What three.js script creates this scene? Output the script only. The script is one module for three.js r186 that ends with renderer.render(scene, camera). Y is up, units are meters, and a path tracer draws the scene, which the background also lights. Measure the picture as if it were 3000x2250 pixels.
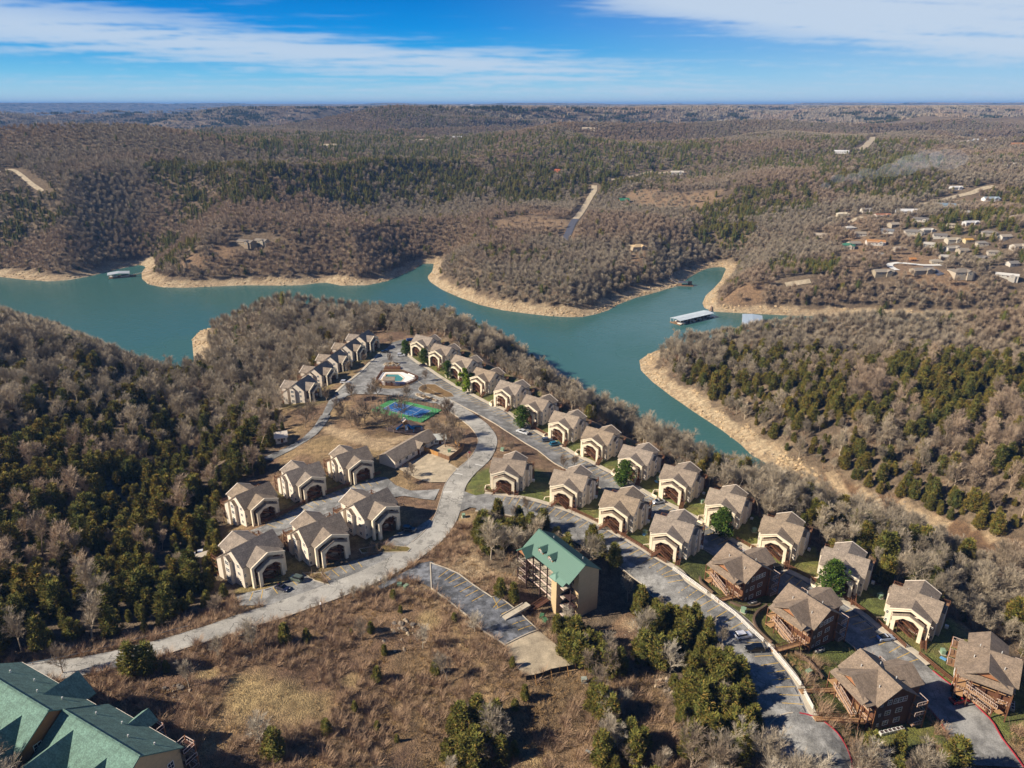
import * as THREE from 'three';
import { mergeGeometries } from 'three/addons/utils/BufferGeometryUtils.js';
import { TessellateModifier } from 'three/addons/modifiers/TessellateModifier.js';

// ------------------------------------------------------------------ camera, sky, sun, exposure
const scene = new THREE.Scene();
const renderer = new THREE.WebGLRenderer({ antialias: true });
renderer.toneMapping = THREE.LinearToneMapping;
renderer.toneMappingExposure = 1.62;
renderer.shadowMap.enabled = true;

const camera = new THREE.PerspectiveCamera(56.8, 4 / 3, 1, 60000);
camera.position.set(0, 182, 0);
camera.rotation.set(-21.5 * Math.PI / 180, 0, 0);
scene.add(camera);

// seeded random numbers and smooth noise
function rng(seed) { let s = seed >>> 0; return () => { s = (s + 0x6d2b79f5) >>> 0; let t = Math.imul(s ^ (s >>> 15), 1 | s); t = (t + Math.imul(t ^ (t >>> 7), 61 | t)) ^ t; return ((t ^ (t >>> 14)) >>> 0) / 4294967296; }; }
const hash2 = (x, y) => { let n = Math.imul(x | 0, 374761393) + Math.imul(y | 0, 668265263); n = Math.imul(n ^ (n >>> 13), 1274126177); return ((n ^ (n >>> 16)) >>> 0) / 4294967296; };
function noise2(x, y) { const ix = Math.floor(x), iy = Math.floor(y), fx = x - ix, fy = y - iy, u = fx * fx * (3 - 2 * fx), v = fy * fy * (3 - 2 * fy); return (hash2(ix, iy) * (1 - u) + hash2(ix + 1, iy) * u) * (1 - v) + (hash2(ix, iy + 1) * (1 - u) + hash2(ix + 1, iy + 1) * u) * v; }
function fbm(x, y, n = 4) { let a = 0.5, s = 0, t = 0; for (let i = 0; i < n; i++) { s += a * noise2(x, y); t += a; a *= 0.5; x = x * 2.03 + 17.1; y = y * 2.03 + 9.7; } return s / t; }
const clamp = THREE.MathUtils.clamp, lerp = THREE.MathUtils.lerp, smooth = THREE.MathUtils.smoothstep;
const srgb = (hex) => new THREE.Color(hex);

// the sky: clear winter blue with cirrus, one texture for every direction
(function () {
  const W = 2048, H = 2048, data = new Float32Array(W * H * 4);
  const stops = [[-90, '#9fb4c4'], [0, '#b6d0de'], [0.8, '#a2cde2'], [2.0, '#72bde4'], [3.6, '#2fa0e0'], [5.2, '#0e8bda'], [7, '#0479cc'], [11, '#0660ac'], [20, '#094a8e'], [40, '#0a3c76'], [90, '#0b3262']].map(([e, c]) => [e, srgb(c).multiplyScalar(0.66)]);
  const col = new THREE.Color(), cloud = srgb('#c6d6e8').multiplyScalar(0.63);
  for (let row = 0; row < H; row++) {
    const e = ((row + 0.5) / H - 0.5) * 180;
    let k = 0; while (k < stops.length - 2 && e > stops[k + 1][0]) k++;
    const t = clamp((e - stops[k][0]) / (stops[k + 1][0] - stops[k][0]), 0, 1);
    const base = col.copy(stops[k][1]).lerp(stops[k + 1][1], t), br = base.r, bg = base.g, bb = base.b;
    for (let c = 0; c < W; c++) {
      const round = ((c + 0.5) / W - 0.5) * 2 * Math.PI; // x = cos, z = sin
      const dx = Math.cos(round), dz = Math.sin(round);
      const az = Math.atan2(dx, -dz) * 180 / Math.PI;      // 0 ahead, + to the right
      let a = 0;
      if (e > 0.2) {
        // cirrus lies in a high layer: streaks run along it, closer together towards the horizon
        const d = 1 / (Math.tan((e + 1.6) * Math.PI / 180) + 0.02), px = dx * d, pz = dz * d;
        const sx = px * 0.95 - pz * 0.10, sz = pz * 0.95 + px * 0.10;
        const streak = fbm(sx * 0.9 + 3.1, sz * 2.6 + 7.7, 6), wisp = fbm(sx * 3.2 + 11, sz * 14 + 5, 4), big = fbm(sx * 0.22 + 40.3, sz * 0.5 + 12.6, 3);
        const left = Math.exp(-Math.pow((e - (3.3 - 0.058 * (az + 12))) / (1.35 - 0.012 * az), 2)) * smooth(-az, -22, 4);
        const right = smooth(e + 0.11 * (az - 4), 5.0, 7.6) * smooth(az, -6, 12) * (1 - smooth(e, 16, 24)) + 0.55 * smooth(az, 4, 34) * smooth(e, 0.8, 3.2) * (1 - smooth(e, 14, 20));
        const low = Math.exp(-Math.pow((e - 0.9) / 0.9, 2)) * 0.35;
        const cover = clamp(0.95 * left + 0.95 * right + low + 0.4 * smooth(e, 8, 13) * smooth(big, 0.45, 0.72), 0, 1);
        a = clamp(smooth(streak * 0.7 + wisp * 0.38, 0.66 - 0.5 * cover, 1.0 - 0.5 * cover), 0, 1) * (0.2 + 0.7 * cover);
      }
      const veil = e > 0 ? 0.42 * smooth(az, -8, 34) * (1 - smooth(Math.abs(az), 60, 110)) * (1 - smooth(e, 10, 22)) : 0; a = a + (1 - a) * veil;
      const o = (row * W + c) * 4;
      data[o] = lerp(br, cloud.r, a); data[o + 1] = lerp(bg, cloud.g, a); data[o + 2] = lerp(bb, cloud.b, a); data[o + 3] = 1;
    }
  }
  const sky = new THREE.DataTexture(data, W, H, THREE.RGBAFormat, THREE.FloatType);
  sky.mapping = THREE.EquirectangularReflectionMapping; sky.magFilter = THREE.LinearFilter; sky.needsUpdate = true;
  scene.background = sky; scene.environment = sky;
})();

// the low winter sun stands to the left, a little behind the viewer
const sun = new THREE.DirectionalLight(0xfff1dc, 5);
sun.name = 'sun'; sun.position.set(-800, 550, 165); sun.target.position.set(0, 40, -250);
sun.position.add(sun.target.position); sun.castShadow = true; sun.shadow.radius = 1;
Object.assign(sun.shadow.camera, { left: -500, right: 500, top: 400, bottom: -400, near: 10, far: 3000 }); sun.shadow.mapSize.set(4096, 4096);
scene.add(sun, sun.target);
// winter haze over the far hills
scene.fog = new THREE.FogExp2(srgb('#74a6e6'), 0.00007);
// ---- surveyed plan of the place, metres: x to the right, z towards the viewer, heights above the lake
const SHORE = [[-869.9,-812.7],[-685.0,-803.8],[-580.2,-793.4],[-545.6,-780.4],[-512.7,-771.5],[-492.7,-778.2],[-478.7,-799.6],[-471.1,-825.4],[-459.5,-849.3],[-451.6,-860.0],[-439.7,-845.0],[-430.4,-815.6],[-414.8,-784.2],[-395.7,-758.5],[-374.2,-744.5],[-348.5,-742.4],[-317.8,-747.9],[-286.6,-753.5],[-252.6,-751.4],[-228.2,-753.5],[-212.4,-763.5],[-203.6,-765.7],[-184.0,-751.4],[-156.1,-753.5],[-137.6,-773.0],[-125.5,-807.5],[-113.6,-840.7],[-110.7,-862.7],[-96.0,-867.2],[-93.4,-823.8],[-95.8,-791.8],[-90.3,-769.3],[-74.3,-734.3],[-55.9,-705.2],[-31.0,-672.3],[-8.2,-652.8],[13.6,-642.1],[34.8,-633.3],[48.8,-630.2],[64.4,-630.2],[78.2,-639.5],[91.4,-652.8],[102.9,-672.3],[114.1,-686.9],[127.3,-702.1],[142.1,-714.6],[161.9,-734.3],[180.3,-751.4],[199.3,-788.9],[219.3,-820.6],[235.1,-840.0],[249.7,-846.0],[256.8,-841.7],[232.8,-777.6],[213.9,-738.5],[198.2,-709.1],[187.2,-678.8],[184.7,-661.7],[190.0,-648.1],[203.8,-645.4],[231.1,-640.1],[258.0,-634.9],[285.5,-632.4],[313.9,-632.4],[339.9,-627.3],[365.5,-622.3],[391.6,-618.8],[433.5,-618.8],[461.8,-616.9],[550.4,-612.2],[687.2,-596.5],[620.8,-532.0],[499.6,-549.1],[428.5,-567.3],[346.9,-574.8],[262.1,-579.6],[217.4,-576.7],[170.2,-562.6],[132.5,-545.6],[113.7,-533.7],[104.3,-522.2],[97.2,-511.1],[94.8,-489.4],[99.0,-466.0],[106.6,-440.2],[115.8,-413.5],[126.1,-386.1],[131.5,-367.3],[133.4,-354.4],[137.5,-346.3],[141.3,-337.7],[145.4,-330.2],[147.9,-326.9],[144.9,-323.6],[132.0,-321.5],[119.7,-328.0],[107.9,-338.1],[97.3,-357.4],[86.6,-382.8],[69.9,-400.4],[57.3,-415.7],[45.0,-445.0],[31.5,-482.3],[15.8,-518.2],[-2.2,-540.4],[-40.7,-560.8],[-81.7,-583.5],[-125.1,-602.7],[-188.1,-609.0],[-223.1,-601.7],[-252.9,-594.5],[-264.7,-593.5],[-269.0,-584.5],[-266.5,-564.5],[-255.9,-540.4],[-239.7,-504.2],[-231.6,-485.8],[-217.7,-458.8],[-223.5,-460.1],[-235.1,-472.0],[-256.1,-489.4],[-294.7,-523.8],[-331.1,-549.1],[-376.4,-584.5],[-420.5,-599.6],[-465.9,-623.1],[-568.2,-634.3],[-731.9,-640.0]];
const CREEK = [[145.9,-324.2,0.5],[156.2,-308.5,1.2],[164.4,-296.8,2.0],[174.4,-284.0,2.8],[183.2,-271.2,3.8],[196.5,-255.9,5.0],[208.5,-241.8,6.5],[228.7,-216.5,10.0]];
const CONTROL = [[-61.9,-393.5,45.0,13.0],[-54.9,-380.7,45.0,13.0],[-48.0,-371.6,45.0,13.0],[-41.3,-360.7,45.0,13.0],[-34.9,-351.0,45.0,13.0],[-28.9,-342.4,45.0,13.0],[-22.7,-334.8,45.0,13.0],[-17.1,-327.5,45.0,13.0],[7.7,-293.3,45.0,13.0],[13.5,-284.3,45.0,13.0],[20.6,-274.5,45.0,13.0],[26.2,-265.9,45.0,13.0],[31.8,-259.8,45.0,13.0],[36.6,-253.4,45.0,13.0],[41.3,-247.8,45.0,13.0],[49.1,-236.3,45.0,13.0],[53.7,-230.4,45.0,13.0],[59.5,-223.5,45.0,13.0],[63.8,-218.5,45.0,13.0],[67.1,-214.1,45.0,13.0],[70.5,-207.8,45.0,13.0],[74.7,-201.9,45.0,13.0],[79.5,-194.9,45.0,13.0],[84.5,-188.3,45.0,13.0],[87.2,-185.1,45.0,13.0],[92.5,-179.0,45.0,13.0],[96.0,-173.8,45.0,13.0],[99.7,-167.5,45.0,13.0],[102.4,-160.5,45.0,13.0],[104.6,-155.5,45.0,13.0],[107.5,-150.2,45.0,13.0],[109.5,-143.7,45.0,13.0],[111.4,-139.0,45.0,13.0],[113.3,-134.5,45.0,13.0],[113.8,-131.5,45.0,13.0],[114.4,-128.1,45.0,13.0],[113.7,-123.3,45.0,13.0],[113.7,-119.9,45.0,13.0],[113.6,-115.4,45.0,13.0],[-10.0,-224.9,50.6,11.0],[-2.4,-223.1,50.6,11.0],[6.5,-220.1,50.6,11.0],[12.9,-216.8,50.6,11.0],[19.1,-212.7,50.6,11.0],[25.0,-207.6,50.6,11.0],[30.6,-202.0,50.6,11.0],[36.0,-196.2,50.6,11.0],[40.9,-190.0,50.6,11.0],[45.7,-184.2,50.6,11.0],[50.2,-178.6,50.6,11.0],[51.3,-174.0,50.6,11.0],[55.9,-167.8,50.6,11.0],[59.2,-162.9,50.6,11.0],[62.7,-157.3,50.6,11.0],[65.8,-150.9,50.6,11.0],[67.3,-142.6,50.6,11.0],[68.6,-137.4,50.6,11.0],[69.0,-132.9,50.6,11.0],[69.0,-130.3,50.6,11.0],[68.7,-126.1,50.6,11.0],[69.2,-123.3,50.6,11.0],[-130.4,-129.5,54.0,12.0],[-122.9,-132.8,54.0,12.0],[-115.8,-134.6,54.0,12.0],[-105.1,-137.4,53.5,12.0],[-94.8,-142.0,53.2,12.0],[-84.2,-147.4,53.0,12.0],[-73.7,-154.8,52.0,12.0],[-62.3,-162.7,51.0,12.0],[-50.0,-171.7,50.2,12.0],[-39.5,-180.4,49.8,12.0],[-32.4,-189.2,49.5,12.0],[-25.9,-200.0,49.3,12.0],[-22.9,-210.5,49.2,12.0],[-21.9,-223.0,49.2,12.0],[-21.2,-234.4,49.0,12.0],[-18.3,-244.1,48.8,12.0],[-13.1,-256.3,48.4,12.0],[-10.8,-267.8,48.0,12.0],[-10.6,-276.8,47.6,12.0],[-13.7,-288.1,47.2,12.0],[-19.8,-300.6,46.6,12.0],[-27.9,-313.9,46.0,12.0],[-37.6,-328.1,45.4,12.0],[-45.8,-339.6,45.0,12.0],[-50.9,-345.4,45.0,12.0],[-79.2,-208.1,47.5,12.0],[-67.8,-221.8,47.5,12.0],[-52.6,-236.0,47.5,12.0],[-35.5,-229.6,48.0,12.0],[-84.7,-205.1,47.0,12.0],[-69.9,-172.3,49.5,12.0],[-54.1,-182.4,49.5,12.0],[-39.3,-196.4,49.0,12.0],[-96.5,-214.4,46.0,12.0],[-83.1,-227.7,46.0,12.0],[-71.1,-244.4,46.0,12.0],[-84.3,-174.2,48.0,12.0],[-67.4,-188.9,48.5,12.0],[-52.0,-199.2,48.5,12.0],[-46.0,-253.8,47.5,12.0],[-32.2,-264.9,48.0,12.0],[-63.1,-278.5,46.5,12.0],[-88.3,-281.4,44.5,12.0],[-103.8,-277.7,41.5,12.0],[-99.3,-291.3,44.0,12.0],[-110.8,-285.8,40.5,12.0],[-99.4,-196.1,42.0,12.0],[-104.4,-215.8,40.0,12.0],[-103.4,-258.8,38.0,12.0],[-86.6,-264.5,43.0,12.0],[-61.4,-357.2,45.0,12.0],[-50.1,-311.8,45.8,12.0],[-64.8,-307.0,45.5,12.0],[-38.1,-302.7,46.0,12.0],[-84.1,-314.8,44.5,12.0],[-84.1,-358.6,45.0,12.0],[-75.8,-398.5,45.0,12.0],[-88.1,-305.0,44.0,12.0],[-104.3,-322.8,44.0,12.0],[-113.4,-326.3,42.0,12.0],[-110.4,-372.2,42.0,12.0],[-104.7,-403.9,42.0,12.0],[-101.0,-440.5,42.0,12.0],[-75.6,-432.7,44.5,12.0],[-95.2,-289.2,42.0,12.0],[-101.7,-279.4,40.0,12.0],[-41.8,-284.4,46.6,12.0],[-3.8,-230.8,49.5,11.0],[16.6,-220.3,49.5,11.0],[33.3,-206.2,49.3,11.0],[46.7,-189.0,49.0,11.0],[11.7,-241.0,48.0,11.0],[27.3,-221.1,48.0,11.0],[43.3,-203.0,47.5,11.0],[7.6,-264.9,47.5,11.0],[-2.8,-274.0,47.6,11.0],[41.2,-230.9,46.3,11.0],[55.9,-212.9,46.0,11.0],[70.4,-171.4,45.8,10.0],[78.0,-151.7,45.8,10.0],[84.7,-126.8,45.8,10.0],[60.6,-180.2,46.5,10.0],[69.5,-154.2,47.0,10.0],[79.8,-138.9,47.5,10.0],[83.9,-172.2,45.2,10.0],[90.4,-152.3,45.2,10.0],[98.5,-129.5,45.0,10.0],[-97.6,-131.1,53.0,11.0],[-68.5,-139.9,51.0,11.0],[-54.9,-152.8,50.5,11.0],[-33.5,-162.6,50.5,11.0],[-42.3,-136.8,48.5,11.0],[-28.7,-129.5,45.0,11.0],[-16.6,-132.8,47.0,11.0],[-22.2,-147.0,50.0,11.0],[-44.7,-113.7,48.0,11.0],[-69.2,-120.0,50.0,11.0],[-7.7,-118.0,43.0,11.0],[-22.8,-142.9,47.0,11.0],[0.0,-136.3,49.0,11.0],[12.7,-137.3,48.0,11.0],[7.6,-116.3,45.0,11.0],[20.3,-128.1,46.5,11.0],[30.2,-115.4,46.0,11.0],[-20.0,-171.4,50.7,11.0],[-9.4,-159.4,50.7,11.0],[0.0,-150.2,50.5,11.0],[8.7,-143.3,50.0,11.0],[13.7,-165.4,47.0,11.0],[23.6,-157.5,46.5,11.0],[35.0,-170.5,46.5,11.0],[22.2,-195.3,48.5,11.0],[43.5,-163.3,47.5,11.0],[43.9,-143.6,47.5,11.0],[50.9,-122.3,47.5,11.0],[-105.8,-107.8,55.0,11.0],[-79.4,-110.3,52.0,11.0],[-8.8,-193.1,50.0,11.0],[7.0,-209.9,49.6,11.0],[-8.2,-178.1,50.5,11.0],[59.5,-113.3,47.5,11.0],[83.7,-116.3,45.0,11.0],[120.9,-161.6,43.0,11.0],[122.2,-147.9,43.5,11.0],[121.2,-132.6,44.0,11.0],[118.9,-176.5,43.0,11.0],[111.1,-193.7,43.0,11.0],[170.4,-200.7,24.0,11.0],[145.6,-162.6,36.0,11.0],[143.7,-179.7,34.0,11.0],[-137.9,-236.3,36.0,25.0],[-158.4,-293.7,28.0,25.0],[-159.7,-335.5,26.0,25.0],[-153.3,-229.8,40.0,25.0],[-149.9,-186.8,48.0,25.0],[-127.6,-183.5,44.0,25.0],[-118.3,-196.5,41.0,25.0],[-186.9,-245.1,46.0,25.0],[-199.3,-314.0,36.0,25.0],[-249.4,-343.3,42.0,25.0],[-267.0,-419.4,34.0,25.0],[-338.0,-465.4,40.0,25.0],[-223.9,-392.3,22.0,25.0],[-128.3,-153.8,52.0,25.0],[-109.3,-159.9,48.0,25.0],[-92.8,-165.6,48.0,25.0],[-161.2,-392.0,33.0,25.0],[-164.6,-466.1,30.0,25.0],[-126.4,-504.8,28.0,25.0],[-152.1,-341.6,33.0,25.0],[-85.0,-485.1,34.0,25.0],[183.2,-392.3,22.0,35.0],[233.6,-375.1,29.0,35.0],[296.1,-397.3,31.0,35.0],[162.2,-452.4,15.0,35.0],[137.3,-490.3,9.0,35.0],[214.6,-284.2,33.0,35.0],[195.1,-301.3,24.0,35.0],[207.5,-255.7,24.0,35.0],[191.1,-344.1,22.0,35.0],[218.2,-476.1,14.0,35.0],[310.0,-469.1,19.0,35.0],[-554.3,-835.6,55.0,110.3],[-490.1,-869.4,70.0,109.8],[-400.4,-947.0,60.0,113.1],[-297.2,-889.9,30.0,103.2],[-384.7,-894.3,25.0,107.1],[-451.9,-922.4,80.0,113.0],[-598.6,-993.7,90.0,127.6],[-388.4,-1047.7,85.0,122.9],[-257.4,-1103.3,60.0,124.6],[-180.1,-945.3,25.0,105.9],[-118.5,-1000.1,30.0,110.8],[0.0,-801.2,26.0,88.1],[76.6,-792.6,20.0,87.6],[-18.2,-750.1,14.0,82.5],[75.3,-1064.9,35.0,117.4],[179.6,-947.4,38.0,106.1],[-111.7,-1201.4,60.0,132.7],[-283.8,-1235.3,95.0,139.4],[-133.1,-1448.3,80.0,160.0],[59.1,-1278.8,75.0,140.8],[216.1,-1572.9,85.0,174.6],[158.6,-1748.7,118.0,193.1],[360.7,-1583.1,105.0,178.6],[278.9,-1197.5,55.0,135.2],[254.9,-888.6,26.0,101.7],[250.4,-737.8,24.0,85.7],[341.7,-901.4,45.0,106.0],[352.8,-731.7,36.0,89.4],[391.0,-669.8,32.0,85.3],[444.1,-651.9,36.0,86.8],[469.3,-908.2,65.0,112.5],[571.8,-869.4,70.0,114.5],[428.3,-1159.2,85.0,135.9],[642.2,-1162.7,95.0,146.1],[829.1,-1248.6,105.0,164.9],[726.1,-1598.9,118.0,193.2],[1147.7,-1811.2,125.0,235.9],[-510.1,-1397.1,108.0,163.6],[-614.3,-1221.4,112.0,150.4],[-956.5,-1491.9,90.0,194.9],[-397.1,-1748.8,112.0,197.3],[-147.2,-1614.1,100.0,178.3],[0.0,-1768.6,115.0,194.5],[-1110.7,-1630.4,60.0,217.0],[-1116.5,-2048.6,100.0,256.6],[-1239.0,-3380.1,134.0,300.0],[-828.9,-3708.5,132.0,350.0],[-293.9,-3286.9,118.0,350.0],[-100.6,-4498.9,140.0,400.0],[466.5,-4174.0,138.0,400.0],[1098.2,-4467.0,142.0,400.0],[1527.3,-4019.6,142.0,400.0],[2103.1,-4091.1,146.0,400.0],[2338.8,-3608.3,146.0,400.0],[2632.9,-3272.3,140.0,500.0],[-1609.7,-2880.8,52.0,400.0],[-2056.8,-3195.3,70.0,400.0],[-1826.0,-3782.3,70.0,400.0],[-2194.1,-2726.9,100.0,400.0],[-3886.1,-7559.6,-15.0,900.0],[-3941.2,-8643.9,-15.0,900.0],[-3875.0,-6421.4,60.0,500.0],[-2743.1,-5336.2,30.0,700.0],[-6719.9,-12848.8,195.0,1300.0],[-6018.8,-13739.5,176.0,1500.0],[-7876.8,-13349.4,172.0,1500.0],[-3583.5,-11452.4,150.0,1600.0],[-2308.7,-6076.2,100.0,900.0],[-1635.9,-7319.4,135.0,900.0],[-357.2,-7992.0,146.0,1000.0],[1408.1,-7875.1,150.0,1000.0],[2985.9,-7421.9,153.0,1000.0],[4243.9,-6781.5,156.0,1000.0],[5178.8,-6097.6,150.0,1200.0],[-5642.0,-7012.0,110.0,1500.0],[-9710.2,-11433.0,165.0,2500.0],[-3271.8,-14638.8,165.0,2500.0],[669.8,-14985.0,168.0,2500.0],[4479.4,-14315.5,171.0,2500.0],[7536.5,-12969.2,174.0,2500.0],[9997.4,-11182.6,172.0,2500.0],[-13365.8,-19933.8,176.0,5000.0],[-8081.4,-22598.5,176.0,5000.0],[0.0,-24000.0,176.0,5000.0],[8081.4,-22598.5,178.0,5000.0],[13365.8,-19933.8,180.0,5000.0],[0.0,20.0,48.0,40.0],[-120.0,20.0,56.0,40.0],[120.0,20.0,44.0,40.0],[-250.0,-80.0,54.0,40.0],[-250.0,-200.0,46.0,40.0],[250.0,-100.0,30.0,40.0],[320.0,-250.0,34.0,40.0],[-420.0,-300.0,46.0,40.0],[450.0,-500.0,45.0,40.0],[-600.0,-700.0,-6.0,40.0]];
const RIGHT_LANE_EDGE = [[-61.9,-393.4],[-54.8,-380.6],[-48.0,-371.4],[-41.3,-360.6],[-34.9,-350.9],[-28.9,-342.3],[-22.7,-334.6],[-17.1,-327.2],[7.7,-293.0],[13.5,-284.0],[20.5,-274.3],[26.2,-265.7],[31.8,-259.7],[36.6,-253.3],[41.3,-247.7],[49.1,-236.0],[53.6,-230.2],[59.5,-223.3],[63.7,-218.3],[67.0,-213.9],[70.5,-207.7],[74.7,-201.8],[79.5,-194.8],[84.4,-188.2],[87.2,-185.1],[92.5,-179.0],[95.9,-173.7],[99.7,-167.5],[102.4,-160.4],[104.6,-155.5],[107.5,-150.2],[109.5,-143.7],[111.5,-139.0],[113.3,-134.6],[113.9,-131.5],[114.5,-128.2],[113.7,-123.4],[113.7,-119.9],[113.5,-115.4]];
const LEFT_LANE_EDGE = [[-10.0,-225.5],[-2.4,-223.5],[6.5,-220.5],[12.9,-217.4],[19.2,-213.3],[25.1,-208.2],[30.8,-202.8],[36.1,-197.0],[41.1,-190.8],[45.8,-184.9],[50.3,-179.1],[51.5,-174.5],[56.1,-168.2],[59.3,-163.2],[63.0,-157.9],[66.3,-152.3],[67.5,-142.9],[68.7,-137.6],[69.1,-133.0],[69.1,-130.4],[68.8,-126.2],[69.4,-123.5]];
const MAIN_ROAD = [[-130.7,-129.9],[-123.3,-133.3],[-116.5,-135.4],[-105.8,-138.4],[-95.6,-143.2],[-85.0,-148.8],[-74.1,-155.7],[-62.4,-163.0],[-50.0,-171.8],[-39.5,-180.5],[-32.4,-189.2],[-25.9,-199.9],[-22.9,-210.4],[-21.9,-222.8],[-21.1,-234.3],[-18.3,-244.0],[-13.1,-256.2],[-10.8,-268.0],[-10.6,-276.7],[-13.7,-288.0],[-19.8,-300.5],[-27.9,-313.9],[-37.6,-328.1],[-45.7,-339.5],[-50.9,-345.2]];
const HOUSES = {"RIGHT":[[-51.3,45.3,-396.7,-0.584],[-38.8,45.3,-379.7,-0.628],[-25.8,45.3,-359.9,-0.695],[-13.3,45.2,-340.5,-0.665],[-0.6,46.4,-319.4,-0.65],[11.8,45.4,-303.0,-0.673],[24.0,45.2,-284.9,-0.61],[36.8,45.2,-268.5,-0.636],[49.8,45.2,-251.3,-0.615],[62.9,45.2,-234.8,-0.602],[75.5,45.1,-217.2,-0.585],[88.6,45.1,-198.9,-0.623],[101.5,45.0,-181.4,-0.595],[113.5,44.4,-163.2,-0.693]],"MIDDLE":[[-1.0,49.7,-233.4,-0.253],[21.0,49.3,-223.9,-0.454],[37.1,49.2,-208.8,-0.554],[51.5,49.2,-193.5,-0.549]],"BACK":[[-91.4,45.3,-219.1,0.872],[-77.6,46.2,-233.7,0.705],[-62.0,46.6,-246.0,0.695]],"FRONT":[[-78.5,48.2,-182.2,0.899],[-60.4,48.8,-191.7,0.711],[-47.2,48.8,-207.0,0.861]],"NORTH":[[-105.7,42.9,-333.2,1.303],[-102.4,42.6,-355.4,1.286],[-98.7,42.7,-374.3,1.331],[-93.6,43.9,-390.6,1.29],[-88.8,44.3,-406.3,1.276]],"CABIN":[[68.3,46.7,-176.2,-1.045],[80.2,46.5,-157.2,-1.027],[86.9,46.4,-131.2,-1.288],[117.8,44.9,-138.6,-0.591]],"TOWER":[[14.1,47.4,-172.4,-0.971]],"LODGE":[[-82.6,52.0,-106.8,-0.485],[-106.7,53.9,-116.7,-0.481]]};
const UPPER_LOT = [[-89.8,-207.7],[-85.4,-210.0],[-76.9,-222.2],[-65.9,-232.5],[-52.0,-242.7],[-48.6,-242.6],[-44.2,-236.1],[-38.0,-231.4],[-26.9,-231.3],[-28.1,-223.1],[-32.6,-224.9],[-39.3,-227.6],[-46.3,-226.0],[-57.9,-217.1],[-69.1,-209.7],[-77.3,-203.2],[-82.8,-202.0]];
const FRONT_LOT = [[-80.9,-171.0],[-72.2,-172.4],[-66.6,-176.8],[-63.6,-179.7],[-58.7,-175.4],[-53.7,-173.0],[-57.7,-179.2],[-49.9,-185.6],[-41.8,-190.1],[-32.5,-191.3],[-33.7,-193.6],[-42.7,-195.4],[-38.1,-201.9],[-32.3,-205.0],[-28.3,-210.0],[-26.5,-206.9],[-26.7,-200.8],[-28.9,-193.7],[-31.9,-189.5],[-35.7,-185.8],[-45.6,-177.9],[-53.9,-172.4],[-61.3,-167.8],[-69.2,-163.5],[-77.5,-164.8]];
const TOWER_LOT = [[-32.6,-176.6],[-28.6,-180.4],[-25.3,-184.3],[-21.6,-181.7],[-16.0,-177.6],[-11.3,-172.3],[-5.7,-166.7],[-4.1,-167.4],[1.8,-161.7],[7.1,-154.2],[-1.8,-147.9],[-7.3,-152.6],[-12.3,-158.8],[-17.9,-165.0],[-23.5,-170.8],[-28.3,-174.6]];
const GRAVEL_PAD = [[-1.8,-147.8],[7.2,-154.0],[11.2,-149.4],[13.6,-146.1],[17.1,-142.2],[10.1,-139.9],[3.5,-138.1],[1.0,-141.1],[-0.8,-144.9]];
const LOOP = [[-90.4,-309.0],[-91.5,-326.7],[-89.8,-337.5],[-88.0,-344.5],[-84.1,-358.5],[-81.2,-372.2],[-79.2,-384.5],[-77.8,-397.6],[-75.2,-408.4],[-73.8,-417.6],[-68.5,-424.3],[-64.7,-419.9],[-63.7,-406.3],[-64.6,-397.5],[-61.8,-393.1],[-54.8,-380.3],[-48.0,-371.1],[-44.8,-365.5],[-41.1,-358.4],[-42.2,-350.2],[-46.5,-344.9],[-47.9,-339.0],[-45.2,-333.7],[-38.3,-326.4],[-35.4,-319.9],[-40.0,-320.6],[-48.0,-326.2],[-55.8,-329.2],[-62.5,-330.7],[-73.9,-331.6],[-79.8,-332.9],[-83.3,-331.5],[-85.6,-325.1],[-87.0,-319.4],[-87.3,-310.9],[-88.4,-306.5]];
const SERVICE_ROAD = [[-88.6,-309.0],[-89.1,-298.6],[-90.7,-291.2],[-92.6,-284.6],[-95.8,-280.7],[-99.1,-277.9],[-102.9,-273.1],[-104.5,-270.6]];
const YARD = [[-46.0,-250.5],[-43.0,-253.6],[-36.7,-259.4],[-34.2,-264.8],[-33.1,-268.3],[-29.6,-270.6],[-24.6,-267.0],[-22.3,-263.4],[-24.8,-256.3],[-25.5,-252.8],[-20.0,-246.2],[-22.5,-239.1],[-25.5,-236.3],[-31.2,-236.9],[-36.8,-240.3],[-40.8,-244.9]];
const COURT_GREEN = [[-58.4,-325.1],[-34.0,-310.8],[-41.0,-296.2],[-67.1,-312.3]];
const COURT_BLUE = [[-57.2,-320.3],[-38.4,-309.6],[-43.5,-301.3],[-61.8,-312.3]];
const POOL_DECK = [[-70.6,-363.2],[-59.6,-363.5],[-50.8,-354.5],[-52.6,-350.5],[-56.0,-345.7],[-60.4,-343.9],[-67.3,-344.7],[-71.4,-351.5]];
const POOL_WATER = [[-68.0,-360.3],[-61.4,-360.2],[-58.0,-354.9],[-58.5,-349.9],[-61.3,-349.6],[-68.7,-350.2]];
const POOL_ISLAND = [[-70.8,-369.2],[-68.4,-372.3],[-64.4,-372.6],[-60.8,-368.0],[-50.6,-356.2],[-50.2,-351.9],[-53.7,-345.5],[-56.9,-341.2],[-63.1,-339.3],[-67.6,-340.0],[-72.6,-344.3],[-73.7,-346.7],[-72.4,-352.6]];
const POOL_HOUSE = [[-66.6,-341.9],[-61.1,-342.0],[-61.5,-349.6],[-67.2,-350.0]];
const PLANTER_RING = [[-72.4,-375.8],[-71.7,-378.5],[-68.9,-380.1],[-65.0,-379.8],[-63.7,-377.7],[-64.4,-375.4],[-68.0,-374.8],[-71.3,-374.4]];
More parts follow.
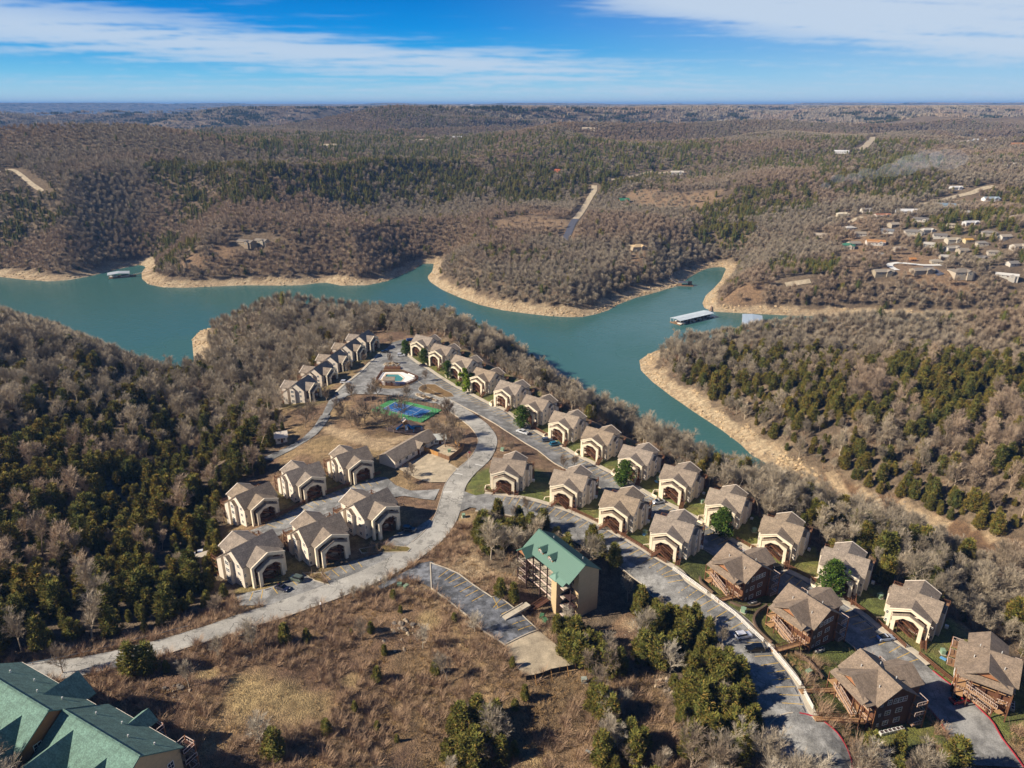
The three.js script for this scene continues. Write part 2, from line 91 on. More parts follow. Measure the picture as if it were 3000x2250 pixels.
const PLANTER_STRIP = [[-48.9,-332.9],[-48.0,-333.7],[-42.2,-329.0],[-37.0,-324.0],[-36.5,-322.7],[-37.8,-322.2],[-43.7,-325.9],[-48.3,-330.7]];
const GRASS_ISLAND = [[-48.3,-339.3],[-48.2,-342.9],[-46.9,-345.5],[-44.2,-346.8],[-40.2,-346.5],[-38.0,-343.3],[-35.1,-339.1],[-30.5,-334.0],[-29.2,-329.4],[-34.1,-327.8],[-36.5,-328.3],[-40.7,-332.7],[-44.7,-335.0],[-47.1,-337.2]];
const LOT_ISLANDS = [[[-58.0,-179.6],[-59.4,-179.3],[-63.7,-180.0],[-58.8,-175.5],[-53.8,-173.2]],[[-49.0,-192.6],[-42.6,-194.8],[-33.6,-193.4],[-32.5,-192.3],[-33.2,-190.6],[-40.3,-190.4],[-47.7,-190.2]]];
const PLAYGROUND = [[-57.5,-290.3],[-52.8,-294.6],[-45.9,-296.9],[-40.7,-292.4],[-37.5,-282.7],[-38.1,-280.7],[-43.9,-281.8],[-50.4,-284.2],[-55.6,-286.2]];
const CLEARING = [[-122.2,-131.6],[-129.3,-141.7],[-117.5,-143.3],[-104.0,-151.8],[-89.7,-159.9],[-87.1,-163.7],[-82.2,-171.5],[-82.6,-178.1],[-89.4,-192.8],[-97.9,-203.0],[-101.8,-214.4],[-112.9,-237.1],[-112.7,-250.7],[-107.2,-258.9],[-101.5,-263.5],[-103.5,-275.3],[-105.1,-296.0],[-112.9,-316.3],[-121.1,-352.1],[-111.6,-360.4],[-104.9,-379.2],[-103.8,-409.0],[-99.6,-440.1],[-94.1,-481.1],[-67.9,-435.8],[-46.1,-416.8],[-31.9,-392.8],[-14.0,-390.4],[5.2,-338.4],[19.6,-312.6],[34.8,-299.8],[54.5,-309.9],[59.6,-256.6],[71.0,-240.3],[80.6,-227.9],[88.2,-216.4],[97.7,-206.2],[103.9,-192.7],[109.6,-183.6],[118.6,-177.9],[125.9,-168.8],[132.1,-163.4],[138.8,-161.5],[135.8,-146.6],[114.5,-114.5],[94.6,-114.1],[87.5,-121.1],[82.2,-119.8],[73.6,-111.9],[59.0,-112.2],[60.9,-124.9],[61.7,-134.8],[61.0,-143.0],[56.2,-150.8],[51.7,-162.0],[43.8,-175.8],[37.7,-182.3],[30.7,-193.1],[17.3,-206.7],[7.0,-209.4],[-5.7,-200.8],[-11.0,-195.0],[-8.3,-181.6],[3.1,-175.7],[13.1,-155.8],[26.5,-158.6],[37.8,-169.5],[40.7,-158.7],[32.6,-149.7],[36.2,-135.3],[39.8,-125.2],[39.4,-113.1],[-7.6,-115.9],[-104.8,-106.2]];
const CARS = [["sedan","#23263f",-67.1,-171.4,-0.5],["jeep","#5d6a60",-64.2,-175.8,-0.45],["suv","#2b303a",-34.3,-202.8,-0.26],["suv","#dfe2e6",-88.0,-348.5,-0.17],["suv","#1e2430",-75.1,-398.1,-0.16],["suv","#e4e6e8",-64.7,-391.7,0.01],["sedan","#2c2138",-49.6,-374.2,-0.37],["pickup","#dde0e3",4.6,-286.5,-0.56],["suv","#56657a",15.3,-278.9,0.22],["suv","#1f6f8e",18.5,-275.1,0.38],["sedan","#b9bfc4",53.9,-227.4,0.3],["suv","#14161b",84.0,-187.6,0.32],["suv","#e3e5e9",61.3,-150.9,0.27],["suv","#121418",62.8,-145.8,0.06],["sedan","#aebdd2",102.5,-155.8,0.17],["sedan","#a31422",110.0,-134.0,0.21],["pickup","#e6e8ea",-103.3,-198.6,0.46]];
const CLUBHOUSE = [[-41.2,-260.5,1.0]];
const MAGNOLIA = [[-61.1,-397.5],[-48.3,-380.5],[-33.1,-359.0],[6.0,-295.5],[44.5,-241.5],[72.4,-207.1],[97.1,-177.6],[-19.4,-342.7]];
const PINE_BRIGHT = [[-23.4,-342.8]];
const LAWN_TREES = [[-92.3,-326.2],[-78.7,-325.1],[-69.2,-322.7],[-67.0,-327.1],[-80.4,-303.9],[-73.3,-294.3],[-69.4,-290.1],[-67.3,-296.2],[-61.6,-295.6],[-55.4,-287.2],[-52.3,-284.6],[-51.6,-302.2],[-93.3,-304.3],[-95.3,-297.5],[-51.2,-322.7],[-30.0,-297.6],[-27.9,-299.5],[-32.7,-275.8],[-28.0,-267.8],[-26.1,-277.3],[-22.5,-264.2],[-89.3,-364.4],[-84.0,-380.3],[-73.9,-410.8],[-68.7,-378.4],[-46.3,-351.5],[-44.5,-331.6],[-39.2,-236.7],[-38.0,-242.4],[-80.4,-304.2],[-69.2,-289.6],[-4.6,-269.4],[-0.6,-261.5],[20.9,-252.7],[25.2,-255.6],[-5.5,-204.3],[0.9,-209.4],[5.5,-213.5]];
const FIELD_BARE = [[-74.4,-141.9],[-67.0,-145.9],[-109.5,-135.3],[-78.0,-132.8],[-55.8,-117.8],[-82.8,-160.4],[-67.1,-145.9],[-23.4,-148.2],[-39.7,-150.5],[-16.1,-137.8],[-10.0,-152.7],[-48.0,-164.4],[-45.4,-166.9],[-43.1,-168.0],[-41.8,-168.6],[-39.6,-170.3],[-37.3,-171.5],[-34.3,-175.4],[26.4,-129.1],[33.8,-153.2],[38.0,-143.8],[33.6,-169.6],[15.0,-155.9],[19.4,-139.9]];
const FIELD_CEDAR = [[-92.9,-135.8,7],[-89.6,-136.8,6.5],[-84.9,-136.8,3.2],[-33.9,-166.3,3],[-31.0,-160.5,2.2],[-15.8,-157.3,2.4],[-59.4,-148.1,5],[-53.9,-149.2,3.6],[-42.4,-121.9,4],[-31.6,-125.2,2.4],[-26.4,-121.6,2.2],[-33.8,-138.4,4],[-37.6,-129.5,2.6],[-52.3,-115.6,6],[-33.2,-146.3,3],[-37.9,-153.0,3.2],[-42.9,-152.0,1.8],[-11.9,-124.6,7],[-8.2,-126.1,7.5],[-3.8,-126.0,6],[-4.6,-121.5,7],[-8.8,-119.9,6.5],[-2.3,-117.6,6],[-14.3,-118.2,5],[-19.4,-140.3,4],[-3.4,-168.0,4.5],[0.5,-166.1,5],[12.1,-153.6,5],[13.6,-145.6,6],[16.6,-143.5,7],[18.4,-142.5,6],[20.2,-147.9,5.5],[22.7,-141.6,6.5],[24.5,-140.2,6],[27.3,-140.6,6],[21.2,-128.1,7],[23.3,-126.0,6.5],[20.2,-129.5,5],[23.9,-119.4,6],[19.8,-115.6,7],[26.9,-115.7,7],[26.8,-120.1,6],[3.1,-131.5,4],[0.7,-128.8,3],[-5.7,-124.3,7],[-4.2,-120.9,6],[0.1,-141.1,3],[35.8,-163.3,6],[39.6,-155.6,7],[36.2,-150.0,6.5],[44.4,-156.2,6],[47.0,-154.7,6.5],[49.6,-156.0,6],[46.9,-151.2,6.5],[51.8,-150.2,6],[37.8,-146.4,5],[41.4,-146.5,6],[43.5,-147.3,6],[49.0,-146.0,6],[50.2,-138.4,7],[52.7,-136.9,7.5],[55.0,-134.3,7],[41.9,-129.2,8],[43.7,-126.7,8],[46.3,-129.1,7],[48.6,-126.7,7],[51.4,-126.5,7],[54.8,-128.4,6.5],[44.5,-119.9,6],[50.5,-122.2,6],[44.4,-141.2,5],[-11.0,-197.8,6],[-7.8,-197.1,6.5],[-4.5,-195.6,6],[-0.9,-194.1,7],[2.7,-195.5,7],[6.0,-199.3,6.5],[10.2,-203.0,6],[0.3,-199.1,5.5],[25.8,-194.5,6],[27.5,-188.2,6],[31.5,-183.6,6]];
const BOXES = [[-33.0,-172.2,0],[-30.9,-171.1,0],[-16.7,-211.1,0],[-4.0,-264.8,0],[70.2,-227.9,0],[83.4,-208.8,0],[44.5,-203.0,0],[83.3,-208.7,0],[64.8,-161.5,0],[110.2,-174.7,0],[64.7,-161.6,0],[73.9,-138.3,0],[8.4,-161.1,1],[9.3,-159.1,1],[17.9,-137.4,2],[44.1,-202.1,3],[56.2,-243.4,3],[57.2,-244.8,0],[110.8,-175.2,0],[115.8,-151.2,0],[114.7,-149.0,3],[-25.9,-262.9,0]];
const LAMPS = [[-67.8,-149.4],[-52.7,-159.6],[-38.3,-171.5],[-52.8,-160.1]];
const GUARD_RAIL = [[-125.9,-135.3],[-120.2,-137.5],[-115.0,-139.8],[-111.0,-142.2],[-102.0,-148.5],[-94.2,-152.4],[-87.7,-155.2]];
const SILT_FENCE = [[3.5,-136.6],[6.2,-137.2],[8.1,-138.1],[10.7,-139.4],[13.2,-140.1],[15.4,-140.9],[18.3,-140.9]];
const YARD_FENCE = [[[-36.5,-264.3],[-30.1,-259.1]],[[-30.1,-259.1],[-25.2,-254.6],[-21.2,-262.7],[-20.1,-268.2]],[[-24.2,-271.2],[-21.9,-268.2]],[[-39.4,-277.6],[-31.6,-274.6]]];
const RAIL_BROWN = [[[75.8,-203.6],[80.4,-197.6]],[[86.5,-189.5],[89.5,-186.0],[93.3,-181.1],[96.9,-176.0],[100.1,-170.7],[102.9,-165.0],[104.9,-158.4],[106.4,-152.6]],[[108.7,-150.0],[110.3,-145.2],[112.1,-140.2],[113.5,-136.6]],[[113.8,-134.1],[114.7,-130.7]],[[-10.1,-226.9],[0.3,-224.6]],[[19.7,-215.0],[25.3,-209.8],[29.1,-206.2]],[[34.6,-200.4],[41.3,-191.8],[47.5,-183.6]],[[-86.4,-211.5],[-81.6,-216.9],[-77.1,-222.8],[-66.2,-233.7],[-51.4,-245.0]],[[10.3,-291.4],[18.8,-280.3]]];
const RAIL_WHITE = [[[48.8,-179.9],[52.6,-174.5],[56.2,-168.7]],[[57.1,-166.8],[61.7,-159.3],[66.3,-149.6]],[[66.9,-147.3],[68.0,-142.4],[69.2,-137.1],[70.0,-133.5]],[[69.9,-131.1],[70.1,-126.3]]];
const DOCKS = [[154.1,-619.2,188.8,-635.7,177.3,-645.4],[202.9,-602.1,221.9,-604.5,227.5,-624.3]];
const DOCK_ROOF_PX = [[[138.4,-605.4],[150.5,-603.5],[186.9,-628.4],[177.3,-645.4]],[[199.4,-590.3],[216.7,-589.4],[226.6,-621.8],[210.0,-625.3]],[[-452.6,-786.0],[-431.6,-789.1],[-438.0,-801.8],[-460.0,-799.4]]];
const SMALL_DOCK = [187.2,-752.3];
const FAR_HOUSES = [[431.2,-673.7,"hip","#8d8478","#c9bda9",26,20,7],[396.3,-678.7,"gable","#9a9186","#b8aa93",30,12,5],[359.0,-679.2,"gable","#a39a8c","#b3a68f",26,11,5],[370.3,-784.3,"hip","#3f7f66","#c9c2b2",20,13,6],[401.2,-786.9,"gable","#c08a55","#e8e4dc",26,13,6],[445.4,-793.5,"hip","#8b8680","#cfc6b6",26,15,6],[423.7,-808.6,"gable","#7d7f84","#d9d5cc",18,10,5],[393.5,-836.9,"hip","#cfccc6","#d9d3c8",18,11,5],[441.2,-860.8,"gable","#b07a5c","#ece8e0",26,11,5],[476.4,-871.8,"gable","#e6e6e6","#eceff2",34,15,6],[537.3,-900.2,"gable","#7f93a3","#f0f0ee",30,14,7],[621.7,-945.9,"gable","#9fb0bd","#eef0f0",28,12,6],[410.4,-896.0,"hip","#d8cfb8","#d3c8ae",20,11,5],[428.9,-712.1,"hip","#a59c8d","#c0b39c",16,11,5],[410.6,-725.0,"gable","#c98a4c","#b5763e",9,6,3],[472.6,-668.9,"gable","#d8d6d0","#cfcac0",26,8,4],[471.3,-762.9,"gable","#b5ab98","#cfc6b2",20,11,5],[483.3,-756.2,"gable","#d2a75c","#d9c9a0",12,8,4],[462.9,-747.7,"gable","#a79f92","#d8d2c6",20,11,5],[486.0,-793.7,"gable","#a89c8a","#d9cfbc",14,9,4],[506.1,-793.7,"gable","#d9dadb","#dadada",24,9,4],[561.2,-799.7,"hip","#a79a90","#bfb3a3",22,13,6],[605.3,-999.0,"gable","#e0e0e0","#e8e8e8",22,10,4],[427.3,-970.3,"gable","#8a4a3a","#7a5a4a",10,8,4],[144.9,-816.6,"hip","#cdb38a","#c7b79c",22,16,7],[164.7,-1069.6,"gable","#2f7a5c","#c77b36",20,13,8],[289.7,-1295.2,"gable","#d9d2c4","#efece6",30,12,7],[75.9,-1224.1,"gable","#b5623a","#b5623a",14,9,4],[-302.8,-812.5,"gable","#857c72","#a5937c",30,14,6],[-286.2,-816.2,"gable","#8f867b","#bfb29c",22,10,5],[-368.2,-1492.8,"gable","#c9b9a0","#d9cdb8",50,18,8],[-2378.0,-6439.1,"gable","#8f8f90","#b8a898",80,26,12],[-2303.3,-6058.4,"gable","#e4e0d8","#e4e0d8",30,16,10],[-2588.1,-5483.5,"gable","#e8e6e0","#d8d2c4",40,18,8],[-2629.3,-6195.4,"gable","#c8b8a8","#d8d0c4",50,18,8],[-180.4,-1819.2,"gable","#b8ac98","#d8cdb8",34,14,6],[-129.5,-1773.1,"gable","#c8c8c8","#d8d0c0",30,14,7],[-212.6,-1759.6,"gable","#d0c4ac","#d8ccb4",40,12,5],[-362.7,-6938.1,"gable","#e0e0e4","#e8e8ea",40,20,20],[594.9,-1347.3,"gable","#e8e8e8","#f0f0f0",34,14,6],[961.6,-1551.1,"gable","#c8ccd0","#dde0e2",44,14,6],[913.7,-1522.9,"gable","#a89c90","#b8ac9c",30,12,6],[1007.0,-1491.9,"gable","#a87850","#a87850",30,14,6],[771.4,-1146.0,"gable","#d8d4c8","#e0dccf",24,10,5],[2376.2,-4170.6,"gable","#d8c46a","#e8e8e8",120,40,12],[2124.0,-5296.9,"gable","#e8e8ea","#e8e8ea",110,40,14],[1230.5,-5662.8,"gable","#e8e4e4","#eae6e6",90,36,14],[1021.3,-5298.4,"gable","#d8d8d8","#e0e0e0",60,30,12],[190.6,-3530.5,"gable","#a8785c","#b08468",60,20,9],[295.4,-3735.9,"gable","#d8d8c8","#e0e0d0",30,20,14],[678.5,-1883.9,"gable","#c8beac","#d0c6b4",16,12,9],[167.3,-1712.6,"gable","#d0c0a8","#d8ccb4",24,12,7],[184.5,-1729.2,"gable","#c8b8a0","#d0c4ac",16,10,7],[-2342.9,-3583.3,"gable","#d8d8d4","#e0e0dc",50,20,8],[-1234.6,-1820.0,"gable","#c8b098","#d0b8a0",44,18,7],[393.8,-889.8,"hip","#a09688","#c9bfae",14,9,5],[439.5,-897.5,"gable","#8f8a84","#d8d2c6",19,10,5],[436.1,-821.9,"gable","#b5a999","#b9ad99",16,11,5],[459.3,-791.7,"hip","#c9c4ba","#c9bfae",21,9,5],[464.3,-775.9,"gable","#7f7a76","#d8d2c6",18,10,5],[469.2,-738.8,"gable","#a09688","#b9ad99",15,11,5],[506.8,-759.9,"hip","#8f8a84","#c9bfae",20,9,5],[514.9,-746.6,"gable","#b5a999","#d8d2c6",17,10,5],[569.4,-846.4,"gable","#c9c4ba","#b9ad99",14,11,5],[615.6,-894.1,"hip","#7f7a76","#c9bfae",19,9,5],[396.2,-814.5,"gable","#a09688","#d8d2c6",16,10,5],[383.4,-747.3,"gable","#8f8a84","#b9ad99",21,11,5],[416.2,-763.9,"hip","#b5a999","#c9bfae",18,9,5],[447.2,-763.1,"gable","#c9c4ba","#d8d2c6",15,10,5],[472.1,-714.3,"gable","#7f7a76","#b9ad99",20,11,5],[491.5,-722.4,"hip","#a09688","#c9bfae",17,9,5],[486.3,-685.1,"gable","#8f8a84","#d8d2c6",14,10,5],[356.3,-826.3,"gable","#b5a999","#b9ad99",19,11,5],[532.7,-845.7,"hip","#c9c4ba","#c9bfae",16,9,5],[467.7,-825.7,"gable","#7f7a76","#d8d2c6",21,10,5],[379.6,-791.1,"gable","#a09688","#b9ad99",18,11,5],[491.5,-744.6,"hip","#8f8a84","#c9bfae",15,9,5],[515.6,-724.5,"gable","#b5a999","#d8d2c6",20,10,5],[446.4,-726.4,"gable","#c9c4ba","#b9ad99",17,11,5]];
const FAR_ROADS = [[[[62.9,-857.2],[69.4,-881.9],[75.0,-907.8],[83.2,-941.2]],9,"asphalt"],[[[83.2,-941.2],[89.6,-968.8],[101.5,-1034.2],[112.2,-1090.4],[121.1,-1124.8],[129.0,-1147.4],[130.7,-1165.6]],9,"gravel"],[[[157.2,-1190.8],[185.2,-1217.9],[217.1,-1262.4],[248.4,-1295.0],[276.9,-1307.7]],6,"gravel"],[[[510.9,-912.8],[536.6,-938.1],[556.3,-949.1],[578.5,-964.2],[599.6,-974.6],[615.2,-980.0],[638.8,-992.3],[656.0,-995.1]],9,"gravel"],[[[403.6,-861.4],[415.0,-870.7],[423.9,-873.9]],7,"gravel"],[[[375.5,-684.7],[376.6,-699.6],[382.6,-712.9],[393.5,-717.3],[405.2,-710.3],[413.4,-705.3],[428.4,-703.4]],6,"concrete"],[[[412.0,-698.7],[409.4,-681.3],[411.9,-672.5]],8,"asphalt"],[[[263.9,-672.7],[274.6,-673.9],[288.5,-675.5]],5,"gravel"],[[[-674.9,-969.4],[-663.3,-976.7],[-638.9,-960.4],[-617.0,-943.2],[-596.2,-929.1]],5,"gravel"],[[[634.0,-1367.2],[662.8,-1404.5],[736.5,-1540.5],[862.2,-1795.6]],12,"gravel"],[[[342.3,-736.0],[353.0,-739.8],[362.7,-746.6]],8,"gravel"]];
const CLEAR_SPOTS = [[20.2,-938.0,45],[2.4,-927.5,45],[35.8,-924.2,40],[41.9,-998.9,35],[73.9,-881.1,14],[161.8,-1049.6,22],[201.5,-1042.9,40],[226.4,-1034.9,45],[256.7,-1054.6,50],[283.8,-1057.7,40],[201.1,-1094.2,40],[141.7,-796.7,22],[131.2,-768.8,20],[368.4,-770.1,20],[385.8,-789.1,28],[398.9,-771.1,18],[413.3,-737.0,30],[424.9,-727.2,28],[401.5,-692.8,22],[386.9,-695.4,18],[335.0,-690.3,14],[425.3,-665.1,26],[410.4,-666.3,22],[390.5,-668.0,18],[596.1,-929.6,50],[605.9,-918.8,35],[417.3,-864.4,22],[-323.7,-794.4,20],[-353.5,-780.5,16],[227.6,-664.5,22],[214.3,-663.7,18]];
const SMOKE = [432.3,-1013.6];
const ROCK_PILES = [[-30.2,-155.0,4.5,34],[-31.8,-152.5,4,16],[-68.9,-142.2,1.6,5],[38.7,-136.6,3.2,26],[38.7,-133.7,2.6,14],[-57.7,-145.3,2.5,10],[33.5,-155.7,2.6,16],[-80.4,-130.7,3.5,12],[-74.0,-130.8,2.5,8],[38.3,-115.6,1.2,8],[-29.5,-147.3,1.8,4],[136.3,-349.0,9,26],[183.4,-298.2,12,30]];
const DIRT_PATHS = [[[[-88.4,-303.0],[-84.1,-295.5],[-78.2,-288.7],[-70.1,-280.4],[-63.2,-276.2],[-57.0,-275.1],[-51.1,-276.0],[-45.8,-280.4]],4.5],[[[-75.5,-288.0],[-66.1,-280.9],[-58.1,-270.5],[-52.0,-269.4]],4],[[[-18.5,-194.8],[-14.0,-193.7],[-8.7,-190.1],[-3.2,-187.9]],2.6],[[[-18.9,-184.7],[-13.2,-178.6],[-7.5,-175.7],[-2.6,-171.7]],4.5],[[[-11.6,-185.2],[-5.8,-181.8],[-2.7,-178.7]],5],[[[-28.4,-173.1],[-23.3,-169.4],[-17.9,-163.9],[-12.3,-157.8]],2.2],[[[9.8,-160.2],[8.8,-153.7],[11.4,-152.1]],3.2],[[[32.9,-160.4],[34.1,-153.1],[37.6,-140.4],[38.8,-134.1]],2.5]];
const STRAW_PATCHES = [[-62.2,-133.2,8],[-55.1,-131.0,9],[-48.9,-130.6,7],[-62.8,-128.5,7],[-76.0,-136.8,4],[-64.2,-133.1,6],[-22.2,-158.3,4],[-40.4,-137.6,3]];
const NEAR_STANDS = [[-4.2,-201.3,14,0.9],[6.9,-203.1,14,0.9],[25.8,-194.5,10,0.8],[37.2,-161.5,9,0.85],[44.5,-155.2,12,0.85],[51.7,-151.0,12,0.85],[46.5,-142.4,14,0.8],[50.8,-135.3,14,0.9],[44.7,-128.4,14,0.9],[51.4,-126.5,12,0.9],[46.8,-119.9,12,0.75],[22.4,-126.0,10,0.8],[22.8,-117.5,10,0.85],[-6.2,-123.0,10,0.9],[-10.4,-124.2,12,0.9],[81.5,-121.3,8,0.6],[116.4,-188.8,14,0.7],[111.9,-211.5,16,0.5],[25.2,-416.9,20,0.45],[92.8,-364.5,22,0.6],[82.1,-256.7,16,0.5],[41.1,-340.8,16,0.6],[-117.8,-283.6,22,0.75],[-109.3,-271.3,14,0.8],[-140.8,-306.0,24,0.7]];
const THICKET = [[[34.5,-168.5],[38.3,-171.7],[41.8,-167.3],[46.6,-162.0],[52.7,-155.2],[55.1,-150.4],[55.5,-146.0],[56.2,-139.7],[57.4,-134.7],[56.7,-127.3],[52.0,-111.8],[33.0,-113.1],[38.1,-122.2],[40.0,-128.5],[41.1,-136.2],[40.5,-142.1],[37.3,-143.8],[36.0,-149.1],[35.6,-155.9],[34.2,-161.8]],[[-13.9,-198.0],[-9.3,-206.8],[-1.4,-208.1],[4.6,-212.8],[12.9,-208.7],[16.8,-203.0],[13.5,-203.0],[8.5,-202.3],[3.5,-193.4],[-0.5,-190.6],[-6.9,-193.5],[-11.7,-194.3]],[[12.2,-155.0],[16.5,-157.4],[20.8,-152.7],[23.3,-146.3],[27.7,-141.0],[29.7,-137.9],[27.7,-136.5],[22.4,-138.6],[18.1,-142.4],[13.6,-145.6]],[[19.6,-135.2],[24.6,-131.3],[26.4,-127.7],[27.4,-122.7],[30.5,-117.6],[29.7,-113.2],[16.8,-113.5],[19.7,-119.4],[22.5,-124.3],[19.3,-126.7]],[[-15.4,-125.4],[-10.7,-128.6],[-6.2,-127.9],[-0.3,-126.1],[0.8,-120.7],[0.8,-114.5],[-16.7,-114.8],[-14.4,-119.4]]];
const OPEN_LAWN = [[8.5,-157.8],[20.7,-179.1],[30.1,-179.3],[36.3,-172.6],[33.9,-163.8],[28.2,-157.2],[18.5,-154.0]];
const JUNCTION_PADS = [[[-21.4,-222.3],[-18.3,-229.2],[-13.1,-224.4],[-9.6,-225.4],[-5.0,-224.4],[-1.4,-211.1],[-6.6,-212.9],[-10.9,-215.6],[-14.9,-217.0],[-18.3,-214.7],[-21.2,-214.0]],[[-39.6,-172.4],[-33.0,-179.2],[-28.0,-184.4],[-25.0,-185.3],[-23.3,-183.0],[-27.1,-174.2],[-29.9,-175.7],[-32.2,-176.1],[-38.3,-170.9]]];
const LOW_WALLS = [[[73.8,-168.0],[69.1,-162.3],[66.6,-158.4],[66.3,-155.3],[67.4,-151.5],[68.5,-149.0]],[[56.4,-177.2],[55.9,-173.7],[58.0,-168.5]],[[73.7,-146.6],[75.7,-144.2],[76.8,-140.8],[77.4,-137.4]],[[62.0,-165.2],[65.2,-163.9],[70.0,-167.0],[72.4,-169.1]]];
const FAR_STANDS = [[-430.8,-1054.6,80,1.2],[-375.9,-1007.0,90,1.3],[-308.4,-1105.3,110,1.4],[-244.3,-1043.5,60,1.2],[-217.7,-1174.3,120,1.5],[-118.5,-1280.7,120,1.5],[0.0,-1195.0,110,1.5],[53.9,-1155.1,70,1.4],[89.0,-1284.6,120,1.3],[-130.8,-1121.4,70,1.2],[-618.1,-879.8,50,1.3],[-579.3,-887.4,40,1.0],[304.0,-992.1,60,1.1],[351.7,-998.1,60,1.1],[267.6,-906.0,40,1.1],[515.4,-1244.1,120,1.1],[582.0,-1241.8,120,1.2],[508.4,-763.6,70,1.3],[546.9,-781.1,70,1.3],[476.9,-798.8,30,0.9],[-872.7,-1820.9,200,0.9],[-345.2,-1512.7,200,0.8],[-380.9,-804.4,25,1.1],[-432.3,-880.3,25,1.1],[292.6,-710.1,40,0.7],[136.1,-1168.7,50,1.0],[0.0,-784.6,40,0.4]];
// ------------------------------------------------------------------ helpers for things and parts
const taken = {};
function numbered(name) { const n = taken[name] = (taken[name] ?? -1) + 1; return n ? name + '_' + String(n).padStart(3, '0') : name; }
function mesh(name, geo, mat, parent) { const m = new THREE.Mesh(geo, mat); m.name = parent && parent !== scene ? name : numbered(name); m.castShadow = m.receiveShadow = true; (parent || scene).add(m); return m; }
function prep(g) { const q = g.index ? g.toNonIndexed() : g; for (const k of Object.keys(q.attributes)) if (!['position', 'normal', 'uv'].includes(k)) q.deleteAttribute(k); if (!q.attributes.normal) q.computeVertexNormals(); if (!q.attributes.uv) q.setAttribute('uv', new THREE.BufferAttribute(new Float32Array(q.attributes.position.count * 2), 2)); return q; }
// merge pieces of one part; uv in metres, laid on by the way each face points
function join(list, metric = true) {
  const g = list.length === 1 ? prep(list[0]) : mergeGeometries(list.map(prep));
  if (metric) {
    const p = g.attributes.position, n = g.attributes.normal, uv = g.attributes.uv;
    for (let i = 0; i < p.count; i += 3) {
      const ax = Math.abs(n.getX(i)), ay = Math.abs(n.getY(i)), az = Math.abs(n.getZ(i));
      for (let j = i; j < i + 3; j++) { const x = p.getX(j), y = p.getY(j), z = p.getZ(j); if (ay > ax && ay > az) uv.setXY(j, x, z); else if (ax > az) uv.setXY(j, z, y); else uv.setXY(j, x, y); }
    }
  }
  return g;
}
function part(name, list, mat, parent) { return mesh(name, join(Array.isArray(list) ? list : [list]), mat, parent); }
function box(w, h, d, x = 0, y = 0, z = 0, ry = 0, rx = 0, rz = 0) { const g = new THREE.BoxGeometry(w, h, d); if (rx) g.rotateX(rx); if (rz) g.rotateZ(rz); if (ry) g.rotateY(ry); return g.translate(x, y, z); }
function bar(a, b, w, h = w) { const A = new THREE.Vector3(...a), B = new THREE.Vector3(...b), d = B.clone().sub(A), l = d.length(), g = new THREE.BoxGeometry(w, h, l); const q = new THREE.Matrix4().lookAt(A, B, Math.abs(d.y) > 0.99 * l ? new THREE.Vector3(1, 0, 0) : new THREE.Vector3(0, 1, 0)); g.applyMatrix4(q); return g.translate((A.x + B.x) / 2, (A.y + B.y) / 2, (A.z + B.z) / 2); }
function cyl(r0, r1, h, x, y, z, n = 8) { return new THREE.CylinderGeometry(r0, r1, h, n).translate(x, y, z); }
// prism: a profile in (x, y) pushed along z from z0 to z1
function prism(pts, z0, z1, holes = []) { const s = new THREE.Shape(pts.map((p) => new THREE.Vector2(...p))); for (const h of holes) s.holes.push(new THREE.Path(h.map((p) => new THREE.Vector2(...p)))); return new THREE.ExtrudeGeometry(s, { depth: z1 - z0, bevelEnabled: false }).translate(0, 0, z0); }
// the same with the profile in (z, y), pushed along x
function prismX(pts, x0, x1) { return prism(pts.map(([z, y]) => [-z, y]), x0, x1).rotateY(Math.PI / 2); }
// a slab with a polygon top (any plane) and an even thickness straight down
function slab(pts, t) {
  const P = pts.map((p) => new THREE.Vector3(...p)), pos = [], tri = (a, b, c) => pos.push(...a.toArray(), ...b.toArray(), ...c.toArray());
  const n = new THREE.Vector3().crossVectors(P[1].clone().sub(P[0]), P[2].clone().sub(P[0])); if (n.y < 0) P.reverse();
  const Q = P.map((p) => p.clone().setY(p.y - t));
  for (let i = 1; i < P.length - 1; i++) { tri(P[0], P[i], P[i + 1]); tri(Q[0], Q[i + 1], Q[i]); }
  for (let i = 0; i < P.length; i++) { const j = (i + 1) % P.length; tri(P[i], Q[i], Q[j]); tri(P[i], Q[j], P[j]); }
  const g = new THREE.BufferGeometry(); g.setAttribute('position', new THREE.Float32BufferAttribute(pos, 3)); g.computeVertexNormals(); return g;
}
function thing(name, label, category, group, x = 0, y = 0, z = 0, turn = 0) { const o = new THREE.Group(); o.name = numbered(name); o.position.set(x, y, z); o.rotation.y = turn; o.userData = { label, category }; if (group) o.userData.group = group; scene.add(o); return o; }
function tag(o, label, category, group) { o.userData = { label, category }; if (group) o.userData.group = group; return o; }
function structure(o) { o.userData.kind = 'structure'; return o; }
function stuff(o, label, category) { o.userData.kind = 'stuff'; if (label) { o.userData.label = label; o.userData.category = category; } return o; }
function copy(src, name, label, x, y, z, turn, group) { const o = src.clone(); o.name = numbered(name); o.position.set(x, y, z); o.rotation.y = turn; o.userData = { label, category: src.userData.category }; if (group || src.userData.group) o.userData.group = group || src.userData.group; scene.add(o); return o; }
const ORD = ['first', 'second', 'third', 'fourth', 'fifth', 'sixth', 'seventh', 'eighth', 'ninth', 'tenth', 'eleventh', 'twelfth', 'thirteenth', 'fourteenth', 'fifteenth', 'sixteenth', 'seventeenth', 'eighteenth', 'nineteenth', 'twentieth'];

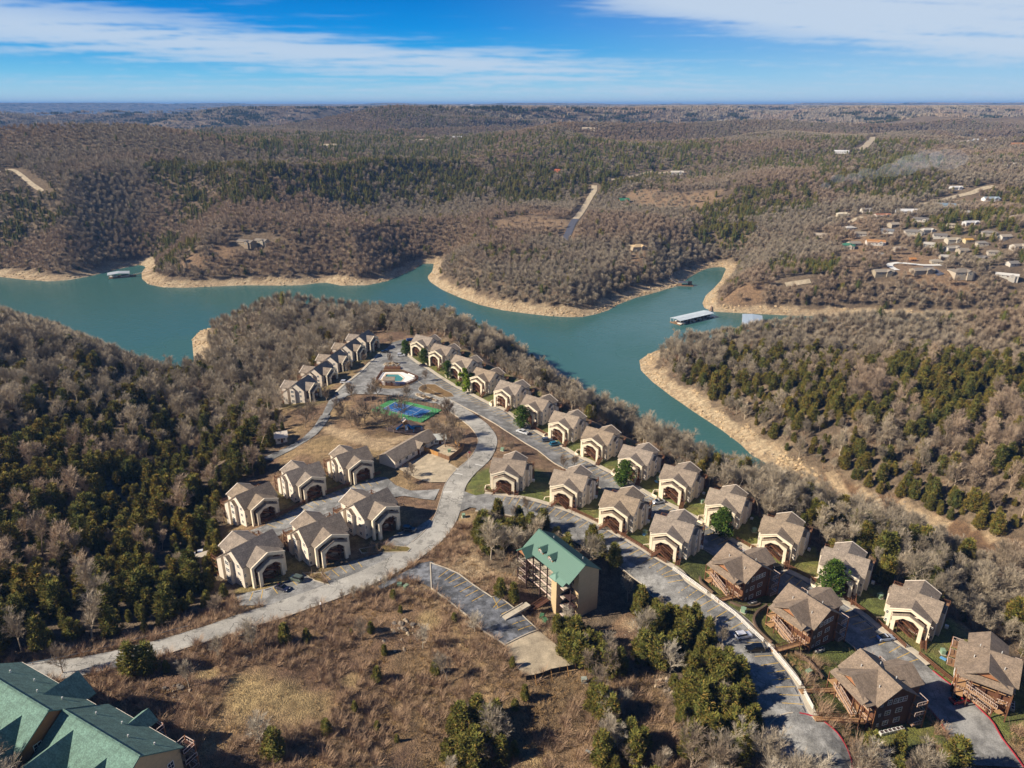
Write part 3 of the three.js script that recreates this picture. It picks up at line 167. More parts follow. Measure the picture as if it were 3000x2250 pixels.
// ------------------------------------------------------------------ procedural textures
function texture(size, fn, repeat, color = true) {
  const d = new Uint8Array(size * size * 4);
  for (let y = 0; y < size; y++) for (let x = 0; x < size; x++) { const v = fn(x / size, y / size), o = (y * size + x) * 4; d[o] = clamp(v[0], 0, 1) * 255; d[o + 1] = clamp(v[1], 0, 1) * 255; d[o + 2] = clamp(v[2], 0, 1) * 255; d[o + 3] = 255; }
  const t = new THREE.DataTexture(d, size, size); t.wrapS = t.wrapT = THREE.RepeatWrapping; t.magFilter = THREE.LinearFilter; t.minFilter = THREE.LinearMipmapLinearFilter; t.generateMipmaps = true; if (color) t.colorSpace = THREE.SRGBColorSpace; t.repeat.set(1 / repeat, 1 / repeat); t.needsUpdate = true; return t;
}
// noise that closes on itself over one tile of n cells
function tile(u, v, n, oct = 4) { let s = 0, t = 0, a = 0.5; for (let k = 0; k < oct; k++) { const x = u * n, y = v * n, ix = Math.floor(x), iy = Math.floor(y), fx = x - ix, fy = y - iy, p = fx * fx * (3 - 2 * fx), q = fy * fy * (3 - 2 * fy), w = (i, j) => hash2(((ix + i) % n) + k * 91, ((iy + j) % n) + k * 57); s += a * ((w(0, 0) * (1 - p) + w(1, 0) * p) * (1 - q) + (w(0, 1) * (1 - p) + w(1, 1) * p) * q); t += a; a *= 0.55; n *= 2; } return s / t; }
const grey = (v) => [v, v, v];
const std = (color, rough = 0.9, extra = {}) => new THREE.MeshStandardMaterial({ color: srgb(color), roughness: rough, ...extra });

// ------------------------------------------------------------------ the lie of the land
function inPoly(x, z, poly) { let c = false; for (let i = 0, j = poly.length - 1; i < poly.length; j = i++) { const a = poly[i], b = poly[j]; if ((a[1] > z) !== (b[1] > z) && x < (b[0] - a[0]) * (z - a[1]) / (b[1] - a[1]) + a[0]) c = !c; } return c; }
function segDist(x, z, a, b) { const dx = b[0] - a[0], dz = b[1] - a[1], t = clamp(((x - a[0]) * dx + (z - a[1]) * dz) / Math.max(dx * dx + dz * dz, 1e-9), 0, 1); return [Math.hypot(x - a[0] - dx * t, z - a[1] - dz * t), t]; }
function lineDist(x, z, line, closed) { let d = 1e9; for (let i = 0; i < line.length - (closed ? 0 : 1); i++) d = Math.min(d, segDist(x, z, line[i], line[(i + 1) % line.length])[0]); return d; }
const smin = (a, b, k) => { const h = clamp(0.5 + 0.5 * (b - a) / k, 0, 1); return b + (a - b) * h - k * h * (1 - h); };
const shoreBox = SHORE.reduce((m, p) => [Math.min(m[0], p[0]), Math.max(m[1], p[0]), Math.min(m[2], p[1]), Math.max(m[3], p[1])], [1e9, -1e9, 1e9, -1e9]);
function shoreDist(x, z) { // + on land
  const far = Math.max(shoreBox[0] - x, x - shoreBox[1], shoreBox[2] - z, z - shoreBox[3]);
  if (far > 250) return far;
  const d = lineDist(x, z, SHORE, true); return inPoly(x, z, SHORE) ? -d : d;
}
function height(x, z) {
  let sw = 0, s = 0;
  for (const c of CONTROL) { const dx = c[0] - x, dz = c[1] - z, k = 1 + (dx * dx + dz * dz) / (c[3] * c[3]), w = 1 / (k * k * k); sw += w; s += w * c[2]; }
  let hill = s / sw;
  const r = Math.hypot(x, z), d = shoreDist(x, z);
  if (d <= 0) return Math.max(-6, 0.3 * d);
  if (r > 430 && hill > 3) {
    const warp = fbm(x / 900 + 5, z / 900 + 2, 3), ridge = (v) => 1 - Math.abs(2 * v - 1), ru = x * 0.82 - z * 0.57, rv = z * 0.82 + x * 0.57;
    const a = ridge(noise2(rv / 680 + warp * 1.1 + 1.3, ru / 1700 + 3.7)), b = ridge(noise2(rv / 250 + 9.1 + warp * 1.5, ru / 820 + 1.3)), g = ridge(noise2(x / 2300 + 4.4, z / 1500 + warp));
    const k1 = smooth(r, 430, 1150), k2 = smooth(r, 1500, 4200), k3 = smooth(r, 4500, 11000);
    hill += k1 * (x > 250 && r < 1700 ? 0.45 : 1) * ((a - 0.58) * 80 + (b - 0.58) * 52) + k2 * ((a - 0.58) * 45 + (b - 0.5) * 14) * smooth(hill, 15, 90) + k3 * (g - 0.82) * 95 * smooth(hill, 20, 120);
    if (r > 2200) hill = lerp(hill, smin(hill, r > 11000 ? 190 : 163, 22), smooth(r, 2200, 3200));
    hill = Math.max(hill, 3);
    if (r > 5000) { const q = Math.hypot((x + 4700) / 1500, (z + 7600) / 1300); if (q < 2) hill = smin(hill, (q - 1) * 220, 20); } // the lake again, far off
  }
  let h = hill > 0.5 ? smin(hill, d < 14 ? 0.33 * d : 4.6 + 0.62 * (d - 14), 3) : hill;
  if (x > 60 && x < 420 && z < -120 && z > -340) {
    let best = 1e9;
    for (let i = 0; i < CREEK.length - 1; i++) { const [q, t] = segDist(x, z, CREEK[i], CREEK[i + 1]); best = Math.min(best, lerp(CREEK[i][2], CREEK[i + 1][2], t) + Math.max(0, q - 9) * 0.5); }
    if (best < 60) h = Math.min(h, smin(h, best, 2));
  }
  return h;
}
const houseList = Object.entries(HOUSES).flatMap(([row, list]) => list.map((h) => ({ row, x: h[0], z: h[2] })));
const lawnHouses = houseList.filter((h) => ['RIGHT', 'MIDDLE', 'CABIN'].includes(h.row)), yardHouses = houseList.filter((h) => ['BACK', 'FRONT', 'NORTH'].includes(h.row));
const nearest = (list, x, z) => { let d = 1e9; for (const h of list) { const q = (h.x - x) ** 2 + (h.z - z) ** 2; if (q < d) d = q; } return Math.sqrt(d); };

// what covers the ground: leaf litter in the woods, dry grass in the clearing, mown lawn by the houses, bare shore
const C_ = Object.fromEntries(Object.entries({ litter: [0.175, 0.130, 0.088], litter2: [0.255, 0.195, 0.130], dry: [0.350, 0.235, 0.140], dry2: [0.225, 0.142, 0.092], straw: [0.52, 0.39, 0.19], lawn: [0.130, 0.205, 0.028], lawn2: [0.22, 0.235, 0.05], beach: [0.66, 0.535, 0.355], beach2: [0.55, 0.42, 0.265], mud: [0.22, 0.135, 0.075], dirt: [0.60, 0.46, 0.29], clay: [0.36, 0.25, 0.15], olive: [0.19, 0.16, 0.055] }).map(([k, v]) => [k, new THREE.Color().setRGB(...v)]));
const gc = new THREE.Color();
function groundColor(x, z, h, d) {
  const n1 = fbm(x / 8 + 3, z / 9 + 8, 4), n2 = fbm(x / 34 + 1, z / 34 + 5, 3), n3 = fbm(x / 2.3, z / 2.3, 2), r = Math.hypot(x, z);
  gc.copy(C_.litter).lerp(C_.litter2, smooth(n1 * 0.6 + n2 * 0.4, 0.35, 0.65));
  const inC = r < 520 && inPoly(x, z, CLEARING);
  if (inC) {
    gc.copy(C_.dry2).lerp(C_.dry, smooth(n1 * 0.7 + n3 * 0.3, 0.32, 0.62));
    gc.lerp(C_.olive, 0.28 * smooth(n2, 0.55, 0.72)); gc.lerp(C_.straw, 0.5 * smooth(fbm(x / 14 + 30, z / 14, 3), 0.58, 0.75));
    const dl = nearest(lawnHouses, x, z), dy = nearest(yardHouses, x, z);
    const lawn = smooth(-dl + (n2 - 0.5) * 8, -19, -14);
    if (lawn > 0) gc.lerp(n1 > 0.55 ? C_.lawn2 : C_.lawn, lawn * (0.75 + 0.25 * smooth(n1, 0.66, 0.4)));
    if (dy < 20) gc.lerp(C_.lawn2, 0.55 * smooth(-dy, -18, -10) * smooth(n2, 0.3, 0.6));
    for (const [l, w] of DIRT_PATHS) gc.lerp(C_.dirt, 0.92 * smooth(-lineDist(x, z, l) + (n1 - 0.5) * 5, -w, -w * 0.35));
    for (const s of STRAW_PATCHES) gc.lerp(C_.straw, 0.85 * smooth(-Math.hypot(x - s[0], z - s[1]) + (n1 - 0.5) * 9, -s[2], -s[2] * 0.4));
  } else if (r > 300) for (const s of CLEAR_SPOTS) { const q = Math.hypot(x - s[0], z - s[1]); if (q < s[2] * 1.3) gc.lerp(s[2] > 38 ? C_.clay : C_.dry, smooth(-q + (n2 - 0.5) * s[2], -s[2], -s[2] * 0.5)); }
  if (d < 26 && h > -7) { const k = smooth(-d + (n1 - 0.5) * 13, -14.5, -10); if (k > 0) gc.lerp(n3 * 0.5 + fbm(x / 25, h * 2.2, 3) * 0.5 > 0.5 ? C_.beach : C_.beach2, k); }
  if (x > 60 && z < -120 && z > -340) { let q = 1e9, e = 0; for (let i = 0; i < CREEK.length - 1; i++) { const [w, t] = segDist(x, z, CREEK[i], CREEK[i + 1]); if (w < q) { q = w; e = t; } } const k = smooth(-q + (n1 - 0.5) * 8, -19, -13); if (k > 0) gc.lerp(fbm(x / 5, z / 12, 3) > 0.52 ? C_.mud : C_.beach2, k); }
  return gc;
}
// the land is graded a little lower under what is paved
function smoothLine(pts, step = 2) { const c = new THREE.CatmullRomCurve3(pts.map((p) => new THREE.Vector3(p[0], 0, p[1])), false, 'centripetal'), n = Math.max(2, Math.round(c.getLength() / step)); return c.getSpacedPoints(n).map((p) => [p.x, p.z]); }
function normals(line) { return line.map((p, i) => { const a = line[Math.max(0, i - 1)], b = line[Math.min(line.length - 1, i + 1)], dx = b[0] - a[0], dz = b[1] - a[1], l = Math.hypot(dx, dz) || 1; return [-dz / l, dx / l]; }); }
function offset(line, o) { const n = normals(line); return line.map((p, i) => [p[0] + n[i][0] * o, p[1] + n[i][1] * o]); }
const rightEdge = smoothLine(RIGHT_LANE_EDGE, 2), leftEdge = smoothLine(LEFT_LANE_EDGE, 2), mainLine = smoothLine(MAIN_ROAD, 2), serviceLine = smoothLine(SERVICE_ROAD, 2);
const turnCircle = (() => { const e = leftEdge[leftEdge.length - 1], n = normals(leftEdge)[leftEdge.length - 1], c = [e[0] + n[0] * 7.6 + 3.2, e[1] + n[1] * 7.6 + 5.4], P = []; for (let i = 0; i < 40; i++) { const a = i / 40 * Math.PI * 2; P.push([c[0] + Math.cos(a) * 9.2, c[1] + Math.sin(a) * 9.2]); } return { c, P, R: 9.2 }; })();
const paving = [UPPER_LOT, FRONT_LOT, TOWER_LOT, GRAVEL_PAD, LOOP, YARD, ...JUNCTION_PADS, COURT_GREEN, POOL_ISLAND, PLAYGROUND, turnCircle.P].map((p) => ({ p, x0: Math.min(...p.map((q) => q[0])), x1: Math.max(...p.map((q) => q[0])), z0: Math.min(...p.map((q) => q[1])), z1: Math.max(...p.map((q) => q[1])) }));
const lanes = [[offset(rightEdge, 5.3), 6.9], [offset(leftEdge, 4.9), 6.5], [mainLine, 4.0], [serviceLine, 2.2]];
const paved = (x, z) => lanes.some(([l, w]) => lineDist(x, z, l) < w) || paving.some((a) => x > a.x0 && x < a.x1 && z > a.z0 && z < a.z1 && inPoly(x, z, a.p));
(function () {
  const axis = (lo, hi, step, min, max, grow, far) => { const v = []; for (let a = lo; a <= hi + 1e-6; a += step) v.push(a); let s = step, a = v[v.length - 1]; while (a < max) { s = Math.min(s * (1 + grow), far); a += s; v.push(a); } s = step; a = lo; while (a > min) { s = Math.min(s * (1 + grow), far); a -= s; v.unshift(a); } return v; };
  const xs = axis(-150, 150, 1.5, -26000, 26000, 0.021, 900), zs = axis(-440, -95, 1.6, -27000, 60, 0.017, 700);
  const nx = xs.length, nz = zs.length, pos = new Float32Array(nx * nz * 3), col = new Float32Array(nx * nz * 3), uv = new Float32Array(nx * nz * 2), idx = [];
  for (let j = 0; j < nz; j++) for (let i = 0; i < nx; i++) {
    const x = xs[i], z = zs[j], o = j * nx + i, r = Math.hypot(x, z);
    let h = height(x, z); const d = r < 2500 ? shoreDist(x, z) : 999;
    const c = groundColor(x, z, h, d);
    if (r < 520 && d > 3 && !inPoly(x, z, CLEARING)) h += (fbm(x / 6, z / 6, 3) - 0.5) * 1.2 * smooth(d, 3, 20); else if (d > 0 && d < 25) h += (fbm(x / 7, z / 7, 3) - 0.5) * 1.3 * smooth(d, 0, 8);
    else if (r < 260 && z > -200 && !paved(x, z) && nearest(houseList, x, z) > 14) h += (fbm(x / 5 + 9, z / 5, 4) - 0.5) * 1.5 * smooth(lineDist(x, z, mainLine), 5, 12);
    if (r < 520 && paved(x, z)) h -= 0.35;
    pos.set([x, h, z], o * 3); col.set([c.r, c.g, c.b], o * 3); uv.set([x, z], o * 2);
    if (i && j) { const a = o - nx - 1, b = o - nx, e = o - 1; const wide = Math.abs(x) > 0.95 * Math.abs(z) + 260 + 0; if (!wide) idx.push(a, e, b, b, e, o); }
  }
  const g = new THREE.BufferGeometry(); g.setAttribute('position', new THREE.BufferAttribute(pos, 3)); g.setAttribute('color', new THREE.BufferAttribute(col, 3)); g.setAttribute('uv', new THREE.BufferAttribute(uv, 2)); g.setIndex(idx); g.computeVertexNormals();
  const speck = texture(1024, (u, v) => { const a = tile(u, v, 12, 5), b = tile(u + 0.37, v + 0.11, 110, 3), k = clamp(0.84 + (a - 0.5) * 0.5 + (b - 0.5) * 0.75, 0, 1); return [k, k * 0.985, k * 0.965]; }, 17);
  const rough = texture(512, (u, v) => grey(tile(u, v, 40, 4)), 9, false);
  structure(mesh('terrain', g, new THREE.MeshStandardMaterial({ vertexColors: true, map: speck, bumpMap: rough, bumpScale: 0.35, roughness: 1 })));
  // the lake: turbid green-blue water, low and calm
  const ripple = texture(512, (u, v) => grey(tile(u, v, 16, 5)), 26, false);
  const wind = texture(512, (u, v) => grey(0.05 + 0.26 * smooth(tile(u, v, 5, 5), 0.36, 0.66)), 620, false);
  const w = new THREE.PlaneGeometry(30000, 24000, 1, 1).rotateX(-Math.PI / 2).translate(0, 0, -12000);
  const wu = w.attributes.uv; for (let i = 0; i < wu.count; i++) wu.setXY(i, w.attributes.position.getX(i), w.attributes.position.getZ(i));
  structure(mesh('lake', w, new THREE.MeshPhysicalMaterial({ color: new THREE.Color().setRGB(0.046, 0.128, 0.120), roughness: 1, roughnessMap: wind, ior: 1.333, bumpMap: ripple, bumpScale: 0.16 })));
})();
// ------------------------------------------------------------------ roads, lots, paths
const M = {};
function crackMask(size, walkers, seed, steps, straight) {
  const m = new Float32Array(size * size), R = rng(seed);
  const put = (x, y, v) => { const i = (((y | 0) % size + size) % size) * size + (((x | 0) % size + size) % size); m[i] = Math.max(m[i], v); };
  for (let w = 0; w < walkers; w++) { let x = R() * size, y = R() * size, a = straight && R() < 0.6 ? (R() < 0.5 ? 0 : Math.PI) : R() * 6.28; const n = steps * (0.3 + R()), wide = R() < 0.25; for (let k = 0; k < n; k++) { a += (R() - 0.5) * 0.9; x += Math.cos(a); y += Math.sin(a); put(x, y, 1); put(x + 1, y, 0.7); if (wide) for (let q = 0; q < 7; q++) put(x + (R() - 0.5) * 7, y + (R() - 0.5) * 7, 0.75); } }
  return m;
}
(function () {
  const ck = crackMask(1024, 84, 5, 300, true), ck2 = crackMask(1024, 46, 9, 220, false);
  const at = (m, u, v) => m[((v * 1024) | 0) * 1024 + ((u * 1024) | 0)];
  const road = texture(1024, (u, v) => { const a = tile(u, v, 6, 5), b = tile(u + 0.2, v, 160, 2), s = smooth(tile(u, v + 0.4, 9, 4), 0.62, 0.72); let k = 0.635 + (a - 0.5) * 0.20 + (b - 0.5) * 0.16 - s * 0.10; k -= 0.36 * at(ck, u, v); return [k * 1.0, k * 0.985, k * 0.94]; }, 30);
  const lot = texture(1024, (u, v) => { const a = tile(u, v, 7, 5), c = tile(u + 0.6, v + 0.2, 16, 4), b = tile(u, v, 170, 2), worn = smooth(a * 0.5 + c * 0.5, 0.30, 0.70); let k = lerp(0.41, 0.60, worn) + (b - 0.5) * 0.17; k -= 0.16 * at(ck2, u, v); return [k, k * 1.0, k * 0.985]; }, 34);
  const dark = texture(1024, (u, v) => { const a = tile(u, v, 9, 5), c = tile(u + 0.6, v + 0.2, 26, 4), b = tile(u, v, 170, 2), worn = smooth(a * 0.4 + c * 0.6, 0.30, 0.74); const k = lerp(0.29, 0.52, worn) + (b - 0.5) * 0.14; return [k * 0.97, k, k * 1.05]; }, 31);
  const gravel = texture(512, (u, v) => { const k = 0.66 + (tile(u, v, 8, 4) - 0.5) * 0.24 + (tile(u, v, 120, 2) - 0.5) * 0.2; return [k * 1.02, k * 0.94, k * 0.80]; }, 14);
  const conc = texture(512, (u, v) => { const k = 0.70 + (tile(u, v, 8, 4) - 0.5) * 0.14 + (tile(u, v, 120, 2) - 0.5) * 0.1; return [k * 1.03, k * 0.98, k * 0.88]; }, 8);
  const mat = (map, rough = 0.92) => new THREE.MeshStandardMaterial({ map, roughness: rough });
  M.road = mat(road); M.lot = mat(lot); M.darkLot = mat(dark); M.gravel = mat(gravel, 1); M.concrete = mat(conc);
  M.kerb = std('#b7ad9c', 0.9); M.redKerb = std('#a3303a', 0.8); M.yellow = std('#c8a23c', 0.7); M.white = std('#dcdcd6', 0.7); M.stop = std('#4d4f57', 0.9); M.farAsphalt = std('#4c4f5c', 0.9);
})();
// a ribbon between two offsets of a line, lying on the land
function ribbon(line, o0, o1, lift, cross = 4, level) {
  const n = normals(line), pos = [], uv = [], idx = []; let s = 0;
  line.forEach((p, i) => { if (i) s += Math.hypot(p[0] - line[i - 1][0], p[1] - line[i - 1][1]); for (let k = 0; k <= cross; k++) { const o = lerp(o0, o1, k / cross), x = p[0] + n[i][0] * o, z = p[1] + n[i][1] * o; pos.push(x, (level ? level(s) : height(x, z)) + lift, z); uv.push(x, z); if (i && k) { const b = i * (cross + 1) + k, a = b - cross - 1; idx.push(a - 1, b - 1, a, a, b - 1, b); } } });
  const g = new THREE.BufferGeometry(); g.setAttribute('position', new THREE.Float32BufferAttribute(pos, 3)); g.setAttribute('uv', new THREE.Float32BufferAttribute(uv, 2)); g.setIndex(idx); g.computeVertexNormals();
  if (g.attributes.normal.getY(0) < 0) { const q = g.index.array; for (let i = 0; i < q.length; i += 3) { const t = q[i]; q[i] = q[i + 1]; q[i + 1] = t; } g.computeVertexNormals(); }
  return g;
}
// a raised strip with real sides (kerb, sidewalk)
function raised(line, o0, o1, lift, hgt) {
  const n = normals(line), pos = [], q = (a, b, c, d) => pos.push(...a, ...b, ...c, ...a, ...c, ...d), at = (i, o, y) => { const x = line[i][0] + n[i][0] * o, z = line[i][1] + n[i][1] * o; return [x, height(x, z) + y, z]; };
  for (let i = 0; i < line.length - 1; i++) { const A = at(i, o0, lift), B = at(i, o1, lift), C = at(i + 1, o1, lift), D = at(i + 1, o0, lift), dn = (p) => [p[0], p[1] - hgt, p[2]]; q(A, B, C, D); q(dn(A), A, D, dn(D)); q(B, dn(B), dn(C), C); }
  const g = new THREE.BufferGeometry(); g.setAttribute('position', new THREE.Float32BufferAttribute(pos, 3)); g.computeVertexNormals();
  if (g.attributes.normal.getY(0) < 0) { for (let i = 0; i < pos.length; i += 9) for (let k = 0; k < 3; k++) { const t = pos[i + k]; pos[i + k] = pos[i + 3 + k]; pos[i + 3 + k] = t; } g.setAttribute('position', new THREE.Float32BufferAttribute(pos, 3)); g.computeVertexNormals(); }
  return join([g]);
}
const tess = new TessellateModifier(3.2, 9);
function sheet(poly, lift, flat) {
  let g = new THREE.ShapeGeometry(new THREE.Shape(poly.map((p) => new THREE.Vector2(p[0], -p[1]))));
  g.deleteAttribute('uv'); g.deleteAttribute('normal'); g = tess.modify(g.toNonIndexed());
  const p = g.attributes.position, uv = new Float32Array(p.count * 2);
  for (let i = 0; i < p.count; i++) { const x = p.getX(i), z = -p.getY(i); p.setXYZ(i, x, (flat ?? height(x, z)) + lift, z); uv[2 * i] = x; uv[2 * i + 1] = z; }
  g.setAttribute('uv', new THREE.BufferAttribute(uv, 2)); g.computeVertexNormals(); return g;
}
function kerbRound(name, poly, parent, mat = M.kerb, w = 0.22, lift = 0.3) { const line = []; for (let i = 0; i < poly.length; i++) { const a = poly[i], b = poly[(i + 1) % poly.length], n = Math.max(1, Math.round(Math.hypot(b[0] - a[0], b[1] - a[1]) / 2.5)); for (let k = 0; k < n; k++) line.push([lerp(a[0], b[0], k / n), lerp(a[1], b[1], k / n)]); } line.push(line[0]); return mesh(name, raised(line, -w / 2, w / 2, lift, 0.4), mat, parent); }
const lineGeo = (a, b, w, lift) => { const dx = b[0] - a[0], dz = b[1] - a[1], l = Math.hypot(dx, dz), n = Math.max(1, Math.round(l / 1.5)), pts = []; for (let i = 0; i <= n; i++) pts.push([a[0] + dx * i / n, a[1] + dz * i / n]); return ribbon(pts, -w / 2, w / 2, lift, 1); };

const ROADS = []; // for keeping trees off: [line, from, to]
ROADS.push([rightEdge, 6, 9], [leftEdge, 6, 8.5], [mainLine, 0, 5], [serviceLine, 0, 3.4]);
const mainRoad = structure(mesh('main_road', ribbon(mainLine, -4.1, 4.1, 0.13, 6), M.road));
const rightLane = structure(mesh('lakeside_lane', ribbon(rightEdge, 0, 12.2, 0.12, 8), M.lot));
const leftLane = structure(mesh('upper_lane', ribbon(leftEdge, 0, 11.4, 0.14, 8), M.lot));
structure(mesh('service_road', ribbon(serviceLine, -2.3, 2.3, 0.12, 3), M.lot));
const upperLot = structure(mesh('upper_parking_lot', sheet(UPPER_LOT, 0.11), M.lot));
const frontLot = structure(mesh('front_parking_lot', sheet(FRONT_LOT, 0.10), M.lot));
const towerLot = structure(mesh('tower_parking_lot', sheet(TOWER_LOT, 0.165), M.darkLot));
JUNCTION_PADS.forEach((p, i) => structure(mesh('junction_apron', sheet(p, 0.118 + 0.045 * i), i ? M.darkLot : M.lot)));
structure(mesh('gravel_pad', sheet(GRAVEL_PAD, 0.12), M.gravel));
structure(mesh('loop_drive', sheet(LOOP, 0.16), M.lot));
structure(mesh('gravel_yard', sheet(YARD, 0.1), M.gravel));
// turning circle at the end of the upper lane
(function () {
  const { c, P, R } = turnCircle;
  structure(mesh('turning_circle', sheet(P, 0.17), M.lot)); ROADS.push([[c, [c[0] + 0.1, c[1]]], 0, R + 0.5]);
  const arc = P.slice(-9).concat(P.slice(0, 13));
  structure(mesh('red_kerb', raised(arc, -0.12, 0.14, 0.32, 0.4), M.redKerb));
  structure(mesh('pale_kerb', raised(P.slice(13, 31), -0.12, 0.12, 0.32, 0.4), M.kerb));
})();
// kerbs and sidewalks
structure(mesh('lakeside_sidewalk', raised(rightEdge.slice(0, -16), -1.9, -0.16, 0.30, 0.5), M.concrete));
structure(mesh('lakeside_kerb', raised(rightEdge.slice(0, -16), -0.15, 0.05, 0.27, 0.4), M.kerb));
structure(mesh('red_lane_kerb', raised(rightEdge.slice(-16), -0.15, 0.1, 0.27, 0.4), M.redKerb));
structure(mesh('red_lane_kerb', raised(offset(rightEdge, 12.2).slice(-18), -0.1, 0.15, 0.27, 0.4), M.redKerb));
structure(mesh('lakeside_far_kerb', raised(offset(rightEdge, 12.2).slice(14, -18), -0.1, 0.12, 0.24, 0.4), M.kerb));
structure(mesh('upper_sidewalk', raised(leftEdge, -1.8, -0.16, 0.32, 0.6), M.concrete));
structure(mesh('upper_kerb', raised(leftEdge, -0.15, 0.05, 0.29, 0.4), M.kerb));
structure(mesh('upper_far_kerb', raised(offset(leftEdge, 11.4), -0.1, 0.12, 0.27, 0.4), M.kerb));
structure(mesh('main_kerb', raised(offset(mainLine, 4.1).slice(0, 60), -0.1, 0.12, 0.22, 0.4), M.kerb));
structure(mesh('main_kerb', raised(offset(mainLine, -4.1).slice(-84, -20), -0.1, 0.12, 0.24, 0.4), M.kerb));
kerbRound('tower_lot_kerb', TOWER_LOT.slice(2, 15), null, M.kerb, 0.3, 0.34); structure(scene.children[scene.children.length - 1]);
// painted bays: each line and each wheel stop a piece of its lane
const along = (line, s) => { let k = 0; while (k < line.length - 2) { const l = Math.hypot(line[k + 1][0] - line[k][0], line[k + 1][1] - line[k][1]); if (s <= l) break; s -= l; k++; } const a = line[k], b = line[k + 1], l = Math.hypot(b[0] - a[0], b[1] - a[1]) || 1, dx = (b[0] - a[0]) / l, dz = (b[1] - a[1]) / l; return { x: a[0] + dx * s, z: a[1] + dz * s, nx: -dz, nz: dx, dx, dz }; };
const lengthOf = (line) => line.reduce((s, p, i) => s + (i ? Math.hypot(p[0] - line[i - 1][0], p[1] - line[i - 1][1]) : 0), 0);
const stopGeo = join([box(1.7, 0.14, 0.16)]);
function bays(parent, line, s0, s1, depth, lift, mat = M.yellow, stops = true, side = 1, slant = 0) {
  for (let s = s0; s <= s1; s += 2.75) {
    const p = along(line, s), q = along(line, s + 1.37), nx = p.nx * side + p.dx * slant, nz = p.nz * side + p.dz * slant;
    mesh('bay_line', lineGeo([p.x + nx * 0.4, p.z + nz * 0.4], [p.x + nx * depth, p.z + nz * depth], 0.17, lift), mat, parent);
    if (stops) { const x = q.x + q.nx * side * 0.75, z = q.z + q.nz * side * 0.75, m = mesh('wheel_stop', stopGeo, M.stop, parent); m.position.set(x, height(x, z) + lift + 0.06, z); m.rotation.y = Math.atan2(-q.dz, q.dx); }
  }
}
bays(rightLane, rightEdge, 24, lengthOf(rightEdge) - 34, 5.3, 0.128);
bays(leftLane, leftEdge, 8, lengthOf(leftEdge) - 4, 5.2, 0.148);
const ulot = smoothLine([UPPER_LOT[1], UPPER_LOT[2], UPPER_LOT[3], UPPER_LOT[4]], 2); bays(upperLot, ulot, 1, lengthOf(ulot) - 1, 5.2, 0.118);
const tlot = smoothLine(TOWER_LOT.slice(3, 10), 2); bays(towerLot, tlot, 3, lengthOf(tlot) - 1, 5.0, 0.173, M.yellow, false);
const flot = smoothLine([FRONT_LOT[6], FRONT_LOT[7], FRONT_LOT[8]], 2); bays(frontLot, flot, 0.5, lengthOf(flot) - 6, 5.0, 0.14, M.yellow, false);
const flot2 = smoothLine([FRONT_LOT[0], FRONT_LOT[1], FRONT_LOT[2], FRONT_LOT[3]], 2); bays(frontLot, flot2, 5, lengthOf(flot2) - 2, 4.6, 0.14, M.yellow, true);
const nlot = smoothLine([LOOP[2], LOOP[3], LOOP[4], LOOP[5], LOOP[6], LOOP[7]], 2);
structure(mesh('north_sidewalk', raised(nlot, -1.4, 0, 0.34, 0.5), M.concrete));
// stop bars where the drives meet the main road
for (const [s, o0, o1] of [[0, -4, -0.2], [9, 0.3, 3.8], [-15, -3.8, -0.3]]) { const k = mainLine.reduce((b, p, i) => Math.abs(p[1] + 243) < Math.abs(mainLine[b][1] + 243) ? i : b, 0) + Math.round(s / 2), p = mainLine[k], n = normals(mainLine)[k]; mesh('stop_bar', lineGeo([p[0] + n[0] * o0, p[1] + n[1] * o0], [p[0] + n[0] * o1, p[1] + n[1] * o1], 0.45, 0.14), M.white, mainRoad); }
// grass islands in the lot and by the pool
const lawnMap = texture(512, (u, v) => { const a = tile(u, v, 8, 4), b = tile(u, v, 100, 3), k = 0.78 + (b - 0.5) * 0.5; return [k * lerp(0.46, 0.62, a), k * lerp(0.45, 0.50, a), k * lerp(0.20, 0.32, a)]; }, 12);
M.grass = new THREE.MeshStandardMaterial({ map: lawnMap, roughness: 1 });
const dryMap = texture(512, (u, v) => { const a = tile(u, v, 8, 4), b = tile(u, v, 100, 3), k = 0.80 + (b - 0.5) * 0.5; return [k * lerp(0.50, 0.68, a), k * lerp(0.40, 0.54, a), k * lerp(0.24, 0.36, a)]; }, 12);
M.dryGrass = new THREE.MeshStandardMaterial({ map: dryMap, roughness: 1 });
LOT_ISLANDS.forEach((p) => { const m = structure(mesh('grass_island', sheet(p, 0.24), M.grass)); kerbRound('kerb', p, m); });
{ const m = structure(mesh('grass_island', sheet(GRASS_ISLAND, 0.24), M.dryGrass)); kerbRound('kerb', GRASS_ISLAND, m); }
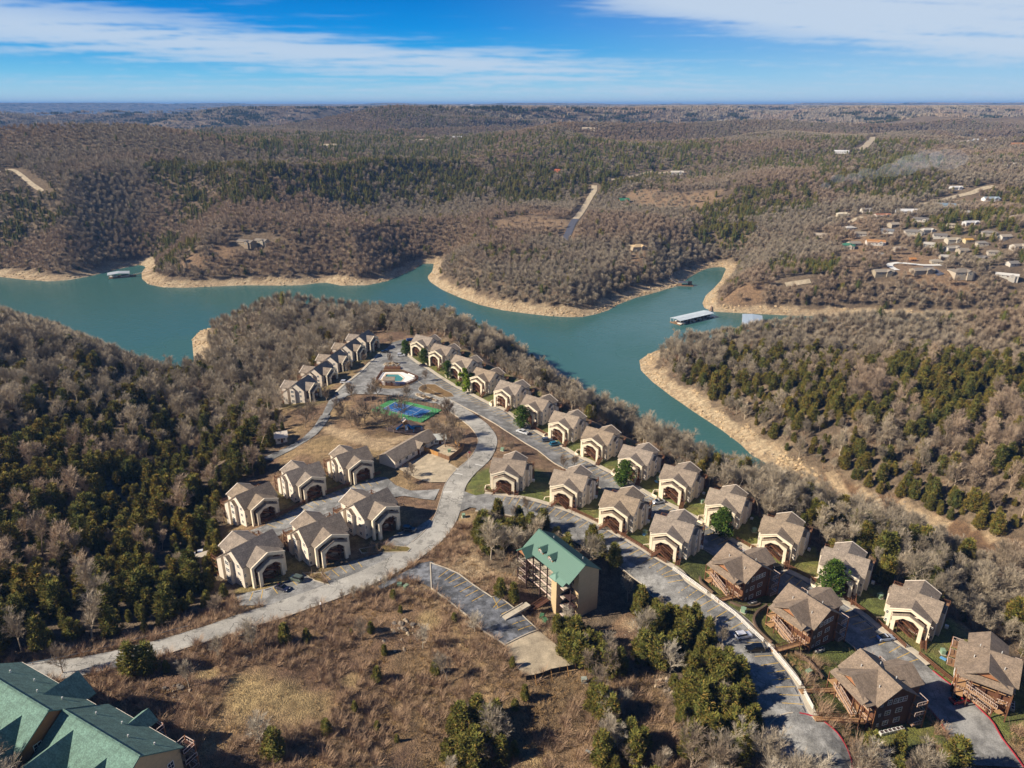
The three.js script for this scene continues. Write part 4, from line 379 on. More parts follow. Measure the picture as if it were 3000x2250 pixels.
// roads on the other shore
for (const [pts, w, kind] of FAR_ROADS) { const l = smoothLine(pts, 8); structure(mesh('far_road', ribbon(l, -w / 2, w / 2, 0.5, 3), { asphalt: M.farAsphalt, gravel: M.gravel, concrete: M.white }[kind])); ROADS.push([l, 0, w / 2 + 4]); }
// ------------------------------------------------------------------ building materials
(function () {
  const shingle = (r, g, b) => texture(512, (u, v) => { const row = Math.floor(v * 40), tab = hash2(Math.floor(u * 26 + (row % 2) * 0.5) % 26, row % 40), a = tile(u, v, 7, 4), e = (v * 40) % 1 < 0.14 ? 0.09 : 0, k = 0.84 + (tab - 0.5) * 0.18 + (a - 0.5) * 0.22 - e + (tile(u, v, 150, 1) - 0.5) * 0.16; return [k * r, k * g, k * b]; }, 7);
  const siding = (r, g, b, rows, dark) => texture(512, (u, v) => { const e = (v * rows) % 1 < 0.1 ? dark : 0, k = 0.96 + (tile(u, v, 9, 4) - 0.5) * 0.1 - e; return [k * r, k * g, k * b]; }, 4);
  const s = (map, extra = {}) => new THREE.MeshStandardMaterial({ map, roughness: 0.92, ...extra });
  const rows = texture(256, (u, v) => grey(((v * 24) % 1) * 0.8 + tile(u, v, 60, 2) * 0.2), 5, false);
  M.shingle = s(shingle(0.66, 0.60, 0.53), { bumpMap: rows, bumpScale: 0.02 }); M.cabinShingle = s(shingle(0.60, 0.53, 0.46), { bumpMap: rows, bumpScale: 0.02 }); M.greenShingle = s(shingle(0.46, 0.60, 0.545), { bumpMap: rows, bumpScale: 0.02 });
  M.siding = s(siding(0.90, 0.855, 0.79, 26, 0.05)); M.stucco = s(texture(512, (u, v) => { const k = 0.96 + (tile(u, v, 5, 5) - 0.5) * 0.14; return [k * 0.92, k * 0.87, k * 0.765]; }, 6));
  M.log = s(siding(0.42, 0.28, 0.20, 14, 0.34)); M.logLight = s(siding(0.62, 0.42, 0.27, 14, 0.25)); M.brick = s(siding(0.36, 0.29, 0.25, 30, 0.2));
  M.towerWall = s(siding(0.80, 0.70, 0.54, 16, 0.06));
  M.metalRoof = new THREE.MeshStandardMaterial({ color: srgb('#5b7d70'), roughness: 0.6, metalness: 0.15 });
  M.brown = std('#6a4630', 0.85); M.brownDark = std('#4a2c20', 0.85); M.deck = std('#8a6a4e', 0.9); M.plank = std('#a9845e', 0.9); M.trim = std('#ded3c4', 0.8); M.post = std('#3d2b2a', 0.7); M.railPale = std('#cdb8ac', 0.8);
  M.glass = new THREE.MeshPhysicalMaterial({ color: srgb('#27313d'), roughness: 0.12, metalness: 0, specularIntensity: 1 });
  M.frame = std('#e6e3dc', 0.6); M.door = std('#5d3b2c', 0.7); M.pipe = std('#d9d9d6', 0.5, { metalness: 0.3 }); M.cedarWall = std('#9a6a48', 0.9);
})();
const paneGeo = join([box(1, 1, 0.05)]), frameGeo = join([box(1, 0.09, 0.09, 0, 0.5, 0), box(1, 0.09, 0.09, 0, -0.5, 0), box(0.09, 1.09, 0.09, -0.5, 0, 0), box(0.09, 1.09, 0.09, 0.5, 0, 0), box(0.05, 1, 0.07, 0, 0, 0), box(1, 0.05, 0.07, 0, 0, 0)]);
// a window: frame with its pane behind, set in a wall that faces turn
function windowAt(parent, x, y, z, w, h, turn = 0) { const f = mesh('window', frameGeo, M.frame, parent); f.position.set(x, y, z); f.scale.set(w, h, 1); f.rotation.y = turn; const p = mesh('pane', paneGeo, M.glass, f); p.position.z = -0.02; return f; }
// rails: posts, two bars and balusters along a run of points (x, y, z)
function rail(pts, hgt = 1.05, gap = 0.42, thick = 0.07) { const g = []; for (let i = 0; i < pts.length - 1; i++) { const a = pts[i], b = pts[i + 1], up = (p, k) => [p[0], p[1] + k, p[2]], l = Math.hypot(b[0] - a[0], b[1] - a[1], b[2] - a[2]), n = Math.max(1, Math.round(l / gap)); g.push(bar(up(a, hgt), up(b, hgt), thick * 1.3), bar(up(a, 0.15), up(b, 0.15), thick)); for (let k = 0; k <= n; k++) { const p = [0, 1, 2].map((c) => lerp(a[c], b[c], k / n)); g.push(bar(p, up(p, hgt), k % 4 === 0 ? thick * 1.3 : thick * 0.6)); } } return g; }
// a flight of steps from a to b, w wide (x-z plane direction taken from a to b)
function flight(a, b, w) { const g = [], d = [b[0] - a[0], b[2] - a[2]], l = Math.hypot(...d), ux = d[0] / l, uz = d[1] / l, n = Math.max(2, Math.round(Math.abs(b[1] - a[1]) / 0.19)); for (const s of [-1, 1]) g.push(bar([a[0] - uz * s * w / 2, a[1] - 0.12, a[2] + ux * s * w / 2], [b[0] - uz * s * w / 2, b[1] - 0.12, b[2] + ux * s * w / 2], 0.09, 0.3)); for (let k = 0; k < n; k++) { const t = (k + 0.5) / n; g.push(box(l / n + 0.04, 0.06, w, lerp(a[0], b[0], t), lerp(a[1], b[1], t), lerp(a[2], b[2], t), Math.atan2(-uz, ux))); } return g; }
const flightRails = (a, b, w) => { const d = [b[0] - a[0], b[2] - a[2]], l = Math.hypot(...d), ux = d[0] / l, uz = d[1] / l; return [-1, 1].flatMap((s) => rail([[a[0] - uz * s * w / 2, a[1], a[2] + ux * s * w / 2], [b[0] - uz * s * w / 2, b[1], b[2] + ux * s * w / 2]])); };

// ------------------------------------------------------------------ the condominium with the stepped portal
function makeCondo(entries) {
  const o = new THREE.Group(); o.userData = { category: 'building' };
  const RY = 10.6, HF = 4.3, EF = 7.2, HR = 7.0, EB = 5.5, kf = (RY - EF) / HF, kr = (RY - EB) / HR, L = 6.2, roofY = (z) => z > 0 ? RY - kf * z : RY + kr * z;
  part('wall', prismX([[-HR, -3], [HF, -3], [HF, EF - 0.3], [0, RY - 0.3], [-HR, EB - 0.3]], -L, L), M.siding, o);
  part('roof', [slab([[-L - 0.3, RY, 0], [L + 0.3, RY, 0], [L + 0.3, roofY(HF + 0.45), HF + 0.45], [-L - 0.3, roofY(HF + 0.45), HF + 0.45]], 0.26), slab([[-L - 0.3, RY, 0], [L + 0.3, RY, 0], [L + 0.3, roofY(-HR - 0.45), -HR - 0.45], [-L - 0.3, roofY(-HR - 0.45), -HR - 0.45]], 0.26)], M.shingle, o);
  // front gable over the two portals
  const PA = 9.1, PS = 6.95, PX = 5.1, zA = (RY - PA) / kf, zS = (RY - PS) / kf;
  part('porch_roof', [1, -1].map((s) => slab([[0, PA + 0.12, zA - 0.2], [0, PA + 0.12, 6.75], [s * (PX + 0.1), PS + 0.06, 6.75], [s * (PX + 0.1), PS + 0.06, zS - 0.1]], 0.22)), M.shingle, o);
  part('outer_portal', prism([[-PX, -3], [-PX, PS - 0.2], [0, PA - 0.1], [PX, PS - 0.2], [PX, -3], [PX - 0.7, -3], [PX - 0.7, PS - 0.7], [0, PA - 0.8], [-PX + 0.7, PS - 0.7], [-PX + 0.7, -3]], 6.1, 6.9), M.stucco, o);
  part('portal_trim', [1, -1].map((s) => slab([[0, PA + 0.16, 6.76], [0, PA + 0.16, 7.08], [s * (PX + 0.12), PS + 0.1, 7.08], [s * (PX + 0.12), PS + 0.1, 6.76]], 0.3)), M.stucco, o);
  part('inner_portal', prism([[-3.9, -3], [-3.9, 5.65], [0, 7.4], [3.9, 5.65], [3.9, -3], [2.95, -3], [2.95, 4.75], [1.3, 6.15], [-1.3, 6.15], [-2.95, 4.75], [-2.95, -3]], 7.35, 8.1), M.stucco, o);
  part('portal_roof', [1, -1].map((s) => slab([[0, 7.78, 7.0], [0, 7.72, 7.98], [s * 4.0, 5.92, 7.98], [s * 4.0, 5.98, 7.0]], 0.2)), M.shingle, o);
  // rear gable
  const BA = 9.0, BS = 6.7, BX = 4.5, bA = (RY - BA) / kr, bS = (RY - BS) / kr;
  part('rear_wall', prism([[-BX, -3], [BX, -3], [BX, BS - 0.25], [0, BA - 0.25], [-BX, BS - 0.25]], -9.3, -HR + 0.05), M.siding, o);
  part('rear_roof', [1, -1].map((s) => slab([[0, BA + 0.1, -bA + 0.2], [0, BA + 0.1, -9.7], [s * (BX + 0.2), BS + 0.02, -9.7], [s * (BX + 0.2), BS + 0.02, -bS + 0.1]], 0.22)), M.shingle, o);
  part('rear_trim', [1, -1].map((s) => slab([[0, BA + 0.17, -9.71], [0, BA + 0.17, -9.98], [s * (BX + 0.3), BS + 0.06, -9.98], [s * (BX + 0.3), BS + 0.06, -9.71]], 0.36)), M.trim, o);
  for (const s of [-1, 1]) {
    // stepped bays on the gable ends
    const X0 = s > 0 ? L - 0.02 : -L - 1.0, X1 = s > 0 ? L + 1.0 : -L + 0.02;
    part('rear_bay', prismX([[-6.95, -3], [-4.5, -3], [-4.5, roofY(-4.5) - 0.55], [-6.95, roofY(-6.95) - 0.35]], X0, X1), M.siding, o);
    part('rear_bay_roof', slab([[s * L, roofY(-4.4) - 0.36, -4.4], [s * (L + 1.15), roofY(-4.4) - 0.38, -4.4], [s * (L + 1.15), roofY(-7.1) - 0.12, -7.1], [s * L, roofY(-7.1) - 0.12, -7.1]], 0.16), M.shingle, o);
    part('middle_bay', prismX([[-2.9, -3], [-0.3, -3], [-0.3, 7.0], [-1.6, 8.1], [-2.9, 7.7]], X0, X1), M.siding, o);
    part('middle_bay_roof', [slab([[s * L, 8.26, -1.6], [s * (L + 1.12), 8.26, -1.6], [s * (L + 1.12), 7.05, -0.15], [s * L, 7.05, -0.15]], 0.15), slab([[s * L, 7.8, -3.05], [s * (L + 1.12), 7.8, -3.05], [s * (L + 1.12), 8.262, -1.602], [s * L, 8.262, -1.602]], 0.15)], M.shingle, o);
    const t = s * Math.PI / 2;
    for (const y of [1.2, 3.9, 6.2]) { windowAt(o, s * (L + 1.02), y, -1.6, 1.6, 1.25, t); windowAt(o, s * (L + 0.02), y, 2.2, 1.15, 1.1, t); if (y < 6) windowAt(o, s * 5.72, y, HF + 0.03, 0.62, 0.95); }
    // rear balconies: three decks on posts
    for (const y of [-0.4, 2.2, 4.6]) { part('balcony', box(2.7, 0.2, 2.4, s * (L - 0.2), y, -8.2), M.deck, o); part('balcony_rail', rail([[s * (L + 1.1), y + 0.1, -7.1], [s * (L + 1.1), y + 0.1, -9.3], [s * 4.6, y + 0.1, -9.3]], 1.0, 0.4), M.brown, o); }
    part('balcony_post', bar([s * (L + 1.1), -4, -9.32], [s * (L + 1.1), 5.8, -9.32], 0.22), M.brown, o);
  }
  // landings and stairs inside the portal
  for (const y of [0.0, 2.7, 5.2]) { part('landing', box(8.6, 0.18, 1.3, 0, y - 0.05, 5.0), M.brown, o); if (y > 0) for (const s of [-1, 1]) part('landing_rail', rail([[s * 4.3, y, 5.6], [s * 2.2, y, 5.6]]), M.brown, o); for (const x of [-3, 3]) if (y < 5) part('door', box(1, 2.1, 0.08, x, y + 1.05, HF + 0.04), M.door, o); }
  for (const [a, b] of [[[2.1, 0, 6.55], [-2.1, 2.7, 6.55]], [[2.1, 2.7, 6.55], [-2.1, 5.2, 6.55]]]) { const f = part('stair_flight', flight(a, b, 1.2), M.brown, o); part('stair_rail', flightRails(a, b, 1.2), M.brown, f); }
  for (const y of [2.7, 5.2]) for (const s of [-2.7, 2.7]) part('stair_landing', box(1.1, 0.16, 2.0, s, y - 0.05, 6.2), M.brown, o);
  for (const x of [-2.2, 2.2]) for (const z of [5.7, 7.2]) part('stair_post', bar([x, -3, z], [x, 5.8, z], 0.18), M.brownDark, o);
  if (entries > 0) { const a = [4.5, 1.4, 7.2], b = [5.4, -0.1, 11.2], f = part('entry_stair', flight(a, b, 1.3), M.brown, o); part('entry_rail', flightRails(a, b, 1.3), M.brown, f); part('entry_landing', box(1.6, 0.16, 1.6, 4.5, 1.32, 6.4), M.brown, o); }
  if (entries > 1) { const a = [-1.0, 3.6, 8.7], b = [-4.4, 0.3, 9.4], f = part('entry_stair', flight(a, b, 1.3), M.brown, o); part('entry_rail', flightRails(a, b, 1.3), M.brown, f); const d = [2.4, 1.2, 8.7], f2 = part('entry_stair', flight(a, d, 1.3), M.brown, o); part('entry_rail', flightRails(a, d, 1.3), M.brown, f2); }
  if (entries > 0) part('retaining_wall', [bar([-5.2, -0.1, 8.2], [-7.4, -0.1, 7.4], 0.3, 1.9), bar([-7.4, -0.1, 7.4], [-8.0, -0.1, 4.4], 0.3, 1.9), bar([-8.0, -0.1, 4.4], [-6.2, -0.1, 2.9], 0.3, 1.9)], M.stucco, o);
  part('air_conditioner', box(0.9, 0.85, 0.9, L + 2.0, 0.3, -4.6), M.pipe, o);
  for (const [x, z] of [[-2.6, -1.6], [3.1, -2]]) part('vent_pipe', cyl(0.07, 0.07, 0.6, x, roofY(z) + 0.2, z), M.pipe, o);
  return o;
}
const protos = [0, 1, 2].map(makeCondo);
// each house has weathered in its own way
const weathered = (m, k, r, g, b) => { const c = m.clone(); c.color = new THREE.Color().setRGB(k * r, k * g, k * b); return c; }, roofMats = [M.shingle, weathered(M.shingle, 0.86, 1, 0.99, 1), weathered(M.shingle, 1.0, 0.93, 0.95, 1), weathered(M.shingle, 0.92, 1, 0.96, 0.9)], wallMats = [M.siding, weathered(M.siding, 0.95, 1, 0.98, 0.95), weathered(M.siding, 0.9, 1, 1, 1)];
const weather = (o, i) => o.traverse((m) => { if (m.material === M.shingle) m.material = roofMats[(i * 7 + 3) % 4]; else if (m.material === M.siding) m.material = wallMats[(i * 5 + 1) % 3]; });
function placeRow(row, proto, text, group) { HOUSES[row].forEach(([x, y, z, a], i) => { const c = protos[proto].clone(); c.name = numbered('condo_building'); c.position.set(x, y + 0.05, z); c.rotation.y = a; c.scale.setScalar({ FRONT: 1.11, BACK: 1.03 }[row] || 1); c.userData = { label: text(i), category: 'building', group }; weather(c, i + row.length); scene.add(c); }); }
placeRow('RIGHT', 1, (i) => `cream three storey condo, ${ORD[i]} from the pool end of the lakeside lane`, 'condos along the lakeside lane');
placeRow('MIDDLE', 2, (i) => `cream condo with double stair on the upper lane, ${ORD[i]} from the main road`, 'condos along the upper lane');
placeRow('BACK', 0, (i) => `cream condo behind the railed parking lot, ${['backing the woods', 'between two others', 'next to the long low clubhouse'][i]}`, 'condos round the small parking lot');
placeRow('FRONT', 0, (i) => `cream condo facing the main road, ${['with the dark sedan parked before it', 'between two others', 'nearest the road junction'][i]}`, 'condos facing the main road');
placeRow('NORTH', 0, (i) => `cream condo in the row on the pool drive, ${ORD[i]} from the park trees`, 'condos beside the pool drive');

// ------------------------------------------------------------------ the log cabins
function makeCabin() {
  const o = new THREE.Group(); o.userData = { category: 'building' };
  const RY = 12.2, EY = 8.2, HZ = 5.8, L = 6.4, k = (RY - EY) / HZ;
  part('wall', prismX([[-HZ + 0.6, -3.5], [HZ - 0.6, -3.5], [HZ - 0.6, EY + 0.1], [0, RY - 0.35], [-HZ + 0.6, EY + 0.1]], -L + 0.7, L - 0.7), M.log, o);
  part('roof', [1, -1].map((s) => slab([[-L - 0.3, RY, 0], [L + 0.3, RY, 0], [L + 0.3, EY, s * HZ], [-L - 0.3, EY, s * HZ]], 0.28)), M.cabinShingle, o);
  const PA = 11.6, PS = 8.1, PX = 6.0, zA = (RY - PA) / k, zS = (RY - PS) / k, ZF = 8.3;
  part('porch_roof', [1, -1].map((s) => slab([[0, PA + 0.14, zA - 0.2], [0, PA + 0.14, ZF], [s * PX, PS + 0.06, ZF], [s * PX, PS + 0.06, zS - 0.1]], 0.24)), M.cabinShingle, o);
  part('porch_gable', prism([[-3.2, 9.55], [3.2, 9.55], [0, PA - 0.12]], ZF - 0.9, ZF - 0.75), M.cedarWall, o);
  part('porch_skirt', slab([[-5.4, 9.3, ZF - 0.8], [5.4, 9.3, ZF - 0.8], [5.4, 8.5, ZF + 0.9], [-5.4, 8.5, ZF + 0.9]], 0.2), M.cabinShingle, o);
  part('rear_roof', [1, -1].map((s) => slab([[0, 11.2, -(RY - 11.2) / k + 0.2], [0, 11.2, -9.4], [s * 4.4, 8.6, -9.4], [s * 4.4, 8.6, -(RY - 8.6) / k]], 0.24)), M.cabinShingle, o);
  part('rear_wall', prism([[-3.8, -3.5], [3.8, -3.5], [3.8, 8.7], [0, 10.9], [-3.8, 8.7]], -8.9, -HZ + 0.62), M.log, o);
  for (const s of [-1, 1]) for (const z of [HZ - 0.5, -HZ + 0.5]) part('corner_log', bar([s * (L - 0.55), -3.5, z], [s * (L - 0.55), EY + 0.1, z], 0.34), M.logLight, o);
  for (const s of [-1, 1]) part('brick_pier', box(0.24, 11.6, 2.2, s * (L - 0.62), 2.3, 3.8), M.brick, o);
  for (const s of [-1, 1]) {
    const t = s * Math.PI / 2, X = s * (L - 0.67);
    for (const y of [1.3, 4.3]) { windowAt(o, X, y, -1.7, 1.7, 1.3, t); windowAt(o, X, y, 1.5, 1.5, 1.3, t); }
    for (const z of [-2.8, -1.5, -0.2, 1.5]) windowAt(o, X, 7.4, z, 1.1, 1.4, t);
    for (const y of [1.5, 4.4, 7.3]) windowAt(o, s * (L - 0.48), y, 3.9, 0.6, 0.8, t);
    for (const y of [0, 2.95, 5.9]) { part('balcony', box(2.6, 0.2, 3.0, s * (L - 0.2), y, -HZ - 0.6), M.deck, o); part('balcony_rail', rail([[s * (L + 1.05), y + 0.1, -HZ + 0.9], [s * (L + 1.05), y + 0.1, -HZ - 2.0], [s * (L - 1.4), y + 0.1, -HZ - 2.0]], 1.0, 0.8), M.railPale, o); }
    part('balcony_post', [bar([s * (L + 1.05), -3.5, -HZ - 2.0], [s * (L + 1.05), 7.0, -HZ - 2.0], 0.24)], M.logLight, o);
  }
  // the open stair hall in front: decks, posts, flights with pale rails
  for (const y of [0, 2.95, 5.9]) { part('walkway', box(11.6, 0.2, 1.6, 0, y, HZ + 0.25), M.plank, o); if (y) for (const s of [-1, 1]) part('walkway_rail', rail([[s * 5.7, y + 0.1, HZ + 1.0], [s * 2.6, y + 0.1, HZ + 1.0]], 1.05, 0.5), M.railPale, o); }
  for (const y of [2.95, 5.9]) part('stair_platform', box(2.0, 0.2, 2.8, -4.6, y, HZ + 2.0), M.plank, o);
  for (const [a, b] of [[[2.6, 0, HZ + 1.65], [-3.5, 2.95, HZ + 1.65]], [[3.4, 2.95, HZ + 2.85], [-3.5, 5.9, HZ + 2.85]]]) { const f = part('stair_flight', flight(a, b, 1.1), M.plank, o); part('stair_rail', flightRails(a, b, 1.1), M.railPale, f); }
  for (const x of [-5.5, -2.7, 2.7, 5.5]) for (const z of [HZ + 0.95, ZF + 0.7]) part('porch_post', bar([x, -3.5, z], [x, 8.3, z], 0.24), M.brown, o);
  for (const x of [-3.2, 0, 3.2]) for (const y of [0.1, 3.05, 6.0]) part('door', box(1, 2.1, 0.08, x, y + 1.05, HZ - 0.55), M.door, o);
  for (const [x, z] of [[-3, 2.6], [3.4, 3.0], [-2, -2], [2.6, -2.4]]) part('vent_pipe', cyl(0.11, 0.11, 0.8, x, RY - k * Math.abs(z) + 0.3, z), M.pipe, o);
  return o;
}
const cabin = makeCabin();
HOUSES.CABIN.forEach(([x, y, z, a], i) => {
  const c = cabin.clone(); c.name = numbered('log_cabin'); c.position.set(x, y, z); c.rotation.y = a; scene.add(c);
  c.userData = { label: ['brown log lodge with pale stairs, next to the last cream condo of the upper lane', 'brown log lodge between the two others on the upper lane', 'brown log lodge beside the turning circle with red kerb', 'brown log lodge at the end of the lakeside row by the red car'][i], category: 'building', group: 'log lodges' };
  for (let u = 0; u < (i === 2 ? 6 : 3); u++) { const lx = 7.1, lz = 3.4 - u * 1.15, wx = x + Math.cos(a) * lx + Math.sin(a) * lz, wz = z - Math.sin(a) * lx + Math.cos(a) * lz; const ac = thing('air_conditioner', 'grey air conditioner in the row along the log lodge end wall', 'air conditioner', 'air conditioners by the log lodges', wx, Math.min(y, height(wx, wz)) - 0.1, wz, a); part('casing', box(0.85, 0.85, 0.85, 0, 0.45, 0), M.pipe, ac); part('fan_grille', cyl(0.34, 0.34, 0.06, 0, 0.9, 0, 12), M.post, ac); }
  // footbridge from the sidewalk to the upper floor
  const wide = 1.5, P = (lx, lz) => [x + Math.cos(a) * lx + Math.sin(a) * lz, z - Math.sin(a) * lx + Math.cos(a) * lz];
  for (const lx of i === 2 ? [-4.6, 5.2] : [i === 3 ? -3.8 : 4.6]) {
    const p0 = P(lx, 7.4), n0 = P(lx + (i === 3 ? 0 : 1), 20); let best = null;
    for (const q of (i === 3 ? rightEdge : leftEdge)) { const dx = q[0] - p0[0], dz = q[1] - p0[1], dd = Math.hypot(dx, dz), ang = Math.abs((dx * (n0[0] - p0[0]) + dz * (n0[1] - p0[1])) / (dd * 12 + 1e-6)); if (!best || dd * (2 - ang) < best[0]) best = [dd * (2 - ang), q]; }
    const e = best[1], ey = height(e[0], e[1]) + 0.4, br = thing('footbridge', `brown timber footbridge from the sidewalk to ${['the log lodge next to the last cream condo', 'the middle log lodge', 'the log lodge by the turning circle', 'the log lodge by the red car'][i]}`, 'footbridge', 'timber footbridges', p0[0], 0, p0[1]);
    const A = [0, y + 2.95, 0], B = [e[0] - p0[0], ey, e[1] - p0[1]], d = [B[0] - A[0], B[2] - A[2]], l = Math.hypot(...d), nx = -d[1] / l * wide / 2, nz = d[0] / l * wide / 2;
    part('deck', bar(A, B, wide, 0.2), M.plank, br);
    for (const s of [-1, 1]) part('railing', rail([[A[0] + nx * s, A[1], A[2] + nz * s], [B[0] + nx * s, B[1], B[2] + nz * s]], 1.1, 0.45), M.brown, br);
    for (const t of [0.3, 0.65]) { const px = lerp(A[0], B[0], t), pz = lerp(A[2], B[2], t), py = lerp(A[1], B[1], t), gy = height(px + p0[0], pz + p0[1]); if (py > gy + 0.5) part('support', [bar([px + nx, gy - 0.3, pz + nz], [px + nx, py, pz + nz], 0.2), bar([px - nx, gy - 0.3, pz - nz], [px - nx, py, pz - nz], 0.2)], M.brownDark, br); }
  }
});

// ------------------------------------------------------------------ the tall block with the green metal roof
(function () {
  const [x, , z, a] = HOUSES.TOWER[0], o = thing('tower_block', 'tall beige block with green metal roof and open front galleries', 'building', null, x, 47.3, z, a);
  const RY = 16.7, EY = 13.4, HB = 5.4, HF = 5.6, L = 10.6, kb = (RY - EY) / HB, kq = 0.72, yF = (zz) => RY - kq * zz;
  for (const s of [-1, 1]) part('end_wall', prismX([[-HB, -4], [1.9, -4], [1.9, yF(1.9) - 0.3], [0, RY - 0.3], [-HB, EY - 0.3]], s > 0 ? L - 0.5 : -L + 0.1, s > 0 ? L - 0.1 : -L + 0.5), M.towerWall, o);
  part('rear_wall', box(2 * L - 1.1, EY + 3.6, 0.3, 0, (EY - 4.5) / 2, -HB + 0.2), M.towerWall, o);
  part('inner_wall', box(2 * L - 1.1, 18.6, 0.3, 0, 5.2, 1.6), M.towerWall, o);
  part('roof', [slab([[-L - 0.3, RY, 0], [L + 0.2, RY, 0], [L + 0.2, EY - 0.4, -HB - 0.5], [-L - 0.3, EY - 0.4, -HB - 0.5]], 0.2), slab([[-L - 0.3, RY, 0], [L + 0.2, RY, 0], [L + 0.2, yF(HF), HF], [-L - 0.3, yF(HF), HF]], 0.2)], M.metalRoof, o);
  const ribs = []; for (let t = -L; t < L + 0.1; t += 0.46) { ribs.push(bar([t, RY + 0.03, 0], [t, yF(HF) + 0.03, HF], 0.05, 0.08), bar([t, RY + 0.03, 0], [t, EY - 0.37, -HB - 0.5], 0.05, 0.08)); } stuff(part('roof_rib', ribs, M.metalRoof, o));
  part('ridge_cap', box(2 * L + 0.5, 0.14, 0.5, 0, RY + 0.06, 0), M.metalRoof, o);
  // stair tower with its own gable at the far end
  const g0 = -L - 0.2, g1 = -L + 4.4, gm = (g0 + g1) / 2, gz = 8.0, gy = 14.2, ge = 12.2;
  part('stair_roof', [slab([[gm, gy, 3.0], [gm, gy, gz], [g0 - 0.3, ge, gz], [g0 - 0.3, ge, 5.0]], 0.2), slab([[gm, gy, 3.0], [gm, gy, gz], [g1 + 0.3, ge, gz], [g1 + 0.3, ge, 5.0]], 0.2)], M.metalRoof, o);
  const gr = []; for (let t = 0; t <= 12; t++) { const zz = lerp(4.0, gz, t / 12); gr.push(bar([gm, gy + 0.04, zz], [g0 - 0.3, ge + 0.04, zz], 0.05, 0.08), bar([gm, gy + 0.04, zz], [g1 + 0.3, ge + 0.04, zz], 0.05, 0.08)); } stuff(part('stair_roof_rib', gr, M.metalRoof, o));
  part('stair_gable', prism([[g0, ge], [g1, ge], [gm, gy - 0.15]], gz - 0.5, gz - 0.35), M.cedarWall, o);
  for (const [px, pz] of [[g0 + 0.2, gz - 0.3], [g1 - 0.1, gz - 0.3], [g0 + 0.2, 5.2]]) part('post', bar([px, -4, pz], [px, ge, pz], 0.34), M.post, o);
  // galleries
  for (const y of [0, 2.95, 5.9, 8.85]) {
    part('gallery', box(2 * L - 3.2, 0.28, 3.4, -0.9, y, 3.4), M.concrete, o);
    part('gallery_edge', box(2 * L - 3.2, 0.42, 0.12, -0.9, y, 5.16), M.railPale, o);
    part('gallery_rail', rail([[-L + 4.4, y + 0.14, 5.0], [L - 6.8, y + 0.14, 5.0]], 1.05, 0.9, 0.05), M.post, o);
    for (const dx of [-5.5, -2.5, 0.5, 3.5, 6.2]) { part('door', box(1.0, 2.1, 0.1, dx, y + 1.2, 1.8), M.door, o); part('gallery_window', box(1.1, 1.2, 0.08, dx + 1.5, y + 1.5, 1.79), M.glass, o); }
    if (y < 8) { const s1 = [g0 + 0.8, y + 0.1, 6.9], s2 = [g1 - 0.6, y + 1.45, 6.9], f = part('stair_flight', flight(s1, s2, 1.1), M.post, o); part('stair_rail', flightRails(s1, s2, 1.1), M.post, f); const q1 = [g1 - 0.6, y + 1.45, 5.7], q2 = [g0 + 0.8, y + 2.9, 5.7], f2 = part('stair_flight', flight(q1, q2, 1.1), M.post, o); part('stair_rail', flightRails(q1, q2, 1.1), M.post, f2); }
    part('stair_deck', box(1.4, 0.2, 3.0, g0 + 0.8, y, 6.3), M.concrete, o);
    part('stair_rail', rail([[g0 + 0.2, y + 0.1, 7.7], [g1, y + 0.1, 7.7]], 1.05, 0.6, 0.06), M.railPale, o);
  }
  for (const px of [-6.2, -2.8, 0.6, 3.6]) part('gallery_post', bar([px, -4, 5.25], [px, yF(5.25) - 0.1, 5.25], 0.3), M.post, o);
  // lift shaft with its lower roof at the near end
  part('lift_shaft', box(2.3, 15.6, 3.4, L - 5.5, 3.9, 4.6), M.towerWall, o);
  part('lift_roof', [slab([[L - 4.2, yF(HF) + 0.02, HF - 0.1], [L - 0.9, yF(HF) + 0.02, HF - 0.1], [L - 0.9, yF(HF) - 0.9, HF + 1.3], [L - 4.2, yF(HF) - 0.9, HF + 1.3]], 0.2)], M.metalRoof, o);
  part('lift_gable_roof', [slab([[L - 5.5, 13.6, 4.0], [L - 5.5, 12.9, 5.8], [L - 7.0, 11.6, 7.0], [L - 7.0, 12.6, 4.6]], 0.2), slab([[L - 5.5, 13.6, 4.0], [L - 5.5, 12.9, 5.8], [L - 4.0, 11.6, 7.0], [L - 4.0, 12.6, 4.6]], 0.2), slab([[L - 5.5, 12.9, 5.8], [L - 7.0, 11.6, 7.0], [L - 4.0, 11.6, 7.0]], 0.2)], M.metalRoof, o);
  for (const y of [0.4, 3.3, 6.2]) part('end_balcony', [box(4.0, 0.2, 2.6, L - 2.4, y, 3.2), ...rail([[L - 0.45, y + 0.1, 2.0], [L - 0.45, y + 0.1, 4.4]], 1.0, 0.5)], M.post, o);
  part('end_post', bar([L - 0.5, -4, 4.3], [L - 0.5, yF(4.3) - 0.2, 4.3], 0.28), M.post, o);
  for (const dx of [-4.2, 0.3]) { // dormers
    part('dormer_wall', prism([[dx - 1.15, 12.2], [dx + 1.15, 12.2], [dx + 1.15, 14.75], [dx, 15.55], [dx - 1.15, 14.75]], 1.6, 4.1), M.logLight, o);
    part('dormer_roof', [1, -1].map((s) => slab([[dx, 15.75, 1.2], [dx, 15.75, 4.5], [dx + s * 1.5, 14.7, 4.5], [dx + s * 1.5, 14.7, 2.6]], 0.14)), M.metalRoof, o);
    const rb = []; for (let t = 0; t <= 8; t++) for (const s of [-1, 1]) { const zz = lerp(2.5, 4.4, t / 8); rb.push(bar([dx, 15.8, zz], [dx + s * 1.5, 14.75, zz], 0.05, 0.07)); } stuff(part('dormer_rib', rb, M.metalRoof, o));
    windowAt(o, dx - 0.42, 14.1, 4.13, 0.66, 0.95); windowAt(o, dx + 0.42, 14.1, 4.13, 0.66, 0.95);
  }
